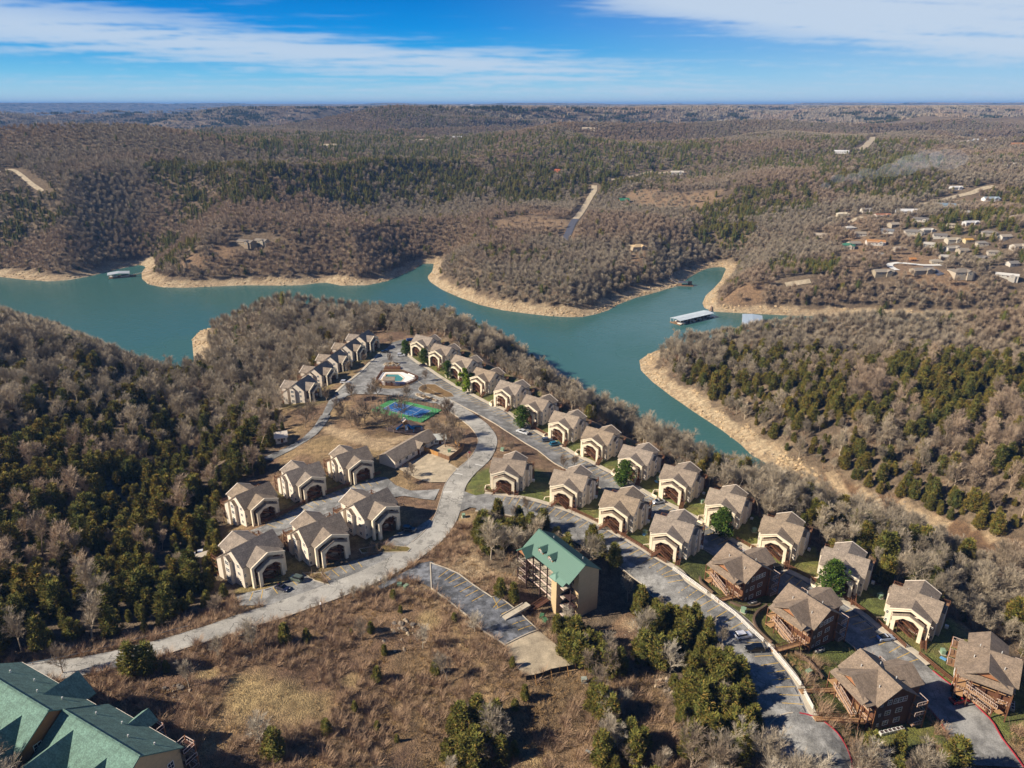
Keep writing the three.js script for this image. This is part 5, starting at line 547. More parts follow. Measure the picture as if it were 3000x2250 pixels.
  for (const [px, pz] of [[6, -3.2], [-6, -2]]) part('vent_pipe', cyl(0.1, 0.1, 0.8, px, RY - kb * Math.abs(pz) + 0.3, pz), M.pipe, o);
  // timber bridge and concrete ramp from the parking lot
  const P = (lx, lz) => [x + Math.cos(a) * lx + Math.sin(a) * lz, z - Math.sin(a) * lx + Math.cos(a) * lz], e = P(2.6, 12.6), r = P(2.2, 18.0);
  const br = thing('footbridge', 'brown timber bridge from the concrete ramp to the green roofed block', 'footbridge', 'timber footbridges', e[0], height(...e), e[1], a);
  part('deck', bar([0, 0.35, 0.8], [0, 47.3 + 2.95 - height(...e), -6.2], 1.7, 0.16), M.brownDark, br);
  for (const s of [-0.85, 0.85]) part('railing', rail([[s, 0.35, 0.8], [s, 47.3 + 2.95 - height(...e), -6.2]], 1.0, 0.45), M.brown, br);
  const ra = thing('access_ramp', 'pale concrete wheelchair ramp with edge walls on the tower parking lot', 'ramp', null, r[0], height(...r), r[1], a + 0.1);
  part('ramp_slab', [bar([0, 0.32, 3.8], [0, 0.5, -5.4], 1.9, 0.4)], M.concrete, ra); for (const s of [-1.05, 1.05]) part('edge_wall', bar([s, 0.4, 3.9], [s, 0.62, -4.2], 0.2, 0.7), M.kerb, ra);
})();

// ------------------------------------------------------------------ the lodge with green shingle roofs
(function () {
  HOUSES.LODGE.forEach(([x, y, z, a], w) => {
    const o = thing('green_roof_lodge', w ? 'green shingled lodge wing nearest the road guard rail' : 'green shingled lodge wing with white railed corner balconies', 'building', 'green roofed lodge wings', x, y, z, a);
    const RY = 13, EY = 6.6, HZ = 8.8, L = w ? 13.7 : 12.2, k = (RY - EY) / HZ;
    part('wall', prismX([[-HZ + 0.7, -4], [HZ - 0.7, -4], [HZ - 0.7, EY + 0.1], [0, RY - 0.4], [-HZ + 0.7, EY + 0.1]], -L + 0.5, L - 0.5), w ? M.logLight : M.towerWall, o);
    part('roof', [1, -1].map((s) => slab([[-L, RY, 0], [L, RY, 0], [L, EY, s * HZ], [-L, EY, s * HZ]], 0.3)), M.greenShingle, o);
    part('ridge_cap', box(2 * L, 0.1, 0.4, 0, RY + 0.05, 0), M.greenShingle, o);
    const gables = w ? [[-4, 11.2, 6], [8, 11.2, 5.5]] : [[-6.4, 11.8, 6.5], [5.2, 11.2, 4.4]];
    for (const [gx, ga, gw] of gables) { const zA = (RY - ga) / k, gs = EY - 0.1, zF = HZ + 2.6; part('gable_roof', [1, -1].map((s) => slab([[gx, ga + 0.1, zA - 0.2], [gx, ga + 0.1, zF], [gx + s * gw, gs, zF], [gx + s * gw, gs, (RY - gs) / k - 0.1]], 0.25)), M.greenShingle, o); part('gable_wall', prism([[gx - gw + 0.8, -4], [gx + gw - 0.8, -4], [gx + gw - 0.8, gs + 0.2], [gx, ga - 0.5], [gx - gw + 0.8, gs + 0.2]], HZ - 0.8, zF - 0.7), M.logLight, o); }
    const rg = w ? [5.5, 10.6, 5.0] : [-1.2, 8.6, 2.6]; { const [gx, ga, gw] = rg, zA = (RY - ga) / k, gs = EY - 0.05; part('rear_gable_roof', [1, -1].map((s) => slab([[gx, ga + 0.1, -zA + 0.2], [gx, ga + 0.1, -HZ - 2.2], [gx + s * gw, gs, -HZ - 2.2], [gx + s * gw, gs, -(RY - gs) / k]], 0.25)), M.greenShingle, o); }
    part('eave_board', [-1, 1].map((s) => box(2 * L - (w ? 0 : 5), 0.24, 0.1, 0, EY - 0.12, s * (HZ + 0.03))), M.trim, o);
    for (const [px, pz] of [[-8, -4], [-2, -5.5], [4, -3], [9, -5]]) part('vent_pipe', cyl(0.16, 0.16, 0.6, px, RY - k * Math.abs(pz) + 0.3, pz), M.pipe, o);
    if (!w) {
      for (const [bx, len] of [[10.8, 3.0], [-0.5, 6.4]]) for (const y2 of [-1.2, 1.8, 4.8]) { part('balcony', box(len, 0.2, 2.8, bx, y2, -HZ - 1.0), M.brownDark, o); part('balcony_rail', rail([[bx - len / 2, y2 + 0.1, -HZ + 0.4], [bx - len / 2, y2 + 0.1, -HZ - 2.35], [bx + len / 2, y2 + 0.1, -HZ - 2.35], [bx + len / 2, y2 + 0.1, -HZ + 0.4]], 1.05, 2.0, 0.09), M.railPale, o); }
      for (const bx of [9.4, 12.2, -3.6, -0.5, 2.6]) part('balcony_post', bar([bx, -4, -HZ - 2.3], [bx, 6.1, -HZ - 2.3], 0.22), M.cedarWall, o);
      windowAt(o, L - 0.45, 4.4, -5.6, 1.3, 1.7, Math.PI / 2); windowAt(o, L - 0.45, 4.4, -2.2, 1.3, 1.7, Math.PI / 2); windowAt(o, L - 0.45, 1.2, -5.6, 1.3, 1.7, Math.PI / 2);
    } else windowAt(o, L - 0.47, 6.4, 3.4, 1.6, 1.6, Math.PI / 2);
  });
})();
// ------------------------------------------------------------------ vehicles
const paint = (c) => new THREE.MeshPhysicalMaterial({ color: srgb(c), roughness: 0.35, metalness: 0.25, clearcoat: 1, clearcoatRoughness: 0.08 });
M.tyre = std('#17181a', 0.9); M.rim = std('#a8abb0', 0.4, { metalness: 0.7 }); M.carGlass = new THREE.MeshPhysicalMaterial({ color: srgb('#10151b'), roughness: 0.06 }); M.lampGlass = std('#e8ecef', 0.2); M.tail = std('#8a1418', 0.3); M.black = std('#1b1c1f', 0.7);
const tyreGeo = new THREE.CylinderGeometry(0.35, 0.35, 0.24, 16).rotateX(Math.PI / 2), rimGeo = new THREE.CylinderGeometry(0.2, 0.2, 0.26, 12).rotateX(Math.PI / 2);
function body(pts, width, bevel = 0.07) { const s = new THREE.Shape(pts.map((p) => new THREE.Vector2(...p))); return new THREE.ExtrudeGeometry(s, { depth: width - 2 * bevel, bevelEnabled: true, bevelSize: bevel, bevelThickness: bevel, bevelSegments: 2, steps: 1 }).translate(0, 0, -width / 2 + bevel); }
const SHAPES = {
  sedan: { low: [[-2.25, 0.35], [-2.28, 0.75], [-2.15, 0.95], [-1.3, 1.0], [1.0, 0.98], [2.1, 0.82], [2.28, 0.6], [2.25, 0.35]], top: [[-1.75, 0.95], [-1.0, 1.4], [0.35, 1.43], [1.25, 0.95]], roof: [[-1.0, 1.36], [-0.95, 1.42], [0.32, 1.45], [0.42, 1.38]], w: 1.82, ax: 1.38 },
  suv: { low: [[-2.3, 0.4], [-2.33, 0.95], [-2.2, 1.08], [1.1, 1.08], [2.1, 0.98], [2.3, 0.7], [2.28, 0.4]], top: [[-2.2, 1.05], [-1.85, 1.62], [0.3, 1.68], [1.15, 1.05]], roof: [[-1.95, 1.6], [-1.85, 1.7], [0.25, 1.73], [0.4, 1.6]], w: 1.9, ax: 1.4 },
  jeep: { low: [[-2.1, 0.5], [-2.12, 1.1], [0.8, 1.12], [2.0, 1.08], [2.05, 0.55]], top: [[-2.1, 1.1], [-2.0, 1.8], [0.55, 1.82], [0.9, 1.1]], roof: [[-2.05, 1.74], [-2.0, 1.86], [0.55, 1.88], [0.62, 1.76]], w: 1.86, ax: 1.35 },
  pickup: { low: [[-2.8, 0.45], [-2.82, 1.05], [-1.0, 1.08], [1.5, 1.12], [2.6, 1.05], [2.8, 0.8], [2.78, 0.45]], top: [[-1.05, 1.08], [-0.95, 1.75], [0.7, 1.78], [1.5, 1.1]], roof: [[-0.98, 1.7], [-0.95, 1.8], [0.68, 1.83], [0.8, 1.7]], w: 1.98, ax: 1.75 },
};
function makeCar(kind, color) {
  const S = SHAPES[kind], o = new THREE.Group(), m = paint(color);
  mesh('body', join([body(S.low, S.w)]), m, o); mesh('window_glass', join([body(S.top, S.w - 0.22)]), M.carGlass, o); mesh('roof', join([body(S.roof, S.w - 0.3, 0.05)]), m, o);
  for (const x of [-S.ax, S.ax]) for (const z of [-1, 1]) { const t = mesh('wheel', tyreGeo, M.tyre, o); t.position.set(x, 0.35, z * (S.w / 2 - 0.1)); mesh('rim', rimGeo, M.rim, t); }
  const e = S.low.reduce((a, p) => Math.max(a, p[0]), 0);
  for (const z of [-1, 1]) { part('headlight', box(0.08, 0.16, 0.4, e + 0.02, 0.72, z * (S.w / 2 - 0.3)), M.lampGlass, o); part('tail_light', box(0.08, 0.2, 0.3, -e - 0.04, 0.85, z * (S.w / 2 - 0.25)), M.tail, o); }
  for (const s of [-1, 1]) part('bumper', box(0.12, 0.2, S.w - 0.2, s * (e + 0.02), 0.48, 0), M.black, o);
  if (kind === 'pickup') part('truck_bed', box(1.6, 0.05, S.w - 0.3, -1.9, 1.1, 0), M.black, o);
  if (kind === 'jeep') { part('roof_rack', [-0.7, 0, 0.7].map((z) => bar([-1.9, 1.95, z], [0.5, 1.95, z], 0.06)), M.black, o); part('spare_wheel', new THREE.CylinderGeometry(0.38, 0.38, 0.25, 14).rotateZ(Math.PI / 2).translate(-2.28, 1.05, 0), M.tyre, o); }
  return o;
}
const carText = ['dark blue sedan parked before the cream condo facing the road', 'grey green off road vehicle with roof rack beside the hatched bay', 'dark grey sport utility parked by the condo at the junction', 'white sport utility on the pool drive beside the row of condos', 'dark blue sport utility near the far end of the pool drive', 'white sport utility at the head of the lakeside lane', 'small dark purple car parked under the evergreen trees', 'white pickup truck driving on the lakeside lane', 'grey blue sport utility parked beside the teal one', 'teal sport utility parked beside the grey blue one', 'silver sedan parked near the yellow hatched bay', 'black sport utility in the shade by the timber railing', 'white sport utility on the upper lane below the footbridge', 'black sport utility on the upper lane behind the white one', 'pale silver sedan parked across from the log lodges', 'red car parked at the end of the lakeside lane', 'white pickup truck beside the tan container at the edge of the woods'];
CARS.forEach(([kind, c, x, z, a], i) => { const o = makeCar(kind, c); o.name = numbered(kind === 'pickup' ? 'pickup_truck' : kind === 'sedan' ? 'sedan_car' : kind === 'jeep' ? 'off_road_car' : 'sport_utility_car'); const y = height(x, z) + 0.16; o.position.set(x, y, z); o.rotation.y = a + (i % 3 === 1 ? Math.PI : 0); const s = 1.02; o.scale.set(s, s, s); o.userData = { label: carText[i], category: kind === 'pickup' ? 'truck' : 'car', group: 'vehicles on the lanes and lots' }; const e = 1.4, hx = Math.cos(a), hz = -Math.sin(a), f = height(x + hx * e, z + hz * e), b = height(x - hx * e, z - hz * e); o.rotation.order = 'YXZ'; o.rotation.z = Math.atan2(f - b, 2 * e) * (i % 3 === 1 ? -1 : 1); scene.add(o); });

// ------------------------------------------------------------------ pool, court, playground
const mid = (poly) => [poly.reduce((s, p) => s + p[0], 0) / poly.length, poly.reduce((s, p) => s + p[1], 0) / poly.length];
function fence(name, label, category, group, pts, hgt, mat, kind) { // posts, bars and boards along a line
  const a0 = pts[0], o = thing(name, label, category, group, a0[0], 0, a0[1]), line = []; for (let i = 0; i < pts.length - 1; i++) { const A = pts[i], B = pts[i + 1], n = Math.max(1, Math.round(Math.hypot(B[0] - A[0], B[1] - A[1]) / 2.4)); for (let k = 0; k < n; k++) line.push([lerp(A[0], B[0], k / n), lerp(A[1], B[1], k / n)]); } line.push(pts[pts.length - 1]);
  const P = line.map(([x, z]) => [x - a0[0], height(x, z) + 0.3, z - a0[1]]), up = (p, k) => [p[0], p[1] + k, p[2]], slats = [];
  P.forEach((p, i) => { part('post', bar(up(p, -0.7), up(p, hgt + 0.08), 0.17), mat, o); if (!i) return; const q = P[i - 1]; if (kind === 'boards') { const n = Math.round(Math.hypot(p[0] - q[0], p[2] - q[2]) / 0.3); for (let k = 0; k < n; k++) { const t = (k + 0.5) / n, c = [0, 1, 2].map((j) => lerp(q[j], p[j], t)); slats.push(box(0.26, hgt, 0.04, c[0], c[1] + hgt / 2 - 0.25, c[2], Math.atan2(-(p[2] - q[2]), p[0] - q[0]))); } } else if (kind === 'mesh') { for (let k = 0; k < 5; k++) slats.push(bar(up(q, 0.1 + k * hgt / 4.1), up(p, 0.1 + k * hgt / 4.1), 0.025)); } else { for (const k of [0.12, hgt * 0.55, hgt]) part('rail', bar(up(q, k), up(p, k), 0.13, k === hgt ? 0.16 : 0.12), mat, o); const n = Math.max(2, Math.round(Math.hypot(p[0] - q[0], p[2] - q[2]) / 0.22)); if (kind === 'pickets') for (let k = 1; k < n; k++) { const c = [0, 1, 2].map((j) => lerp(q[j], p[j], k / n)); slats.push(bar(up(c, 0.1), up(c, hgt), 0.075)); } } });
  if (slats.length) stuff(part(kind === 'boards' ? 'fence_boards' : kind === 'mesh' ? 'wire_mesh' : 'pickets', slats, mat, o));
  return o;
}
const rockGeos = [1, 2, 3, 4].map((s) => { const g = new THREE.IcosahedronGeometry(1, 1), p = g.attributes.position, d = {}; const R = rng(s * 77); for (let i = 0; i < p.count; i++) { const k = [p.getX(i), p.getY(i), p.getZ(i)].map((v) => v.toFixed(3)).join(); d[k] ??= 0.72 + R() * 0.45; p.setXYZ(i, p.getX(i) * d[k], p.getY(i) * d[k] * 0.7, p.getZ(i) * d[k]); } g.computeVertexNormals(); return join([g]); });
const rockMats = ['#9b8c79', '#857868', '#a5957d', '#6f675f'].map((c) => std(c, 0.95));
function rock(label, group, x, y, z, s, R) { const m = mesh('rock', rockGeos[Math.floor(R() * 4)], rockMats[Math.floor(R() * 4)]); m.position.set(x, y, z); m.rotation.set(R() * 0.5, R() * 6, R() * 0.5); m.scale.set(s * (0.8 + R() * 0.6), s, s * (0.8 + R() * 0.6)); tag(m, label, 'rock', group); return m; }
M.wire = std('#77807f', 0.6, { metalness: 0.4 }); M.wood = std('#b3864e', 0.9); M.woodDark = std('#7d5f45', 0.9); M.deckWhite = std('#e9e6e2', 0.8); M.poolTan = std('#cbb497', 0.9);
(function () {
  const [cx, cz] = mid(POOL_DECK), y = height(cx, cz) + 0.75, local = (poly) => poly.map(([a, b]) => [a - cx, b - cz]);
  const o = thing('swimming_pool', 'covered teal swimming pool in a white six sided deck', 'pool', null, cx, y, cz);
  const flat = (poly, hole, t) => { const s = new THREE.Shape(poly.map((p) => new THREE.Vector2(p[0], -p[1]))); if (hole) s.holes.push(new THREE.Path(hole.map((p) => new THREE.Vector2(p[0], -p[1])))); return new THREE.ExtrudeGeometry(s, { depth: t, bevelEnabled: false }).rotateX(-Math.PI / 2); };
  part('deck', flat(local(POOL_DECK), local(POOL_WATER), 0.5).translate(0, -0.5, 0), M.deckWhite, o);
  const W = local(POOL_WATER), c = mid(W), ring = W.map(([a, b]) => [c[0] + (a - c[0]) * 1.14, c[1] + (b - c[1]) * 1.14]);
  part('coping', flat(ring, W, 0.1).translate(0, -0.05, 0), M.poolTan, o);
  part('water', flat(W, null, 0.3).translate(0, -0.6, 0), new THREE.MeshPhysicalMaterial({ color: new THREE.Color().setRGB(0.07, 0.25, 0.24), roughness: 0.2 }), o);
  const isl = structure(mesh('pool_terrace', sheet(POOL_ISLAND, 0.3), M.dryGrass)); kerbRound('kerb', POOL_ISLAND, isl);
  fence('pool_fence', 'brown picket fence round the swimming pool', 'fence', null, [...POOL_DECK, POOL_DECK[0]].map(([a, b]) => [cx + (a - cx) * 1.06, cz + (b - cz) * 1.06]), 1.5, M.brown, 'pickets');
  const [hx, hz] = mid(POOL_HOUSE), A = POOL_HOUSE[0], B = POOL_HOUSE[1], len = Math.hypot(B[0] - A[0], B[1] - A[1]), turn = Math.atan2(-(B[1] - A[1]), B[0] - A[0]);
  const hs = thing('pool_house', 'small pool house with brown gable roof beside the pool', 'building', null, hx, height(hx, hz) + 0.3, hz, turn);
  part('wall', box(len, 3.4, 3.6, 0, 1.5, 0), M.siding, hs); part('roof', [1, -1].map((s) => slab([[-len / 2 - 0.4, 4.4, 0], [len / 2 + 0.4, 4.4, 0], [len / 2 + 0.4, 3.1, s * 2.3], [-len / 2 - 0.4, 3.1, s * 2.3]], 0.2)), M.shingle, hs); for (const dx of [-len / 4, len / 4]) part('door', box(0.9, 2, 0.08, dx, 1.1, 1.84), M.door, hs);
  // loungers stacked along the deck
  const R = rng(4); for (let k = 0; k < 7; k++) { const a = lerp(POOL_DECK[1][0], POOL_DECK[2][0], 0.45 + k * 0.075), b = lerp(POOL_DECK[1][1], POOL_DECK[2][1], 0.45 + k * 0.075), px = a + (cx - a) * 0.13, pz = b + (cz - b) * 0.13, l = thing('pool_lounger', 'pale folded lounger in the row along the pool fence', 'lounger', 'loungers on the pool deck', px, y, pz, -0.5 + R() * 0.1); part('seat', box(0.6, 0.08, 1.2, 0, 0.35, 0), M.frame, l); part('backrest', box(0.6, 0.08, 0.7, 0, 0.55, -0.85, 0, 0.7), M.frame, l); part('frame', [[-0.27, 0.5], [0.27, 0.5], [-0.27, -0.5], [0.27, -0.5]].map(([u, v]) => bar([u, 0, v], [u, 0.35, v], 0.05)), M.rim, l); }
  const rocks = (poly, seed, label, n) => { const Q = rng(seed), c = mid(poly), p = structure(mesh('planter_bed', sheet(poly, 0.32), M.dryGrass)); kerbRound('kerb', poly, p, M.kerb, 0.4, 0.5); for (let k = 0; k < n; k++) { const i = Math.floor(Q() * poly.length), j = (i + 1) % poly.length, t = Q(), x = lerp(poly[i][0], poly[j][0], t), z = lerp(poly[i][1], poly[j][1], t), s = Q() * 0.6, xx = x + (c[0] - x) * s, zz = z + (c[1] - z) * s; rock(label, 'stones in the planters', xx, height(xx, zz) + 0.4, zz, 0.35 + Q() * 0.45, Q); } };
  rocks(PLANTER_RING, 3, 'pale stone in the round planter beyond the pool', 16); rocks(PLANTER_STRIP, 8, 'pale stone in the long planter beside the tennis court', 20);
  // timber play terrace beyond the pool
  const tr = mid(POOL_ISLAND.slice(1, 3)), tz = thing('timber_terrace', 'brown timber terrace with benches at the far end of the pool', 'terrace', null, tr[0], height(...tr) + 0.5, tr[1] + 2); part('deck', box(9, 0.3, 3.2, 0, 0.1, 0), M.brown, tz); for (const dx of [-3.4, -1.2, 1.2, 3.4]) part('bench', [box(1.4, 0.1, 0.5, dx, 0.7, 0), box(1.4, 0.6, 0.1, dx, 0.95, -0.3), box(0.1, 0.5, 0.4, dx - 0.6, 0.45, 0), box(0.1, 0.5, 0.4, dx + 0.6, 0.45, 0)], M.woodDark, tz);
})();
(function () { // tennis court
  const [cx, cz] = mid(COURT_BLUE), y = Math.max(...COURT_GREEN.map((p) => height(p[0], p[1]))) + 0.1, d = [COURT_BLUE[1][0] - COURT_BLUE[0][0], COURT_BLUE[1][1] - COURT_BLUE[0][1]], L = Math.hypot(...d), Wd = Math.hypot(COURT_BLUE[2][0] - COURT_BLUE[1][0], COURT_BLUE[2][1] - COURT_BLUE[1][1]), a = Math.atan2(-d[1], d[0]);
  const o = thing('tennis_court', 'blue tennis court with green surround and white lines', 'tennis court', null, cx, y, cz, a);
  const surf = (r, g, b) => new THREE.MeshStandardMaterial({ roughness: 0.9, map: texture(256, (u, v) => { const k = 0.92 + (tile(u, v, 6, 4) - 0.5) * 0.22; return [k * r, k * g, k * b]; }, 12) });
  part('surround', box(L + 7.6, 2.4, Wd + 6.6, 0, -1.2, 0), surf(0.30, 0.60, 0.36), o);
  part('playing_surface', box(L, 0.02, Wd, 0, 0.012, 0), surf(0.06, 0.36, 0.62), o);
  const ln = (x0, z0, x1, z1) => part('court_line', box(Math.abs(x1 - x0) + 0.1, 0.006, Math.abs(z1 - z0) + 0.1, (x0 + x1) / 2, 0.028 + (x0 === x1 ? 0.004 : 0), (z0 + z1) / 2), M.white, o), w = Wd / 2, s = w * 0.75, l = L / 2, v = L * 0.27;
  ln(-l, -w, l, -w); ln(-l, w, l, w); ln(-l, -w, -l, w); ln(l, -w, l, w); ln(-l, -s, l, -s); ln(-l, s, l, s); ln(-v, -s, -v, s); ln(v, -s, v, s); ln(-v, 0, v, 0);
  const net = part('net', [...Array(7)].map((_, k) => bar([0, 0.1 + k * 0.14, -w - 0.8], [0, 0.1 + k * 0.14, w + 0.8], 0.03)).concat([...Array(40)].map((_, k) => { const z = lerp(-w - 0.8, w + 0.8, k / 39); return bar([0, 0.08, z], [0, 1.0, z], 0.02); })), M.black, o);
  part('net_tape', bar([0, 1.02, -w - 0.8], [0, 1.02, w + 0.8], 0.06, 0.08), M.white, net); for (const z of [-1, 1]) part('net_post', cyl(0.06, 0.06, 1.2, 0, 0.6, z * (w + 0.85)), M.post, o);
  const c = Math.cos(a), sn = Math.sin(a), P = (u, vv) => [cx + u * c + vv * sn, cz - u * sn + vv * c], U = L / 2 + 3.7, V = Wd / 2 + 3.2;
  fence('court_fence', 'tall thin wire fence round the tennis court', 'fence', null, [P(-U, -V), P(U, -V), P(U, V), P(-U, V), P(-U, -V)], 3.2, M.wire, 'mesh');
})();
(function () { // playground
  const [cx, cz] = mid(PLAYGROUND), y = height(cx, cz);
  structure(mesh('playground_bed', sheet(PLAYGROUND, 0.14), std('#4b3e3c', 1)));
  const o = thing('play_tower', 'timber play tower with pitched roof and blue slides', 'play equipment', null, cx - 1, y + 0.1, cz - 2.4, 0.5);
  for (const [px, pz] of [[-1, -1], [1, -1], [-1, 1], [1, 1]]) part('post', bar([px, 0, pz], [px, 3.4, pz], 0.18), M.wood, o);
  part('platform', box(2.3, 0.18, 2.3, 0, 1.6, 0), M.wood, o); part('side_panel', [box(2.2, 0.8, 0.1, 0, 2.1, -1.05), box(0.1, 0.8, 2.2, -1.05, 2.1, 0)], M.wood, o);
  part('roof', [1, -1].map((s) => slab([[0, 4.5, -1.4], [0, 4.5, 1.4], [s * 1.5, 3.3, 1.4], [s * 1.5, 3.3, -1.4]], 0.12)), M.trim, o);
  const blue = std('#1f7ac0', 0.4), white = std('#dfe3e6', 0.5), slide = (name, m, a, b, c) => part(name, [slab([[a[0] - c[0], a[1], a[2] - c[1]], [a[0] + c[0], a[1], a[2] + c[1]], [b[0] + c[0], b[1], b[2] + c[1]], [b[0] - c[0], b[1], b[2] - c[1]]], 0.1), bar([a[0] - c[0], a[1] + 0.15, a[2] - c[1]], [b[0] - c[0], b[1] + 0.15, b[2] - c[1]], 0.08, 0.3), bar([a[0] + c[0], a[1] + 0.15, a[2] + c[1]], [b[0] + c[0], b[1] + 0.15, b[2] + c[1]], 0.08, 0.3)], m, o);
  slide('slide', blue, [-1.1, 1.7, 0], [-4.4, 0.3, 0.6], [0, 0.4]); slide('slide', blue, [0.8, 1.7, 1.1], [2.0, 0.25, 3.6], [0.4, 0]); slide('slide', white, [-0.3, 1.7, 1.1], [-0.5, 0.25, 3.6], [0.35, 0]);
  part('ladder', [bar([1.15, 0, -0.4], [1.15, 1.7, -0.4], 0.08), bar([1.15, 0, 0.4], [1.15, 1.7, 0.4], 0.08), ...[0.4, 0.8, 1.2].map((k) => bar([1.15, k, -0.4], [1.15, k, 0.4], 0.06))], M.wood, o);
  const s = thing('swing_set', 'blue metal swing set with three frames on the dark bark', 'swing set', null, cx + 3.4, y + 0.1, cz + 1.4, -0.1); part('top_beam', bar([-3.6, 2.4, 0], [3.6, 2.4, 0], 0.12), blue, s); for (const px of [-3.6, 0, 3.6]) part('frame', [bar([px, 2.4, 0], [px, 0, -1], 0.1), bar([px, 2.4, 0], [px, 0, 1], 0.1)], blue, s); for (const px of [-2.4, -1.2, 1.2, 2.4]) part('swing_seat', [box(0.5, 0.05, 0.22, px, 0.5, 0), bar([px - 0.22, 0.5, 0], [px - 0.22, 2.4, 0], 0.025), bar([px + 0.22, 0.5, 0], [px + 0.22, 2.4, 0], 0.025)], M.black, s);
})();

// ------------------------------------------------------------------ clubhouse, sheds, yard
function simpleHouse(o, L, W, H, rise, wallM, roofM, hip, windows = 3) {
  const l = L / 2, w = W / 2;
  if (hip) { part('wall', box(L, H + 6, W, 0, H / 2 - 3, 0), wallM, o); const r = Math.max(0.5, l - w), e = 0.6; const P = [[-l - e, H, -w - e], [l + e, H, -w - e], [l + e, H, w + e], [-l - e, H, w + e]], A = [-r, H + rise, 0], B = [r, H + rise, 0]; part('roof', [slab([P[3], P[2], B, A], 0.25), slab([P[1], P[0], A, B], 0.25), slab([P[0], P[3], A], 0.25), slab([P[2], P[1], B], 0.25)], roofM, o); }
  else { part('wall', prismX([[-w, -6], [w, -6], [w, H], [0, H + rise - 0.2], [-w, H]], -l, l), wallM, o); part('roof', [1, -1].map((s) => slab([[-l - 0.5, H + rise, 0], [l + 0.5, H + rise, 0], [l + 0.5, H - 0.3, s * (w + 0.6)], [-l - 0.5, H - 0.3, s * (w + 0.6)]], 0.25)), roofM, o); }
  for (let i = 0; i < windows; i++) { const x = lerp(-l, l, (i + 0.7) / (windows + 0.4)); for (let f = 0; f < Math.max(1, Math.floor(H / 2.9)); f++) windowAt(o, x, 1.5 + f * 2.8, w + 0.04, Math.min(1.6, L / windows * 0.5), 1.3); }
  part('door', box(1.1, 2.1, 0.1, l * 0.1, 1.0, w + 0.05), M.door, o);
  return o;
}
(function () {
  const [[x, z, a]] = CLUBHOUSE, y = height(x, z);
  const o = thing('clubhouse', 'long low clubhouse with brown shingle roof beside the gravel yard', 'building', null, x - 1.5, y + 0.1, z - 2.4, a); simpleHouse(o, 26, 8.4, 3.2, 2.4, M.siding, M.shingle, false, 6);
  part('porch_gable_roof', [1, -1].map((s) => slab([[3, 4.9, 1.2], [3, 4.9, 5.6], [3 + s * 2.6, 3.2, 5.6], [3 + s * 2.6, 3.2, 4.3]], 0.18)), M.shingle, o); part('porch_post', [bar([1, 0, 5.3], [1, 3.3, 5.3], 0.16), bar([5, 0, 5.3], [5, 3.3, 5.3], 0.16)], M.frame, o);
  part('deck_rail', rail([[-11, 0.1, 6.2], [-3, 0.1, 6.2]], 1.0, 0.5), M.brown, o);
  const at = (px, pz) => [px, height(px, pz), pz];
  const s1 = thing('garden_shed', 'small white shed with pale roof inside the fenced gravel yard', 'shed', null, ...at(YARD_FENCE[2][0][0] - 7, YARD_FENCE[2][0][1] - 1.5), 0.2); simpleHouse(s1, 5.6, 4, 2.6, 1.5, M.frame, std('#b9bcb6', 0.7), false, 2);
  YARD_FENCE.forEach((p, i) => fence('board_fence', ['tan board fence panel from the clubhouse deck across the gravel', 'tall tan board fence round the corner of the gravel yard', 'short board fence run behind the white shed', 'board fence run between playground and clubhouse'][i], 'fence', 'board fences of the gravel yard', p, 1.9, i === 1 ? M.woodDark : M.wood, 'boards'));
})();
(function () {
  const P = SERVICE_ROAD[4], x = P[0] - 7.5, z = P[1] - 6, s = thing('utility_shed', 'small white shed at the edge of the woods by the service road', 'shed', null, x, height(x, z), z, 0.35); simpleHouse(s, 5, 4.6, 3, 1.6, M.siding, M.trim, false, 2);
  const pg = thing('timber_pergola', 'long grey timber trellis frame beside the white utility shed', 'pergola', null, x - 9, height(x - 9, z) - 0.4, z - 1, 0.1); for (let k = 0; k < 6; k++) part('post', [bar([-5 + k * 2, 0, 0], [-5 + k * 2, 2.6, 0], 0.14), bar([-5 + k * 2, 0, 3], [-5 + k * 2, 2.6, 3], 0.14)], M.deck, pg); for (const zz of [0, 1.5, 3]) part('beam', bar([-5.4, 2.65, zz], [5.4, 2.65, zz], 0.16), M.deck, pg); for (const k of [0.6, 1.6]) part('rail', bar([-5.2, k, 3], [5.2, k, 3], 0.1), M.deck, pg);
  const c = CARS[16], tx = c[2] + 5.5, tz = c[3] + 1.2, t = thing('storage_container', 'long flat topped tan container beside the white pickup truck', 'container', null, tx, height(tx, tz) - 0.2, tz, 0.62); part('body', box(12, 2.6, 2.6, 0, 1.4, 0), M.poolTan, t); part('roof', box(12.3, 0.2, 2.9, 0, 2.8, 0), M.kerb, t); part('door', box(0.08, 2.2, 2.2, -6.03, 1.4, 0), M.woodDark, t);
  const d = [-45, -404], bx = LOOP[11][0] + 1.5, bz = LOOP[11][1] + 1, du = thing('dumpster', 'blue steel dumpster by the first lakeside condo', 'dumpster', null, bx, height(bx, bz) + 0.2, bz, 0.3); part('bin', prismX([[-1, 0.1], [1, 0.1], [1.1, 1.5], [-1.1, 1.2]], -2, 2), std('#1c4f93', 0.6), du); part('lid', slab([[-2, 1.3, -1.15], [2, 1.3, -1.15], [2, 1.6, 1.15], [-2, 1.6, 1.15]], 0.08), std('#163a6b', 0.6), du);
})();

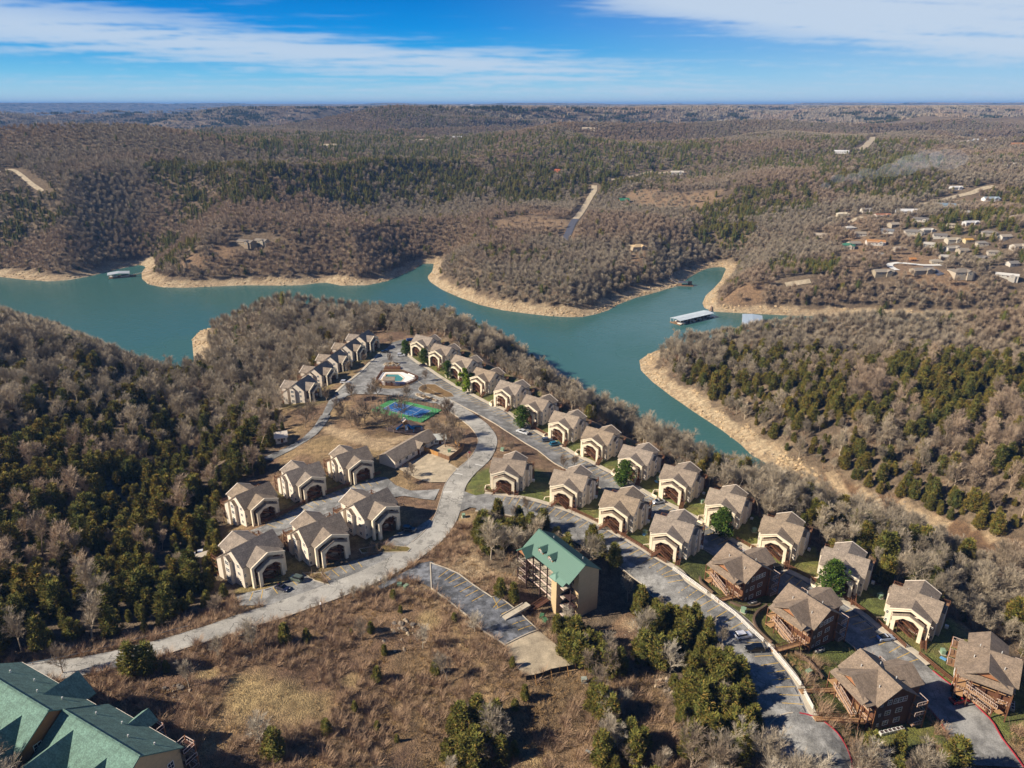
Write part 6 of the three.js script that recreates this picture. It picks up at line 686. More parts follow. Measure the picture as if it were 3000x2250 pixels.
// ------------------------------------------------------------------ railings, guard rail, silt fence, boxes, lamps
RAIL_BROWN.forEach((p, i) => fence('timber_railing', ['brown railing by the black car on the lakeside walk', 'long brown railing on the lakeside walk past three condos', 'brown railing on the lakeside walk before the last lodge', 'short brown railing at the end of the lakeside walk', 'brown railing before the first condo of the upper lane', 'brown railing between the second and third upper lane condos', 'brown railing past the third and fourth upper lane condos', 'brown railing along the small parking lot', 'brown railing beside the parked blue cars'][i], 'railing', 'timber railings along the walks', p.map(([x, z]) => [x, z]), 1.1, M.brown, 'pickets'));
RAIL_WHITE.forEach((p, i) => fence('white_railing', ['white railing above the lawn of the first log lodge', 'white railing between the first two footbridges', 'white railing between the second and third footbridges', 'short white railing between the two footbridges of the corner lodge'][i], 'railing', 'white railings of the upper lane', p, 1.05, M.frame, 'bars'));
(function () {
  const l = smoothLine(GUARD_RAIL, 3.8), a = l[0], o = thing('guard_rail', 'long grey steel guard rail between the road and the wooded slope', 'guard rail', null, a[0], 0, a[1]), steel = std('#9aa4ae', 0.45, { metalness: 0.6 });
  l.forEach(([x, z], i) => { const y = height(x, z); part('post', box(0.16, 1.1, 0.2, x - a[0], y + 0.3, z - a[1]), M.woodDark, o); if (i) { const q = l[i - 1], yq = height(...q); part('beam', [bar([q[0] - a[0], yq + 0.72, q[1] - a[1] + 0.16], [x - a[0], y + 0.72, z - a[1] + 0.16], 0.07, 0.3)], steel, o); } });
  const f = SILT_FENCE, s = thing('silt_fence', 'sagging black barrier fence on leaning stakes below the gravel pad', 'fence', null, f[0][0], 0, f[0][1]), R = rng(12);
  const ln = smoothLine(f, 2.1); ln.forEach(([x, z], i) => { const y = height(x, z), t = [x - f[0][0] + (R() - 0.5) * 0.5, y + 2.2 + R() * 0.4, z - f[0][1] + 0.5 * R()]; part('stake', bar([x - f[0][0], y - 0.3, z - f[0][1]], t, 0.12), M.woodDark, s); if (i % 2) part('brace', bar([x - f[0][0], y + 1.6, z - f[0][1]], [x - f[0][0] + 0.3, y - 0.2, z - f[0][1] + 1.7], 0.1), M.wood, s); if (i) { const q = ln[i - 1]; part('fabric', bar([q[0] - f[0][0], height(...q) + 0.95 + R() * 0.2, q[1] - f[0][1]], [x - f[0][0], y + 0.95 + R() * 0.2, z - f[0][1]], 0.06, 1.5), M.black, s); } });
})();
LOW_WALLS.forEach((p, i) => tag(mesh('retaining_wall', raised(smoothLine(p, 1.5), -0.28, 0.28, i === 3 ? 0.5 : 1.0, 2.2), std('#6f5b4a', 0.95)), ['curved brown retaining wall between the first two log lodges', 'short brown retaining wall beside the first log lodge', 'brown retaining wall below the white railing by the corner lodge', 'low brown garden edging on the lawn before the first log lodge'][i], 'wall', 'low walls by the log lodges'));
const boxMats = [std('#7f9a80', 0.7), std('#3f6b4c', 0.6), std('#9aa39a', 0.7), std('#5f97c4', 0.6)];
BOXES.forEach(([x, z, k], i) => {
  const y = height(x, z), near = ['on the corner of the tower parking lot', 'beside the road near the tower', 'by the main road junction', 'on the grass strip beside the lane', 'on the lawn between condos', 'on the mown lawn behind a condo'][i % 6];
  const o = thing(k === 3 ? 'valve_box' : 'utility_box', k === 3 ? `low pale blue valve box lid ${near}` : k === 1 ? 'dark green dome topped transformer by the tower footbridge' : k === 2 ? 'grey utility box at the end of the silt fence' : `pale green utility box ${near}`, 'utility box', 'utility boxes', x, y, z, i * 0.9);
  if (k === 3) { part('lid', box(1.5, 0.3, 0.9, 0, 0.12, 0), boxMats[3], o); return; }
  part('casing', k === 1 ? [box(1.5, 1.1, 1.3, 0, 0.5, 0), box(1.2, 0.35, 1.0, 0, 1.2, 0)] : [box(1.3, 1.25, 0.95, 0, 0.6, 0)], boxMats[k], o); part('lid', box(1.4, 0.1, 1.05, 0, k === 1 ? 1.42 : 1.28, 0), boxMats[k], o); part('base', box(1.7, 0.2, 1.4, 0, 0, 0), M.kerb, o);
});
LAMPS.forEach(([x, z], i) => { const o = thing('lamp_post', 'thin dark post with a small pale lamp head along the road verge', 'lamp post', 'small lamp posts along the main road', x, height(x, z), z); part('pole', cyl(0.06, 0.08, 3.4, 0, 1.7, 0), M.post, o); part('lamp_head', new THREE.SphereGeometry(0.24, 10, 8).translate(0, 3.5, 0), M.frame, o); });
(function () {
  const R = rng(21), g = (x, z) => [x, height(x, z), z];
  const b = YARD_FENCE[1][1], fp = thing('flag_pole', 'tall white pole with a small flag by the yard fence', 'flag pole', null, ...g(b[0] + 8, b[1] + 6)); part('pole', cyl(0.05, 0.07, 7, 0, 3.5, 0), M.frame, fp); part('flag', box(0.9, 0.55, 0.03, 0.5, 6.6, 0), std('#a8434f', 0.8), fp);
  const sg = thing('low_sign', 'small white sign board on the grass by the yard entrance', 'sign', null, ...g(b[0] + 4, b[1] + 9)); part('board', box(1.4, 0.7, 0.08, 0, 0.7, 0), M.frame, sg); part('post', [bar([-0.6, 0, 0], [-0.6, 1, 0], 0.08), bar([0.6, 0, 0], [0.6, 1, 0], 0.08)], M.woodDark, sg);
  const pd = thing('manhole_slab', 'square pale concrete slab with round rusty cover on the verge', 'manhole', null, ...g(-72.5, -150.5), 0.5); part('slab', box(2, 0.3, 1.8, 0, 0.1, 0), M.concrete, pd); part('cover', cyl(0.36, 0.36, 0.06, 0, 0.28, 0, 16), std('#7a4a3a', 0.9), pd);
  const cp = thing('drain_pipe', 'grey plastic drain pipe lying on the dry slope', 'pipe', null, ...g(18, -118)); cp.position.y += 0.3; part('pipe', new THREE.CylinderGeometry(0.35, 0.35, 3, 12, 1, true).rotateZ(Math.PI / 2).rotateY(-0.5), std('#7f8d90', 0.6, { side: THREE.DoubleSide }), cp);
})();

// ------------------------------------------------------------------ docks on the lake
function dock(label, P, kind) { // P: four roof corners on plan
  const c = mid(P), a = Math.atan2(-(P[2][1] - P[1][1]), P[2][0] - P[1][0]), L = Math.hypot(P[2][0] - P[1][0], P[2][1] - P[1][1]), W = Math.hypot(P[1][0] - P[0][0], P[1][1] - P[0][1]);
  const o = thing('boat_dock', label, 'dock', 'covered boat docks', c[0], 0, c[1], a), metal = std(kind === 1 ? '#b4c4d3' : '#c3cdd4', 0.45, { metalness: 0.3 }), l = L / 2, w = W / 2;
  part('roof', kind === 2 ? [slab([[-l, 5.2, 0], [l, 5.2, 0], [l + 0.6, 4.2, w + 0.6], [-l - 0.6, 4.2, w + 0.6]], 0.25), slab([[-l, 5.2, 0], [l, 5.2, 0], [l + 0.6, 4.2, -w - 0.6], [-l - 0.6, 4.2, -w - 0.6]], 0.25)] : [slab([[-l, 5.0, 0], [l, 5.0, 0], [l, 4.2, w], [-l, 4.2, w]], 0.25), slab([[-l, 5.0, 0], [l, 5.0, 0], [l, 4.2, -w], [-l, 4.2, -w]], 0.25)], metal, o);
  const seams = []; for (let t = -l; t <= l; t += 1.6) for (const s of [-1, 1]) seams.push(bar([t, 5.05, 0], [t, 4.26, s * w], 0.07, 0.08)); stuff(part('roof_seam', seams, metal, o));
  part('float_deck', [box(L, 0.5, 2.2, 0, 0.3, 0), box(2.2, 0.5, W, -l + 1, 0.3, 0), box(2.2, 0.5, W, l - 1, 0.3, 0)], M.deck, o);
  const n = Math.max(2, Math.round(L / 4.5)); for (let i = 0; i <= n; i++) { const x = lerp(-l + 0.4, l - 0.4, i / n); for (const s of [-1, 1]) { part('post', bar([x, 0, s * (w - 0.3)], [x, 4.3, s * (w - 0.3)], 0.16), M.frame, o); if (i < n) part('finger_pier', box(0.9, 0.45, w - 1.2, x, 0.28, s * w / 2), M.deck, o); if (i < n && (i * 7 + (s > 0 ? 3 : 0)) % 4) { const bt = part('moored_boat', [prismX([[-w * 0.38, 0.1], [w * 0.34, 0.1], [w * 0.44, 0.9], [-w * 0.38, 0.8]], -0.9, 0.9).translate(x + l / n, 0.1, s * w * 0.52)], (i + (s > 0 ? 1 : 0)) % 3 ? M.frame : M.black, o); part('canopy', box(1.5, 0.1, w * 0.4, x + l / n, 2.0, s * w * 0.5), (i % 2) ? M.post : M.farAsphalt, bt); } } }
  return o;
}
dock('long covered boat dock with pale metal roof off the sandy point', DOCK_ROOF_PX[0], 0); dock('short covered boat dock with bright metal roof beside the long one', DOCK_ROOF_PX[1], 1); dock('white roofed boat dock moored alone in the far cove', DOCK_ROOF_PX[2], 2);
(function () { const [x, z] = SMALL_DOCK, o = thing('swim_dock', 'small open dark dock with upright shed near the cove', 'dock', null, x, 0, z, -0.15); part('float_deck', box(16, 0.5, 8, 0, 0.3, 0), M.deck, o); part('shed', box(4, 4.2, 5, 4.5, 2.4, 0), M.black, o); part('roof', box(10, 0.2, 7, -3, 3.6, 0), M.farAsphalt, o); part('post', [[-7.5, -3], [-7.5, 3], [1, -3], [1, 3]].map(([u, v]) => bar([u, 0, v], [u, 3.6, v], 0.15)), M.post, o);
  const gang = (x0, z0, x1, z1, label) => { const g = thing('gangway', label, 'gangway', 'dock gangways', x0, 0.5, z0); part('walk', bar([0, 0, 0], [x1 - x0, height(x1, z1) + 0.1, z1 - z0], 1.6, 0.2), M.deck, g); part('rail', [-0.8, 0.8].map((s) => bar([s, 1, 0], [x1 - x0 + s, height(x1, z1) + 1.1, z1 - z0], 0.08)), M.frame, g); };
  const D0 = mid(DOCK_ROOF_PX[0].slice(2)), D2 = mid(DOCK_ROOF_PX[2].slice(1, 3)); gang(D0[0], D0[1], D0[0] + 9, D0[1] - 22, 'narrow gangway from the long covered dock to the sandy point'); gang(D2[0], D2[1], D2[0] + 34, D2[1] - 2, 'narrow gangway from the lone white dock to the shore'); gang(x - 8, z, x - 26, z - 14, 'narrow gangway from the small dark dock to the shore'); })();

// ------------------------------------------------------------------ houses on the other shore
(function () {
  const wm = {}, mat = (c) => wm[c] ??= new THREE.MeshStandardMaterial({ color: srgb(c).multiplyScalar(0.72), roughness: 0.9 }), R = rng(31);
  FAR_HOUSES.forEach(([x, z, kind, rc, wc, L, W, H], i) => {
    const far = Math.hypot(x, z), col = { '#3f7f66': 'green', '#2f7a5c': 'green', '#c08a55': 'orange tan', '#b07a5c': 'terracotta', '#cdb38a': 'sandy tan', '#7f93a3': 'slate blue', '#e6e6e6': 'white' }[rc] || (srgb(rc).r > 0.55 ? 'pale' : srgb(rc).r > 0.25 ? 'light grey' : 'grey brown');
    const where = far < 1100 ? 'in the village above the sandy shore' : far < 2300 ? 'among bare trees on the far slope' : 'high on the distant wooded ridge';
    const o = thing('house', `${L > 25 ? 'long ' : L < 16 ? 'small ' : ''}${kind === 'hip' ? 'hip roofed' : 'gabled'} house with ${col} roof ${where}`, 'house', 'houses across the lake', x, height(x, z) + 0.3, z, (R() - 0.5) * 0.9 - 0.15);
    o.scale.setScalar(far < 2300 ? 0.72 : 0.85); simpleHouse(o, L, W, Math.max(3, H * 0.62), Math.max(1.8, H * 0.5), mat(wc), mat(rc), kind === 'hip', Math.min(6, Math.round(L / 5)));
    if (L > 18) { const gw = L * 0.16; part('cross_gable_roof', [1, -1].map((s) => slab([[L * 0.22, H * 1.05, 0], [L * 0.22, H * 1.05, W / 2 + 2.2], [L * 0.22 + s * gw, H * 0.6, W / 2 + 2.2], [L * 0.22 + s * gw, H * 0.6, 0]], 0.2)), mat(rc), o); part('cross_wall', prism([[L * 0.22 - gw + 0.5, -6], [L * 0.22 + gw - 0.5, -6], [L * 0.22 + gw - 0.5, H * 0.6], [L * 0.22, H * 1.0], [L * 0.22 - gw + 0.5, H * 0.6]], 0, W / 2 + 1.8), mat(wc), o); windowAt(o, L * 0.22, H * 0.35, W / 2 + 1.85, gw * 0.7, H * 0.28); }
    if (i % 3 === 0) part('chimney', box(1, H * 0.8, 1, -L * 0.3, H, -W * 0.1), M.brick, o);
    if (i === 31) { part('turret', [cyl(3, 3, 18, -20, 9, 4, 10), new THREE.ConeGeometry(3.8, 7, 10).translate(-20, 21.5, 4)], mat(wc), o); part('turret', [cyl(3.4, 3.4, 22, 24, 11, 2, 10), new THREE.ConeGeometry(4.2, 8, 10).translate(24, 26, 2)], mat(wc), o); }
  });
})();
// ------------------------------------------------------------------ trees
// a growing list of triangles; every limb is a tapered prism, every twig a thin blade
class Tris { constructor() { this.p = []; this.n = []; this.c = []; }
  tri(a, b, c, col) { const u = [b[0] - a[0], b[1] - a[1], b[2] - a[2]], v = [c[0] - a[0], c[1] - a[1], c[2] - a[2]]; let n = [u[1] * v[2] - u[2] * v[1], u[2] * v[0] - u[0] * v[2], u[0] * v[1] - u[1] * v[0]]; const l = Math.hypot(...n) || 1; n = n.map((k) => k / l); this.p.push(...a, ...b, ...c); for (let i = 0; i < 3; i++) { this.n.push(...n); if (col) this.c.push(...col); } }
  seg(a, b, r0, r1, k = 3, col) { const d = [b[0] - a[0], b[1] - a[1], b[2] - a[2]], l = Math.hypot(...d) || 1, D = d.map((v) => v / l), u = Math.abs(D[1]) < 0.9 ? [D[2], 0, -D[0]] : [1, 0, 0], ul = Math.hypot(...u), U = u.map((v) => v / ul), V = [D[1] * U[2] - D[2] * U[1], D[2] * U[0] - D[0] * U[2], D[0] * U[1] - D[1] * U[0]]; const ring = (c, r, i) => { const t = i / k * Math.PI * 2, cs = Math.cos(t) * r, sn = Math.sin(t) * r; return [c[0] + U[0] * cs + V[0] * sn, c[1] + U[1] * cs + V[1] * sn, c[2] + U[2] * cs + V[2] * sn]; }; for (let i = 0; i < k; i++) { const p = ring(a, r0, i), q = ring(a, r0, i + 1), s = ring(b, r1, i), t = ring(b, r1, i + 1); this.tri(p, q, t, col); this.tri(p, t, s, col); } }
  geo() { const g = new THREE.BufferGeometry(); g.setAttribute('position', new THREE.Float32BufferAttribute(this.p, 3)); g.setAttribute('normal', new THREE.Float32BufferAttribute(this.n, 3)); g.setAttribute('uv', new THREE.Float32BufferAttribute(new Float32Array(this.p.length / 3 * 2), 2)); if (this.c.length) g.setAttribute('color', new THREE.Float32BufferAttribute(this.c, 3)); return g; } }
const add = (a, d, l) => [a[0] + d[0] * l, a[1] + d[1] * l, a[2] + d[2] * l];
const unit = (v) => { const l = Math.hypot(...v) || 1; return v.map((k) => k / l); };
// a leafless tree 12 m tall, crown about 8 m wide
function bareTree(seed, { limbs = 9, forks = 5, twigs = 7, thick = 1, spread = 1, low = 0.28 } = {}) {
  const R = rng(seed), trunk = new Tris(), crown = new Tris(), H = 12, jit = (d, k) => unit([d[0] + (R() - 0.5) * k, d[1] + (R() - 0.5) * k * 0.7, d[2] + (R() - 0.5) * k]);
  let p = [0, -0.6, 0], r = 0.24 * Math.sqrt(thick); const spine = [p]; let d = unit([(R() - 0.5) * 0.25, 1, (R() - 0.5) * 0.25]);
  for (let i = 0; i < 5; i++) { const q = add(p, d, H * 0.16), r2 = r * 0.8; trunk.seg(p, q, r, r2, 5); p = q; r = r2; spine.push(p); d = unit([d[0] + (R() - 0.5) * 0.35, d[1], d[2] + (R() - 0.5) * 0.35]); }
  const along = (t) => { const f = t * 5, i = Math.min(4, Math.floor(f)), u = f - i; return [0, 1, 2].map((c) => lerp(spine[i][c], spine[i + 1][c], u)); };
  for (let k = 0; k < limbs; k++) {
    const t = lerp(low + 0.08, 1, (k + R() * 0.8) / limbs), a = k * 2.4 + R() * 0.9, out = lerp(1.0, 0.45, t) * spread; let q = along(t), dir = unit([Math.cos(a) * out, 0.75 + R() * 0.3, Math.sin(a) * out]); const len = H * lerp(0.42, 0.26, t) * (0.8 + R() * 0.4); let lr = 0.11 * lerp(1, 0.55, t) * thick;
    for (let s = 0; s < 3; s++) {
      const e = add(q, dir, len / 3); crown.seg(q, e, lr, lr * 0.68, 3);
      for (let f = 0; f < forks / (s === 0 ? 2 : 1); f++) {
        const b0 = add(q, dir, len / 3 * R()), bd = jit([dir[0] * 0.7, dir[1] * 0.8 + 0.15, dir[2] * 0.7], 1.5), bl = len * (0.28 + R() * 0.22), b1 = add(b0, bd, bl); crown.seg(b0, b1, lr * 0.42, lr * 0.2, 3);
        for (let w = 0; w < twigs; w++) { const t0 = add(b0, bd, bl * (0.25 + R() * 0.75)), td = jit([bd[0], bd[1] + 0.25, bd[2]], 1.5), tl = 0.8 + R() * 1.3, t1 = add(t0, td, tl), wd = (0.022 + R() * 0.02) * thick, sx = unit([td[2] + 0.01, R() - 0.5, -td[0]]); crown.tri(add(t0, sx, -wd), add(t0, sx, wd), t1); const t2 = add(t0, td, tl * 0.45), t3 = add(t2, jit(td, 1.3), tl * 0.6), t4 = add(t2, jit(td, 1.3), tl * 0.6); crown.tri(add(t2, sx, -wd * 0.8), add(t2, sx, wd * 0.8), t3); crown.tri(add(t2, sx, -wd * 0.8), add(t2, sx, wd * 0.8), t4); }
      }
      q = e; lr *= 0.68; dir = jit([dir[0] * 0.92, dir[1] + 0.12, dir[2] * 0.92], 0.5);
    }
  }
  return { trunk: trunk.geo(), crown: crown.geo() };
}
// an eastern red cedar 7 m tall: dense sprays from the ground up, green with bronze tips
function cedarTree(seed, { boughs = 200, leaves = 12, wide = 1, H = 7 } = {}) {
  const R = rng(seed), trunk = new Tris(), crown = new Tris(); trunk.seg([0, -0.4, 0], [0, H * 0.85, 0], 0.16, 0.04, 5);
  const tones = [[0.085, 0.096, 0.024], [0.145, 0.146, 0.032], [0.205, 0.185, 0.040], [0.255, 0.170, 0.046]];
  const prof = (t) => (t < 0.12 ? 0.55 + t * 3.2 : Math.pow(1 - (t - 0.12) / 0.88, 0.46) * 0.95 + 0.05) * 1.95 * wide;
  const lob = [R() * 6, R() * 6];
  for (let i = 0; i < 6; i++) { const t = 0.06 + i * 0.14, r = prof(t) * 0.55, y0 = H * t, y1 = H * (t + 0.2); for (let k = 0; k < 6; k++) { const a = k / 6 * 6.283, b = (k + 1) / 6 * 6.283; crown.tri([Math.cos(a) * r, y0, Math.sin(a) * r], [0, y1, 0], [Math.cos(b) * r, y0, Math.sin(b) * r], tones[0]); } }
  for (let i = 0; i < boughs; i++) {
    const t = Math.pow(R(), 1.25), a = R() * 6.283, r = prof(t) * (0.62 + 0.34 * R() + 0.12 * Math.sin(a * 3 + lob[0] + t * 6)), c = [Math.cos(a) * r, H * (0.04 + t * 0.94) , Math.sin(a) * r], o = unit([Math.cos(a), 0.55 + R() * 0.7, Math.sin(a)]), clump = R();
    for (let k = 0; k < leaves; k++) { const d = unit([o[0] + (R() - 0.5) * 1.5, o[1] + (R() - 0.5) * 1.3, o[2] + (R() - 0.5) * 1.5]), l = 0.34 + R() * 0.4, s = unit([d[2] + (R() - 0.5) * 0.6, (R() - 0.5) * 0.9, -d[0] + (R() - 0.5) * 0.6]), w = 0.085 + R() * 0.08, b = add(c, [R() - 0.5, R() - 0.5, R() - 0.5], 0.75); const tone = tones[Math.min(3, Math.floor(clump * 2.2 + R() * 1.9))]; crown.tri(add(b, s, -w), add(b, s, w), add(b, d, l), tone); }
  }
  return { trunk: trunk.geo(), crown: crown.geo() };
}
// a broad-leaved evergreen with a round crown of large leaves
function leafTree(seed, { H = 7.5, wide = 2.6, n = 3600, tones = [[0.035, 0.075, 0.012], [0.06, 0.115, 0.018], [0.10, 0.15, 0.022], [0.10, 0.08, 0.03]], cone = false, leaf = 0.34 } = {}) {
  const R = rng(seed), trunk = new Tris(), crown = new Tris(); trunk.seg([0, -0.5, 0], [0, H * 0.7, 0], 0.2, 0.07, 6); const lumps = [...Array(26)].map(() => { const a = R() * 6.283, t = R(); const r = (cone ? (1 - t) * wide : Math.sin(Math.PI * (0.12 + 0.84 * t)) * wide) * Math.sqrt(R()) * 0.85; return [Math.cos(a) * r, H * (0.16 + 0.78 * t), Math.sin(a) * r, (0.75 + R() * 0.75) * (cone ? lerp(1, 0.45, t) : 1)]; });
  for (const L of lumps) trunk.seg([0, L[1] * 0.6, 0], [L[0], L[1], L[2]], 0.07, 0.03, 3);
  for (let i = 0; i < n; i++) { const L = lumps[Math.floor(R() * lumps.length)], u = R() * 2 - 1, a = R() * 6.283, q = Math.sqrt(1 - u * u), o = [q * Math.cos(a), u, q * Math.sin(a)], rr = L[3] * (0.72 + 0.34 * R()), c = [L[0] + o[0] * rr, L[1] + o[1] * rr * 0.9, L[2] + o[2] * rr]; const d = unit([o[0] + (R() - 0.5) * 1.4, o[1] * 0.6 + (R() - 0.3), o[2] + (R() - 0.5) * 1.4]), s = unit([d[2] + (R() - 0.5), (R() - 0.5), -d[0] + (R() - 0.5)]), w = leaf * (0.3 + R() * 0.25), l = leaf * (0.8 + R() * 0.6); const tone = tones[Math.min(3, Math.floor(R() * 3 + (R() < 0.06 ? 1 : 0)))]; crown.tri(add(c, s, -w), add(c, s, w), add(c, d, l), tone); crown.tri(add(c, s, w), add(add(c, d, l), s, w * 0.6), add(c, d, l), tone); }
  return { trunk: trunk.geo(), crown: crown.geo() };
}
const bark = new THREE.MeshStandardMaterial({ color: new THREE.Color().setRGB(0.335, 0.283, 0.212), roughness: 0.95 }), barkPale = new THREE.MeshStandardMaterial({ color: new THREE.Color().setRGB(0.47, 0.415, 0.325), roughness: 0.95 }), barkWarm = new THREE.MeshStandardMaterial({ color: new THREE.Color().setRGB(0.255, 0.198, 0.142), roughness: 0.95 }), darkBark = new THREE.MeshStandardMaterial({ color: new THREE.Color().setRGB(0.12, 0.09, 0.07), roughness: 1 });
const foliage = new THREE.MeshPhysicalMaterial({ vertexColors: true, roughness: 0.85, transmission: 0, side: THREE.DoubleSide, specularIntensity: 0.3 });
const barks = [bark, barkPale, barkWarm];
const BARE = [[11, {}], [12, { limbs: 11, spread: 1.25 }], [13, { limbs: 8, spread: 0.85, low: 0.4 }], [14, { limbs: 10, forks: 6, spread: 1.1, low: 0.2 }]].map(([s, o]) => bareTree(s, { ...o, twigs: 7, thick: 1.35 }));
const PARK = [15, 16, 17].map((s) => bareTree(s, { limbs: 11, forks: 5, twigs: 7, thick: 1.7, spread: 1.25, low: 0.22 }));
// a leafless crown seen from far: blades from the limbs out to a rounded dome
function domeTree(seed, n, w, R0 = 4.1) { const R = rng(seed), T = new Tris(); T.seg([0, -0.5, 0], [0, 6, 0], 0.22, 0.1, 3); for (let i = 0; i < n; i++) { const u = Math.pow(R(), 0.7), a = R() * 6.283, e = Math.asin(u * 2 - 1 > -0.5 ? u * 2 - 1 : -0.5), k = 0.8 + R() * 0.3, tip = [Math.cos(a) * Math.cos(e) * R0 * k, 6.6 + Math.sin(e) * 4.6 * k, Math.sin(a) * Math.cos(e) * R0 * k], b = [tip[0] * (0.15 + R() * 0.4), 4.2 + (tip[1] - 4.2) * (0.2 + R() * 0.4), tip[2] * (0.15 + R() * 0.4)], s = unit([Math.sin(a) + (R() - 0.5), (R() - 0.5), -Math.cos(a) + (R() - 0.5)]), ww = w * (0.6 + R() * 0.8); T.tri(add(b, s, -ww), add(b, s, ww), tip); } return T.geo(); }
const BARE_MID = [21, 22, 23, 24].map((s) => domeTree(s, 240, 0.12, 3.7 + (s % 3) * 0.4));
const BARE_FAR = [31, 32, 33].map((s) => domeTree(s, 120, 0.30, 4.8));
const CEDAR = [[41, {}], [42, { wide: 1.25 }], [43, { wide: 0.85 }], [44, { wide: 1.1, boughs: 215 }]].map(([s, o]) => cedarTree(s, o));
const CEDAR_MID = [51, 52].map((s) => cedarTree(s, { boughs: 90, leaves: 7, wide: 1.45, H: 6.6 }).crown), CEDAR_FAR = [53].map((s) => cedarTree(s, { boughs: 55, leaves: 5, wide: 1.9, H: 7 }).crown);

// where woods may stand
const clearHouses = FAR_HOUSES.map((h) => [h[0], h[1], Math.max(h[5], h[6]) * 0.42 + 3.5]);
const roadBoxes = ROADS.map(([l, c, w]) => ({ l: c ? offset(l, c) : l, w, x0: Math.min(...l.map((p) => p[0])) - 25, x1: Math.max(...l.map((p) => p[0])) + 25, z0: Math.min(...l.map((p) => p[1])) - 25, z1: Math.max(...l.map((p) => p[1])) + 25 }));
function mayGrow(x, z, d, r) {
  if (d < 13.5) return false;
  if (r < 560 && inPoly(x, z, CLEARING) && !(hash2(Math.floor(x * 7), Math.floor(z * 7)) < 0.8 && THICKET.some((p) => inPoly(x, z, p)))) return false;
  for (const q of roadBoxes) if (x > q.x0 && x < q.x1 && z > q.z0 && z < q.z1 && lineDist(x, z, q.l) < q.w + 1.5) return false;
  for (const h of clearHouses) { const dx = x - h[0], dz = z - h[1]; if (dx * dx + dz * dz < h[2] * h[2]) return false; if (Math.abs(dx) < h[2] * 0.7 && dz > 0 && dz < h[2] * 1.15 && hash2(Math.floor(x), Math.floor(z)) > 0.3) return false; }
  for (const s of CLEAR_SPOTS) { const q = Math.hypot(x - s[0], z - s[1]); if (q < s[2] * (s[2] > 38 ? 0.85 : 0.55) && hash2(Math.floor(x * 3), Math.floor(z * 3)) > 0.12) return false; }
  if (r < 560) { for (const h of houseList) if ((x - h.x) ** 2 + (z - h.z) ** 2 < 150) return false; if (paved(x, z) || inPoly(x, z, OPEN_LAWN)) return false; if (r < 124 && x > -140 && x < 26 && !THICKET.some((p) => inPoly(x, z, p))) return false; }
  if (x > 60 && z < -120 && z > -340) { for (let i = 0; i < CREEK.length - 1; i++) if (segDist(x, z, CREEK[i], CREEK[i + 1])[0] < 15) return false; }
  return true;
}
// stands of evergreens: [x, z, radius, share]
const STANDS = [[-230, -330, 100, 0.42], [-170, -250, 80, 0.62], [-150, -195, 70, 0.74], [-125, -165, 50, 0.76], [-200, -230, 90, 0.7], [-110, -215, 25, 0.5], [-95, -290, 24, 0.5], [190, -400, 100, 0.66], [270, -360, 110, 0.68], [180, -330, 70, 0.66], [240, -290, 80, 0.62], [330, -330, 90, 0.62], [130, -420, 60, 0.4], [110, -300, 30, 0.42], [70, -300, 25, 0.35], [140, -215, 26, 0.5], [-380, -1500, 260, 0.85], [-130, -1420, 260, 0.9], [140, -1350, 230, 0.85], [-600, -1650, 220, 0.7], [-250, -1750, 250, 0.75], [330, -1500, 130, 0.6], [420, -1250, 90, 0.6], [520, -1050, 90, 0.7], [640, -930, 70, 0.5], [-20, -470, 60, 0.3], [700, -1500, 160, 0.6], [880, -1200, 120, 0.5], [-900, -2500, 300, 0.6], [-300, -2600, 300, 0.35], [1100, -1650, 150, 0.6], ...NEAR_STANDS, ...FAR_STANDS];
function cedarShare(x, z) { let s = 0.06; for (const q of STANDS) { const t = Math.hypot(x - q[0], z - q[1]) / q[2]; if (t < 1.3) s = Math.max(s, q[3] * (1 - smooth(t, 0.6, 1.3))); } return clamp(s * 1.75 * smooth(fbm(x / 17 + 7, z / 17 + 3, 3), 0.22, 0.58), 0, 0.95); }
const named = { bare: [], cedar: [] }, mass = { bareMid: [], bareFar: [], cedarMid: [], cedarFar: [] }, TR = rng(99);
function scatter(r0, r1, cell, near) {
  const x1 = r1 * 0.72;
  for (let z = -60; z > -r1; z -= cell) for (let x = -x1; x < x1; x += cell) {
    const px = x + (TR() - 0.5) * cell * 0.95, pz = z + (TR() - 0.5) * cell * 0.95, r = Math.hypot(px, pz), j = TR(), s1 = TR(), s2 = TR(), s3 = TR();
    if (r < r0 || r >= r1 || Math.abs(px) > 0.77 * -pz + 45) continue;
    const d = r < 2600 ? shoreDist(px, pz) : 999; if (!mayGrow(px, pz, d, r)) continue;
    const h = height(px, pz); if (h < 4.5) continue;
    const cedar = j < cedarShare(px, pz), e = { x: px, y: h - 0.1, z: pz, r, s: (cedar ? 0.55 + s1 * s1 * 1.1 : near ? 0.5 + s1 * s1 * 0.7 : 0.66 + s1 * 0.36), t: s2, a: s3 * 6.283 };
    if (near) named[cedar ? 'cedar' : 'bare'].push(e); else (r < 1250 ? (cedar ? mass.cedarMid : mass.bareMid) : (cedar ? mass.cedarFar : mass.bareFar)).push(e);
  }
}
scatter(70, 540, 4.7, true); scatter(540, 1250, 5.4, false); scatter(1250, 2700, 8.2, false);
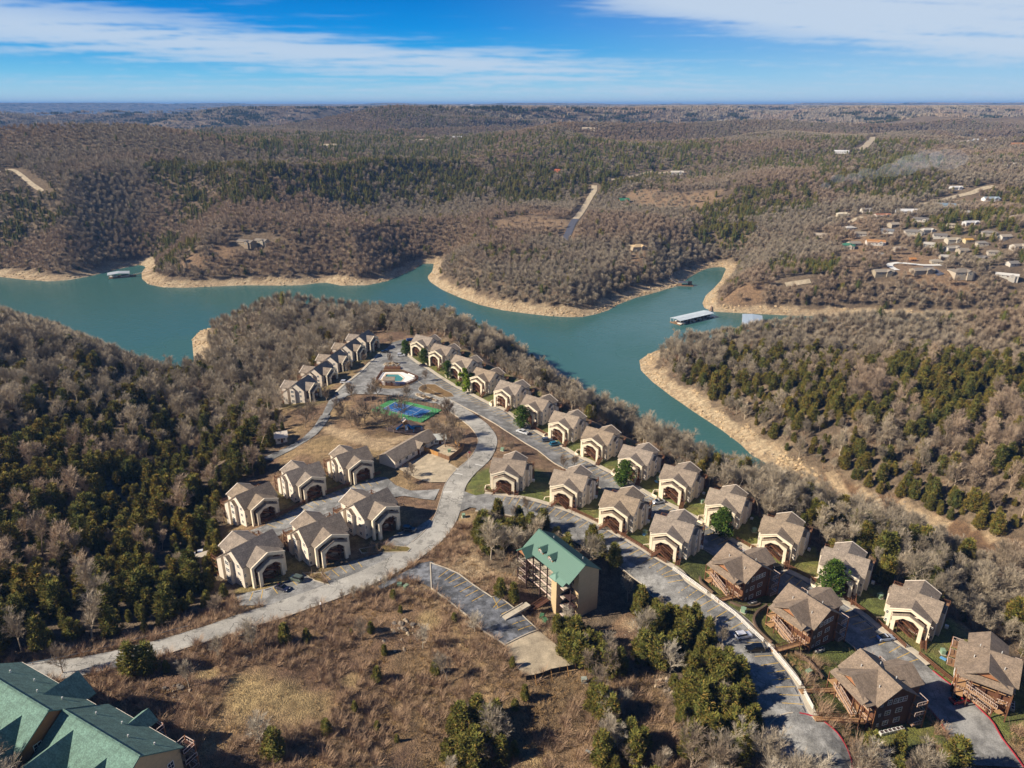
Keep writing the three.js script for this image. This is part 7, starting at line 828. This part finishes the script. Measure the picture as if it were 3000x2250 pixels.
// each of the largest-looking trees is a thing of its own; the rest of the woods is one mass
// the thickets below the lanes grow closer together
for (let z = -85; z > -235; z -= 3.3) for (let x = -40; x < 125; x += 3.3) { const px = x + (TR() - 0.5) * 3, pz = z + (TR() - 0.5) * 3, j = TR(), s1 = TR(), s2 = TR(), s3 = TR(); if (!THICKET.some((p) => inPoly(px, pz, p)) || paved(px, pz) || nearest(houseList, px, pz) < 11 || j > 0.62) continue; const cedar = j < 0.46; named[cedar ? 'cedar' : 'bare'].push({ x: px, y: height(px, pz) - 0.1, z: pz, r: Math.hypot(px, pz), s: cedar ? 0.5 + s1 * 0.6 : 0.35 + s1 * 0.35, t: s2, a: s3 * 6.283 }); }
let countBare = 0, countCedar = 0;
function treeThing(kind, protos, i, e, label, group, barkMat) { const P = protos[i % protos.length], o = thing(kind, label, 'tree', group, e.x, e.y, e.z, e.a); mesh('trunk', P.trunk, barkMat, o); mesh('crown', P.crown, kind === 'bare_tree' ? barkMat : foliage, o); o.scale.set(e.s * (0.92 + 0.16 * e.t), e.s, e.s * (1.08 - 0.16 * e.t)); return o; }
const spot = (p, s, R) => ({ x: p[0], y: height(p[0], p[1]) - 0.1, z: p[1], s, t: R(), a: R() * 6.283 });
(function () {
  const R = rng(7);
  LAWN_TREES.forEach((p, i) => { countBare++; treeThing('bare_tree', PARK, i, spot(p, i < 21 ? 0.72 + R() * 0.2 : 0.42 + R() * 0.15, R), i < 21 ? 'bare shade tree standing in the park between pool and playground' : 'small bare tree on the mown grass beside the lanes', i < 21 ? 'bare trees of the park' : 'small bare lawn trees', barkWarm); });
  FIELD_BARE.forEach((p, i) => { countBare++; treeThing('bare_tree', BARE, i + 1, spot(p, i > 10 && i < 18 ? 0.28 + R() * 0.08 : 0.5 + R() * 0.25, R), i > 10 && i < 18 ? 'low bare shrub in the row along the main road verge' : 'bare grey tree on the open dry hillside', i > 10 && i < 18 ? 'bare shrubs along the verge' : 'bare trees of the dry hillside', barks[i % 3]); });
  FIELD_CEDAR.forEach(([x, z, hgt], i) => { countCedar++; treeThing('cedar_tree', CEDAR, i, spot([x, z], hgt / 7 * (hgt < 4.2 ? 1.1 : 1.3), R), hgt < 4.2 ? 'small round cedar on the open dry hillside' : 'full olive and bronze cedar in the thicket below the lanes', hgt < 4.2 ? 'small hillside cedars' : 'thicket cedars', darkBark); });
  const mag = leafTree(61), pine = leafTree(62, { H: 13, wide: 8.5, cone: true, n: 7000, leaf: 0.62, tones: [[0.15, 0.23, 0.02], [0.23, 0.32, 0.03], [0.30, 0.38, 0.04], [0.18, 0.17, 0.04]] });
  MAGNOLIA.forEach((p, i) => { const e = spot([p[0] - 1.5, p[1] + 2.2], [1.15, 1.2, 1.25, 1.4, 1.45, 1.5, 1.55, 1.15][i], R), o = thing('evergreen_tree', `round glossy green evergreen tree, ${ORD[i]} from the pool along the lakeside lane`, 'tree', 'round evergreens along the lakeside lane', e.x, e.y, e.z, e.a); mesh('trunk', mag.trunk, darkBark, o); mesh('crown', mag.crown, foliage, o); o.scale.setScalar(e.s); });
  PINE_BRIGHT.forEach((p) => { const e = spot([p[0] - 1, p[1] + 2.5], 0.95, R), o = thing('conifer_tree', 'tall bright yellow green conifer before the fourth lakeside condo', 'tree', null, e.x, e.y, e.z, e.a); mesh('trunk', pine.trunk, darkBark, o); mesh('crown', pine.crown, foliage, o); o.scale.setScalar(e.s); });
})();
for (const k of ['bare', 'cedar']) named[k].sort((a, b) => a.r - b.r);
const side = (e) => e.x < -60 ? 'in the wood beyond the guard rail and small parking lot' : e.x < 40 ? 'in the wood at the tip of the headland' : e.z > -262 && e.x < 190 ? 'on the wooded bank below the lakeside condos' : 'on the wooded hill across the dry creek';
const rest = { bare: [], cedar: [] };
named.bare.forEach((e, i) => { if (countBare < 296) { countBare++; treeThing('bare_tree', BARE, i, e, `bare grey deciduous tree ${side(e)}`, `bare trees ${side(e)}`, barks[Math.floor(e.t * 2.99)]); } else rest.bare.push(e); });
named.cedar.forEach((e, i) => { if (countCedar < 296) { countCedar++; treeThing('cedar_tree', CEDAR, i, e, `dense olive green cedar tree ${side(e)}`, `cedar trees ${side(e)}`, darkBark); } else rest.cedar.push(e); });
const dm = new THREE.Object3D(), tc = new THREE.Color();
function massOf(name, label, list, geos, mat, tint) {
  geos.forEach((g, k) => { const part_ = list.filter((_, i) => i % geos.length === k); if (!part_.length) return; const im = new THREE.InstancedMesh(g, mat, part_.length); im.name = numbered(name); im.castShadow = im.receiveShadow = true; part_.forEach((e, i) => { dm.position.set(e.x, e.y, e.z); dm.rotation.set(0, e.a, 0); dm.scale.set(e.s * (e.w || 1), e.s, e.s * (e.w || 1)); dm.updateMatrix(); im.setMatrixAt(i, dm.matrix); im.setColorAt(i, tint(e, tc)); }); stuff(im, label, /stone/.test(name) ? 'stones' : /grass/.test(name) ? 'grass' : /brush/.test(name) ? 'brush' : 'trees'); scene.add(im); });
}
const greyTint = (e, c) => { const w = smooth(fbm(e.x / 130 + 3, e.z / 130 + 8, 3), 0.38, 0.64), k = e.r < 540 ? lerp(0.72, 1.4, e.t) : (e.r < 1250 ? lerp(0.84, 1.2, e.t) : lerp(0.92, 1.1, e.t)); return c.setRGB(k * lerp(1.0, 1.05, w), k * lerp(1.0, 0.94, w), k * lerp(0.98, 0.88, w)); }, greenTint = (e, c) => c.setRGB(lerp(0.7, 1.35, e.t), lerp(0.8, 1.15, e.t), lerp(0.8, 1.05, e.t));
massOf('bare_woods', 'bare grey woods on the near hills', rest.bare, BARE.map((t) => mergeGeometries([t.trunk, t.crown])), bark, greyTint);
massOf('cedar_woods', 'olive cedar woods on the near hills', rest.cedar, CEDAR.map((t) => t.crown), foliage, greenTint);
massOf('bare_woods', 'bare grey woods across the lake', mass.bareMid, BARE_MID, bark, greyTint);
massOf('cedar_woods', 'dark cedar woods across the lake', mass.cedarMid, CEDAR_MID, foliage, greenTint);
massOf('bare_woods', 'bare grey woods on the far slopes', mass.bareFar, BARE_FAR, bark, greyTint);
massOf('cedar_woods', 'dark cedar woods on the far slopes', mass.cedarFar, CEDAR_FAR, foliage, greenTint);
(function () { // distant woods: clumps of crowns
  const mk = (seed, col) => { const T = new Tris(), R = rng(seed); for (let k = 0; k < 13; k++) { const x = (R() - 0.5) * 34, z = (R() - 0.5) * 34, h = 7 + R() * 6, r = 3 + R() * 2.5; for (let i = 0; i < 12; i++) { const a = R() * 6.283, q = Math.sqrt(R()) * r, b = [x + Math.cos(a) * q * 0.5, h * 0.1, z + Math.sin(a) * q * 0.5], t = [x + Math.cos(a) * q, h * (0.75 + 0.3 * R()), z + Math.sin(a) * q], w = 0.7 + R() * 0.7; T.tri(add(b, [Math.sin(a), 0, -Math.cos(a)], -w), add(b, [Math.sin(a), 0, -Math.cos(a)], w), t, col); } } return T.geo(); };
  const bare = [], green = [];
  const R = rng(17); for (let z = -2650; z > -11500; z -= 33 * (1 - z / 14000)) for (let x = -0.76 * -z - 60; x < 0.76 * -z + 60; x += 33 * (1 - z / 14000)) { const px = x + (R() - 0.5) * 24, pz = z + (R() - 0.5) * 24, j = R(), t = R(), a = R() * 6.28; const h = height(px, pz); if (h < 4 || clearHouses.some((c) => Math.abs(px - c[0]) < c[2] + 16 && pz - c[1] > -20 && pz - c[1] < c[2] * 2 + 30)) continue; const e = { x: px, y: h - 0.5, z: pz, s: 1 + t * 0.3, w: 1 - z / 14000, t, a }; (j < 0.5 * cedarShare(px * 0.5, pz * 0.5) + (fbm(px / 300, pz / 300, 3) > 0.58 ? 0.35 : 0.03) ? green : bare).push(e); }
  massOf('bare_woods', 'bare woods on the distant hills', bare, [mk(1), mk(2)], bark, greyTint);
  massOf('cedar_woods', 'evergreen woods on the distant hills', green, [mk(3, [0.05, 0.058, 0.02])], foliage, greenTint);
})();
(function () { // brush, dry grass and stones on the open hillside
  const R = rng(55), brush = [], tufts = [], mk = (seed, n, len, w, flat) => { const T = new Tris(), Q = rng(seed); for (let i = 0; i < n; i++) { const a = Q() * 6.283, d = unit([Math.cos(a) * (0.3 + Q()), flat + Q(), Math.sin(a) * (0.3 + Q())]), b = [(Q() - 0.5) * 0.5, 0, (Q() - 0.5) * 0.5], s = unit([d[2], 0.1, -d[0]]), l = len * (0.6 + Q() * 0.7); T.tri(add(b, s, -w), add(b, s, w), add(b, d, l)); const m = add(b, d, l * 0.5), e = unit([d[0] + (Q() - 0.5), d[1] + 0.2, d[2] + (Q() - 0.5)]); T.tri(add(m, s, -w * 0.7), add(m, s, w * 0.7), add(m, e, l * 0.6)); } return T.geo(); };
  for (let i = 0; i < 60000; i++) { const x = -150 + R() * 320, z = -82 - R() * 125, u = R(), t = R(), a = R() * 6.28; if (!inPoly(x, z, CLEARING) || paved(x, z) || Math.abs(x) > 0.8 * -z + 20) continue; if (nearest(houseList, x, z) < 13 || (x > 22 && z < -150)) continue; const n = fbm(x / 12 + 4, z / 12 + 9, 3), st = STRAW_PATCHES.some((s) => Math.hypot(x - s[0], z - s[1]) < s[2] * 0.9); const e = { x, y: height(x, z) - 0.03, z, t, a, s: 0.7 + u * 0.8 }; if (n > 0.38 && u < 0.42 && !st) { e.s = 0.6 + t * t * 1.7; brush.push(e); } else if (u < (st ? 0.25 : 0.75)) tufts.push(e); }
  for (let i = 0; i < 9000; i++) { const k = Math.floor(R() * named.bare.length), e = named.bare[k], x = e.x + (R() - 0.5) * 9, z = e.z + (R() - 0.5) * 9, t = R(), a = R() * 6.28; if (!mayGrow(x, z, shoreDist(x, z), Math.hypot(x, z))) continue; brush.push({ x, y: height(x, z), z, t, a, s: 1 + t * 1.4 }); }
  massOf('brush', 'bare brown brush and briars', brush, [mk(1, 34, 1.3, 0.022, 0.7), mk(2, 40, 1.2, 0.022, 0.4)], barkWarm, (e, c) => c.setRGB(lerp(0.8, 1.5, e.t), lerp(0.75, 1.3, e.t), lerp(0.7, 1.15, e.t)));
  massOf('dry_grass', 'dry winter grass on the open hillside', tufts, [mk(5, 14, 0.55, 0.035, 0.6), mk(6, 18, 0.5, 0.03, 0.3)], new THREE.MeshStandardMaterial({ color: new THREE.Color().setRGB(0.30, 0.205, 0.11), roughness: 1 }), (e, c) => c.setRGB(lerp(0.6, 1.45, e.t), lerp(0.58, 1.38, e.t), lerp(0.55, 1.2, e.t)));
  const stones = []; for (let i = 0; i < 26000; i++) { const k = Math.floor(R() * SHORE.length), A = SHORE[k], B = SHORE[(k + 1) % SHORE.length], t = R(), x = lerp(A[0], B[0], t) + (R() - 0.5) * 40, z = lerp(A[1], B[1], t) + (R() - 0.5) * 40, s = R(), a = R() * 6.28; if (Math.hypot(x, z) > 1000) continue; const d = shoreDist(x, z); if (d < 0.5 || d > 14 || fbm(x / 14, z / 14, 2) < 0.42) continue; stones.push({ x, y: height(x, z), z, t: R(), a, s: 0.2 + s * s * s * 1.1 }); }
  massOf('shore_stones', 'pale stones strewn on the sandy shore', stones, rockGeos, std('#b09c7c', 0.95), (e, c) => c.setRGB(lerp(0.6, 1.3, e.t), lerp(0.58, 1.25, e.t), lerp(0.56, 1.2, e.t)));
  ROCK_PILES.forEach(([x, z, r, n], k) => { for (let i = 0; i < n; i++) { const a = R() * 6.28, q = Math.sqrt(R()) * r, px = x + Math.cos(a) * q, pz = z + Math.sin(a) * q * 0.7, s = 0.16 + Math.pow(R(), 2.5) * (r > 4 ? 0.75 : 0.5); rock(k < 2 ? 'grey boulder in the stone pile below the verge' : k > 10 ? 'pale rock on the eroded sandy bank' : 'pale broken stone lying on the dry hillside', k < 2 ? 'boulders of the stone pile' : k > 10 ? 'rocks of the sandy bank' : 'stones on the hillside', px, height(px, pz) + s * 0.15, pz, s, R); } });
})();
(function () { // a thread of wood smoke over the far slope
  const [x, z] = SMOKE, y = height(x, z), T = [], R = rng(3); for (let k = 0; k < 9; k++) { const t = k / 8, r = 6 + t * 13; const ig = new THREE.IcosahedronGeometry(r, 3), ip = ig.attributes.position; for (let i = 0; i < ip.count; i++) { const f = 0.7 + 0.6 * fbm(ip.getX(i) / r * 1.5 + k * 7 + 9, ip.getY(i) / r * 1.5 + ip.getZ(i) / r + 20, 3); ip.setXYZ(i, ip.getX(i) * f, ip.getY(i) * f, ip.getZ(i) * f); }
    T.push(ig.scale(1.25, 0.75, 1).translate(t * 190 + (R() - 0.5) * 8, 12 + t * 30 + (R() - 0.5) * 8, (R() - 0.5) * 20 - t * 60)); }
  const m = mesh('smoke', join(T, false), new THREE.MeshPhysicalMaterial({ color: srgb('#dfe6f0'), roughness: 1, transmission: 0.5, thickness: 0, transparent: true, opacity: 0.075, depthWrite: false })); m.position.set(x, y, z); m.castShadow = false; stuff(m, 'thin pale blue wood smoke drifting over the far slope', 'smoke');
})();
renderer.render(scene, camera);
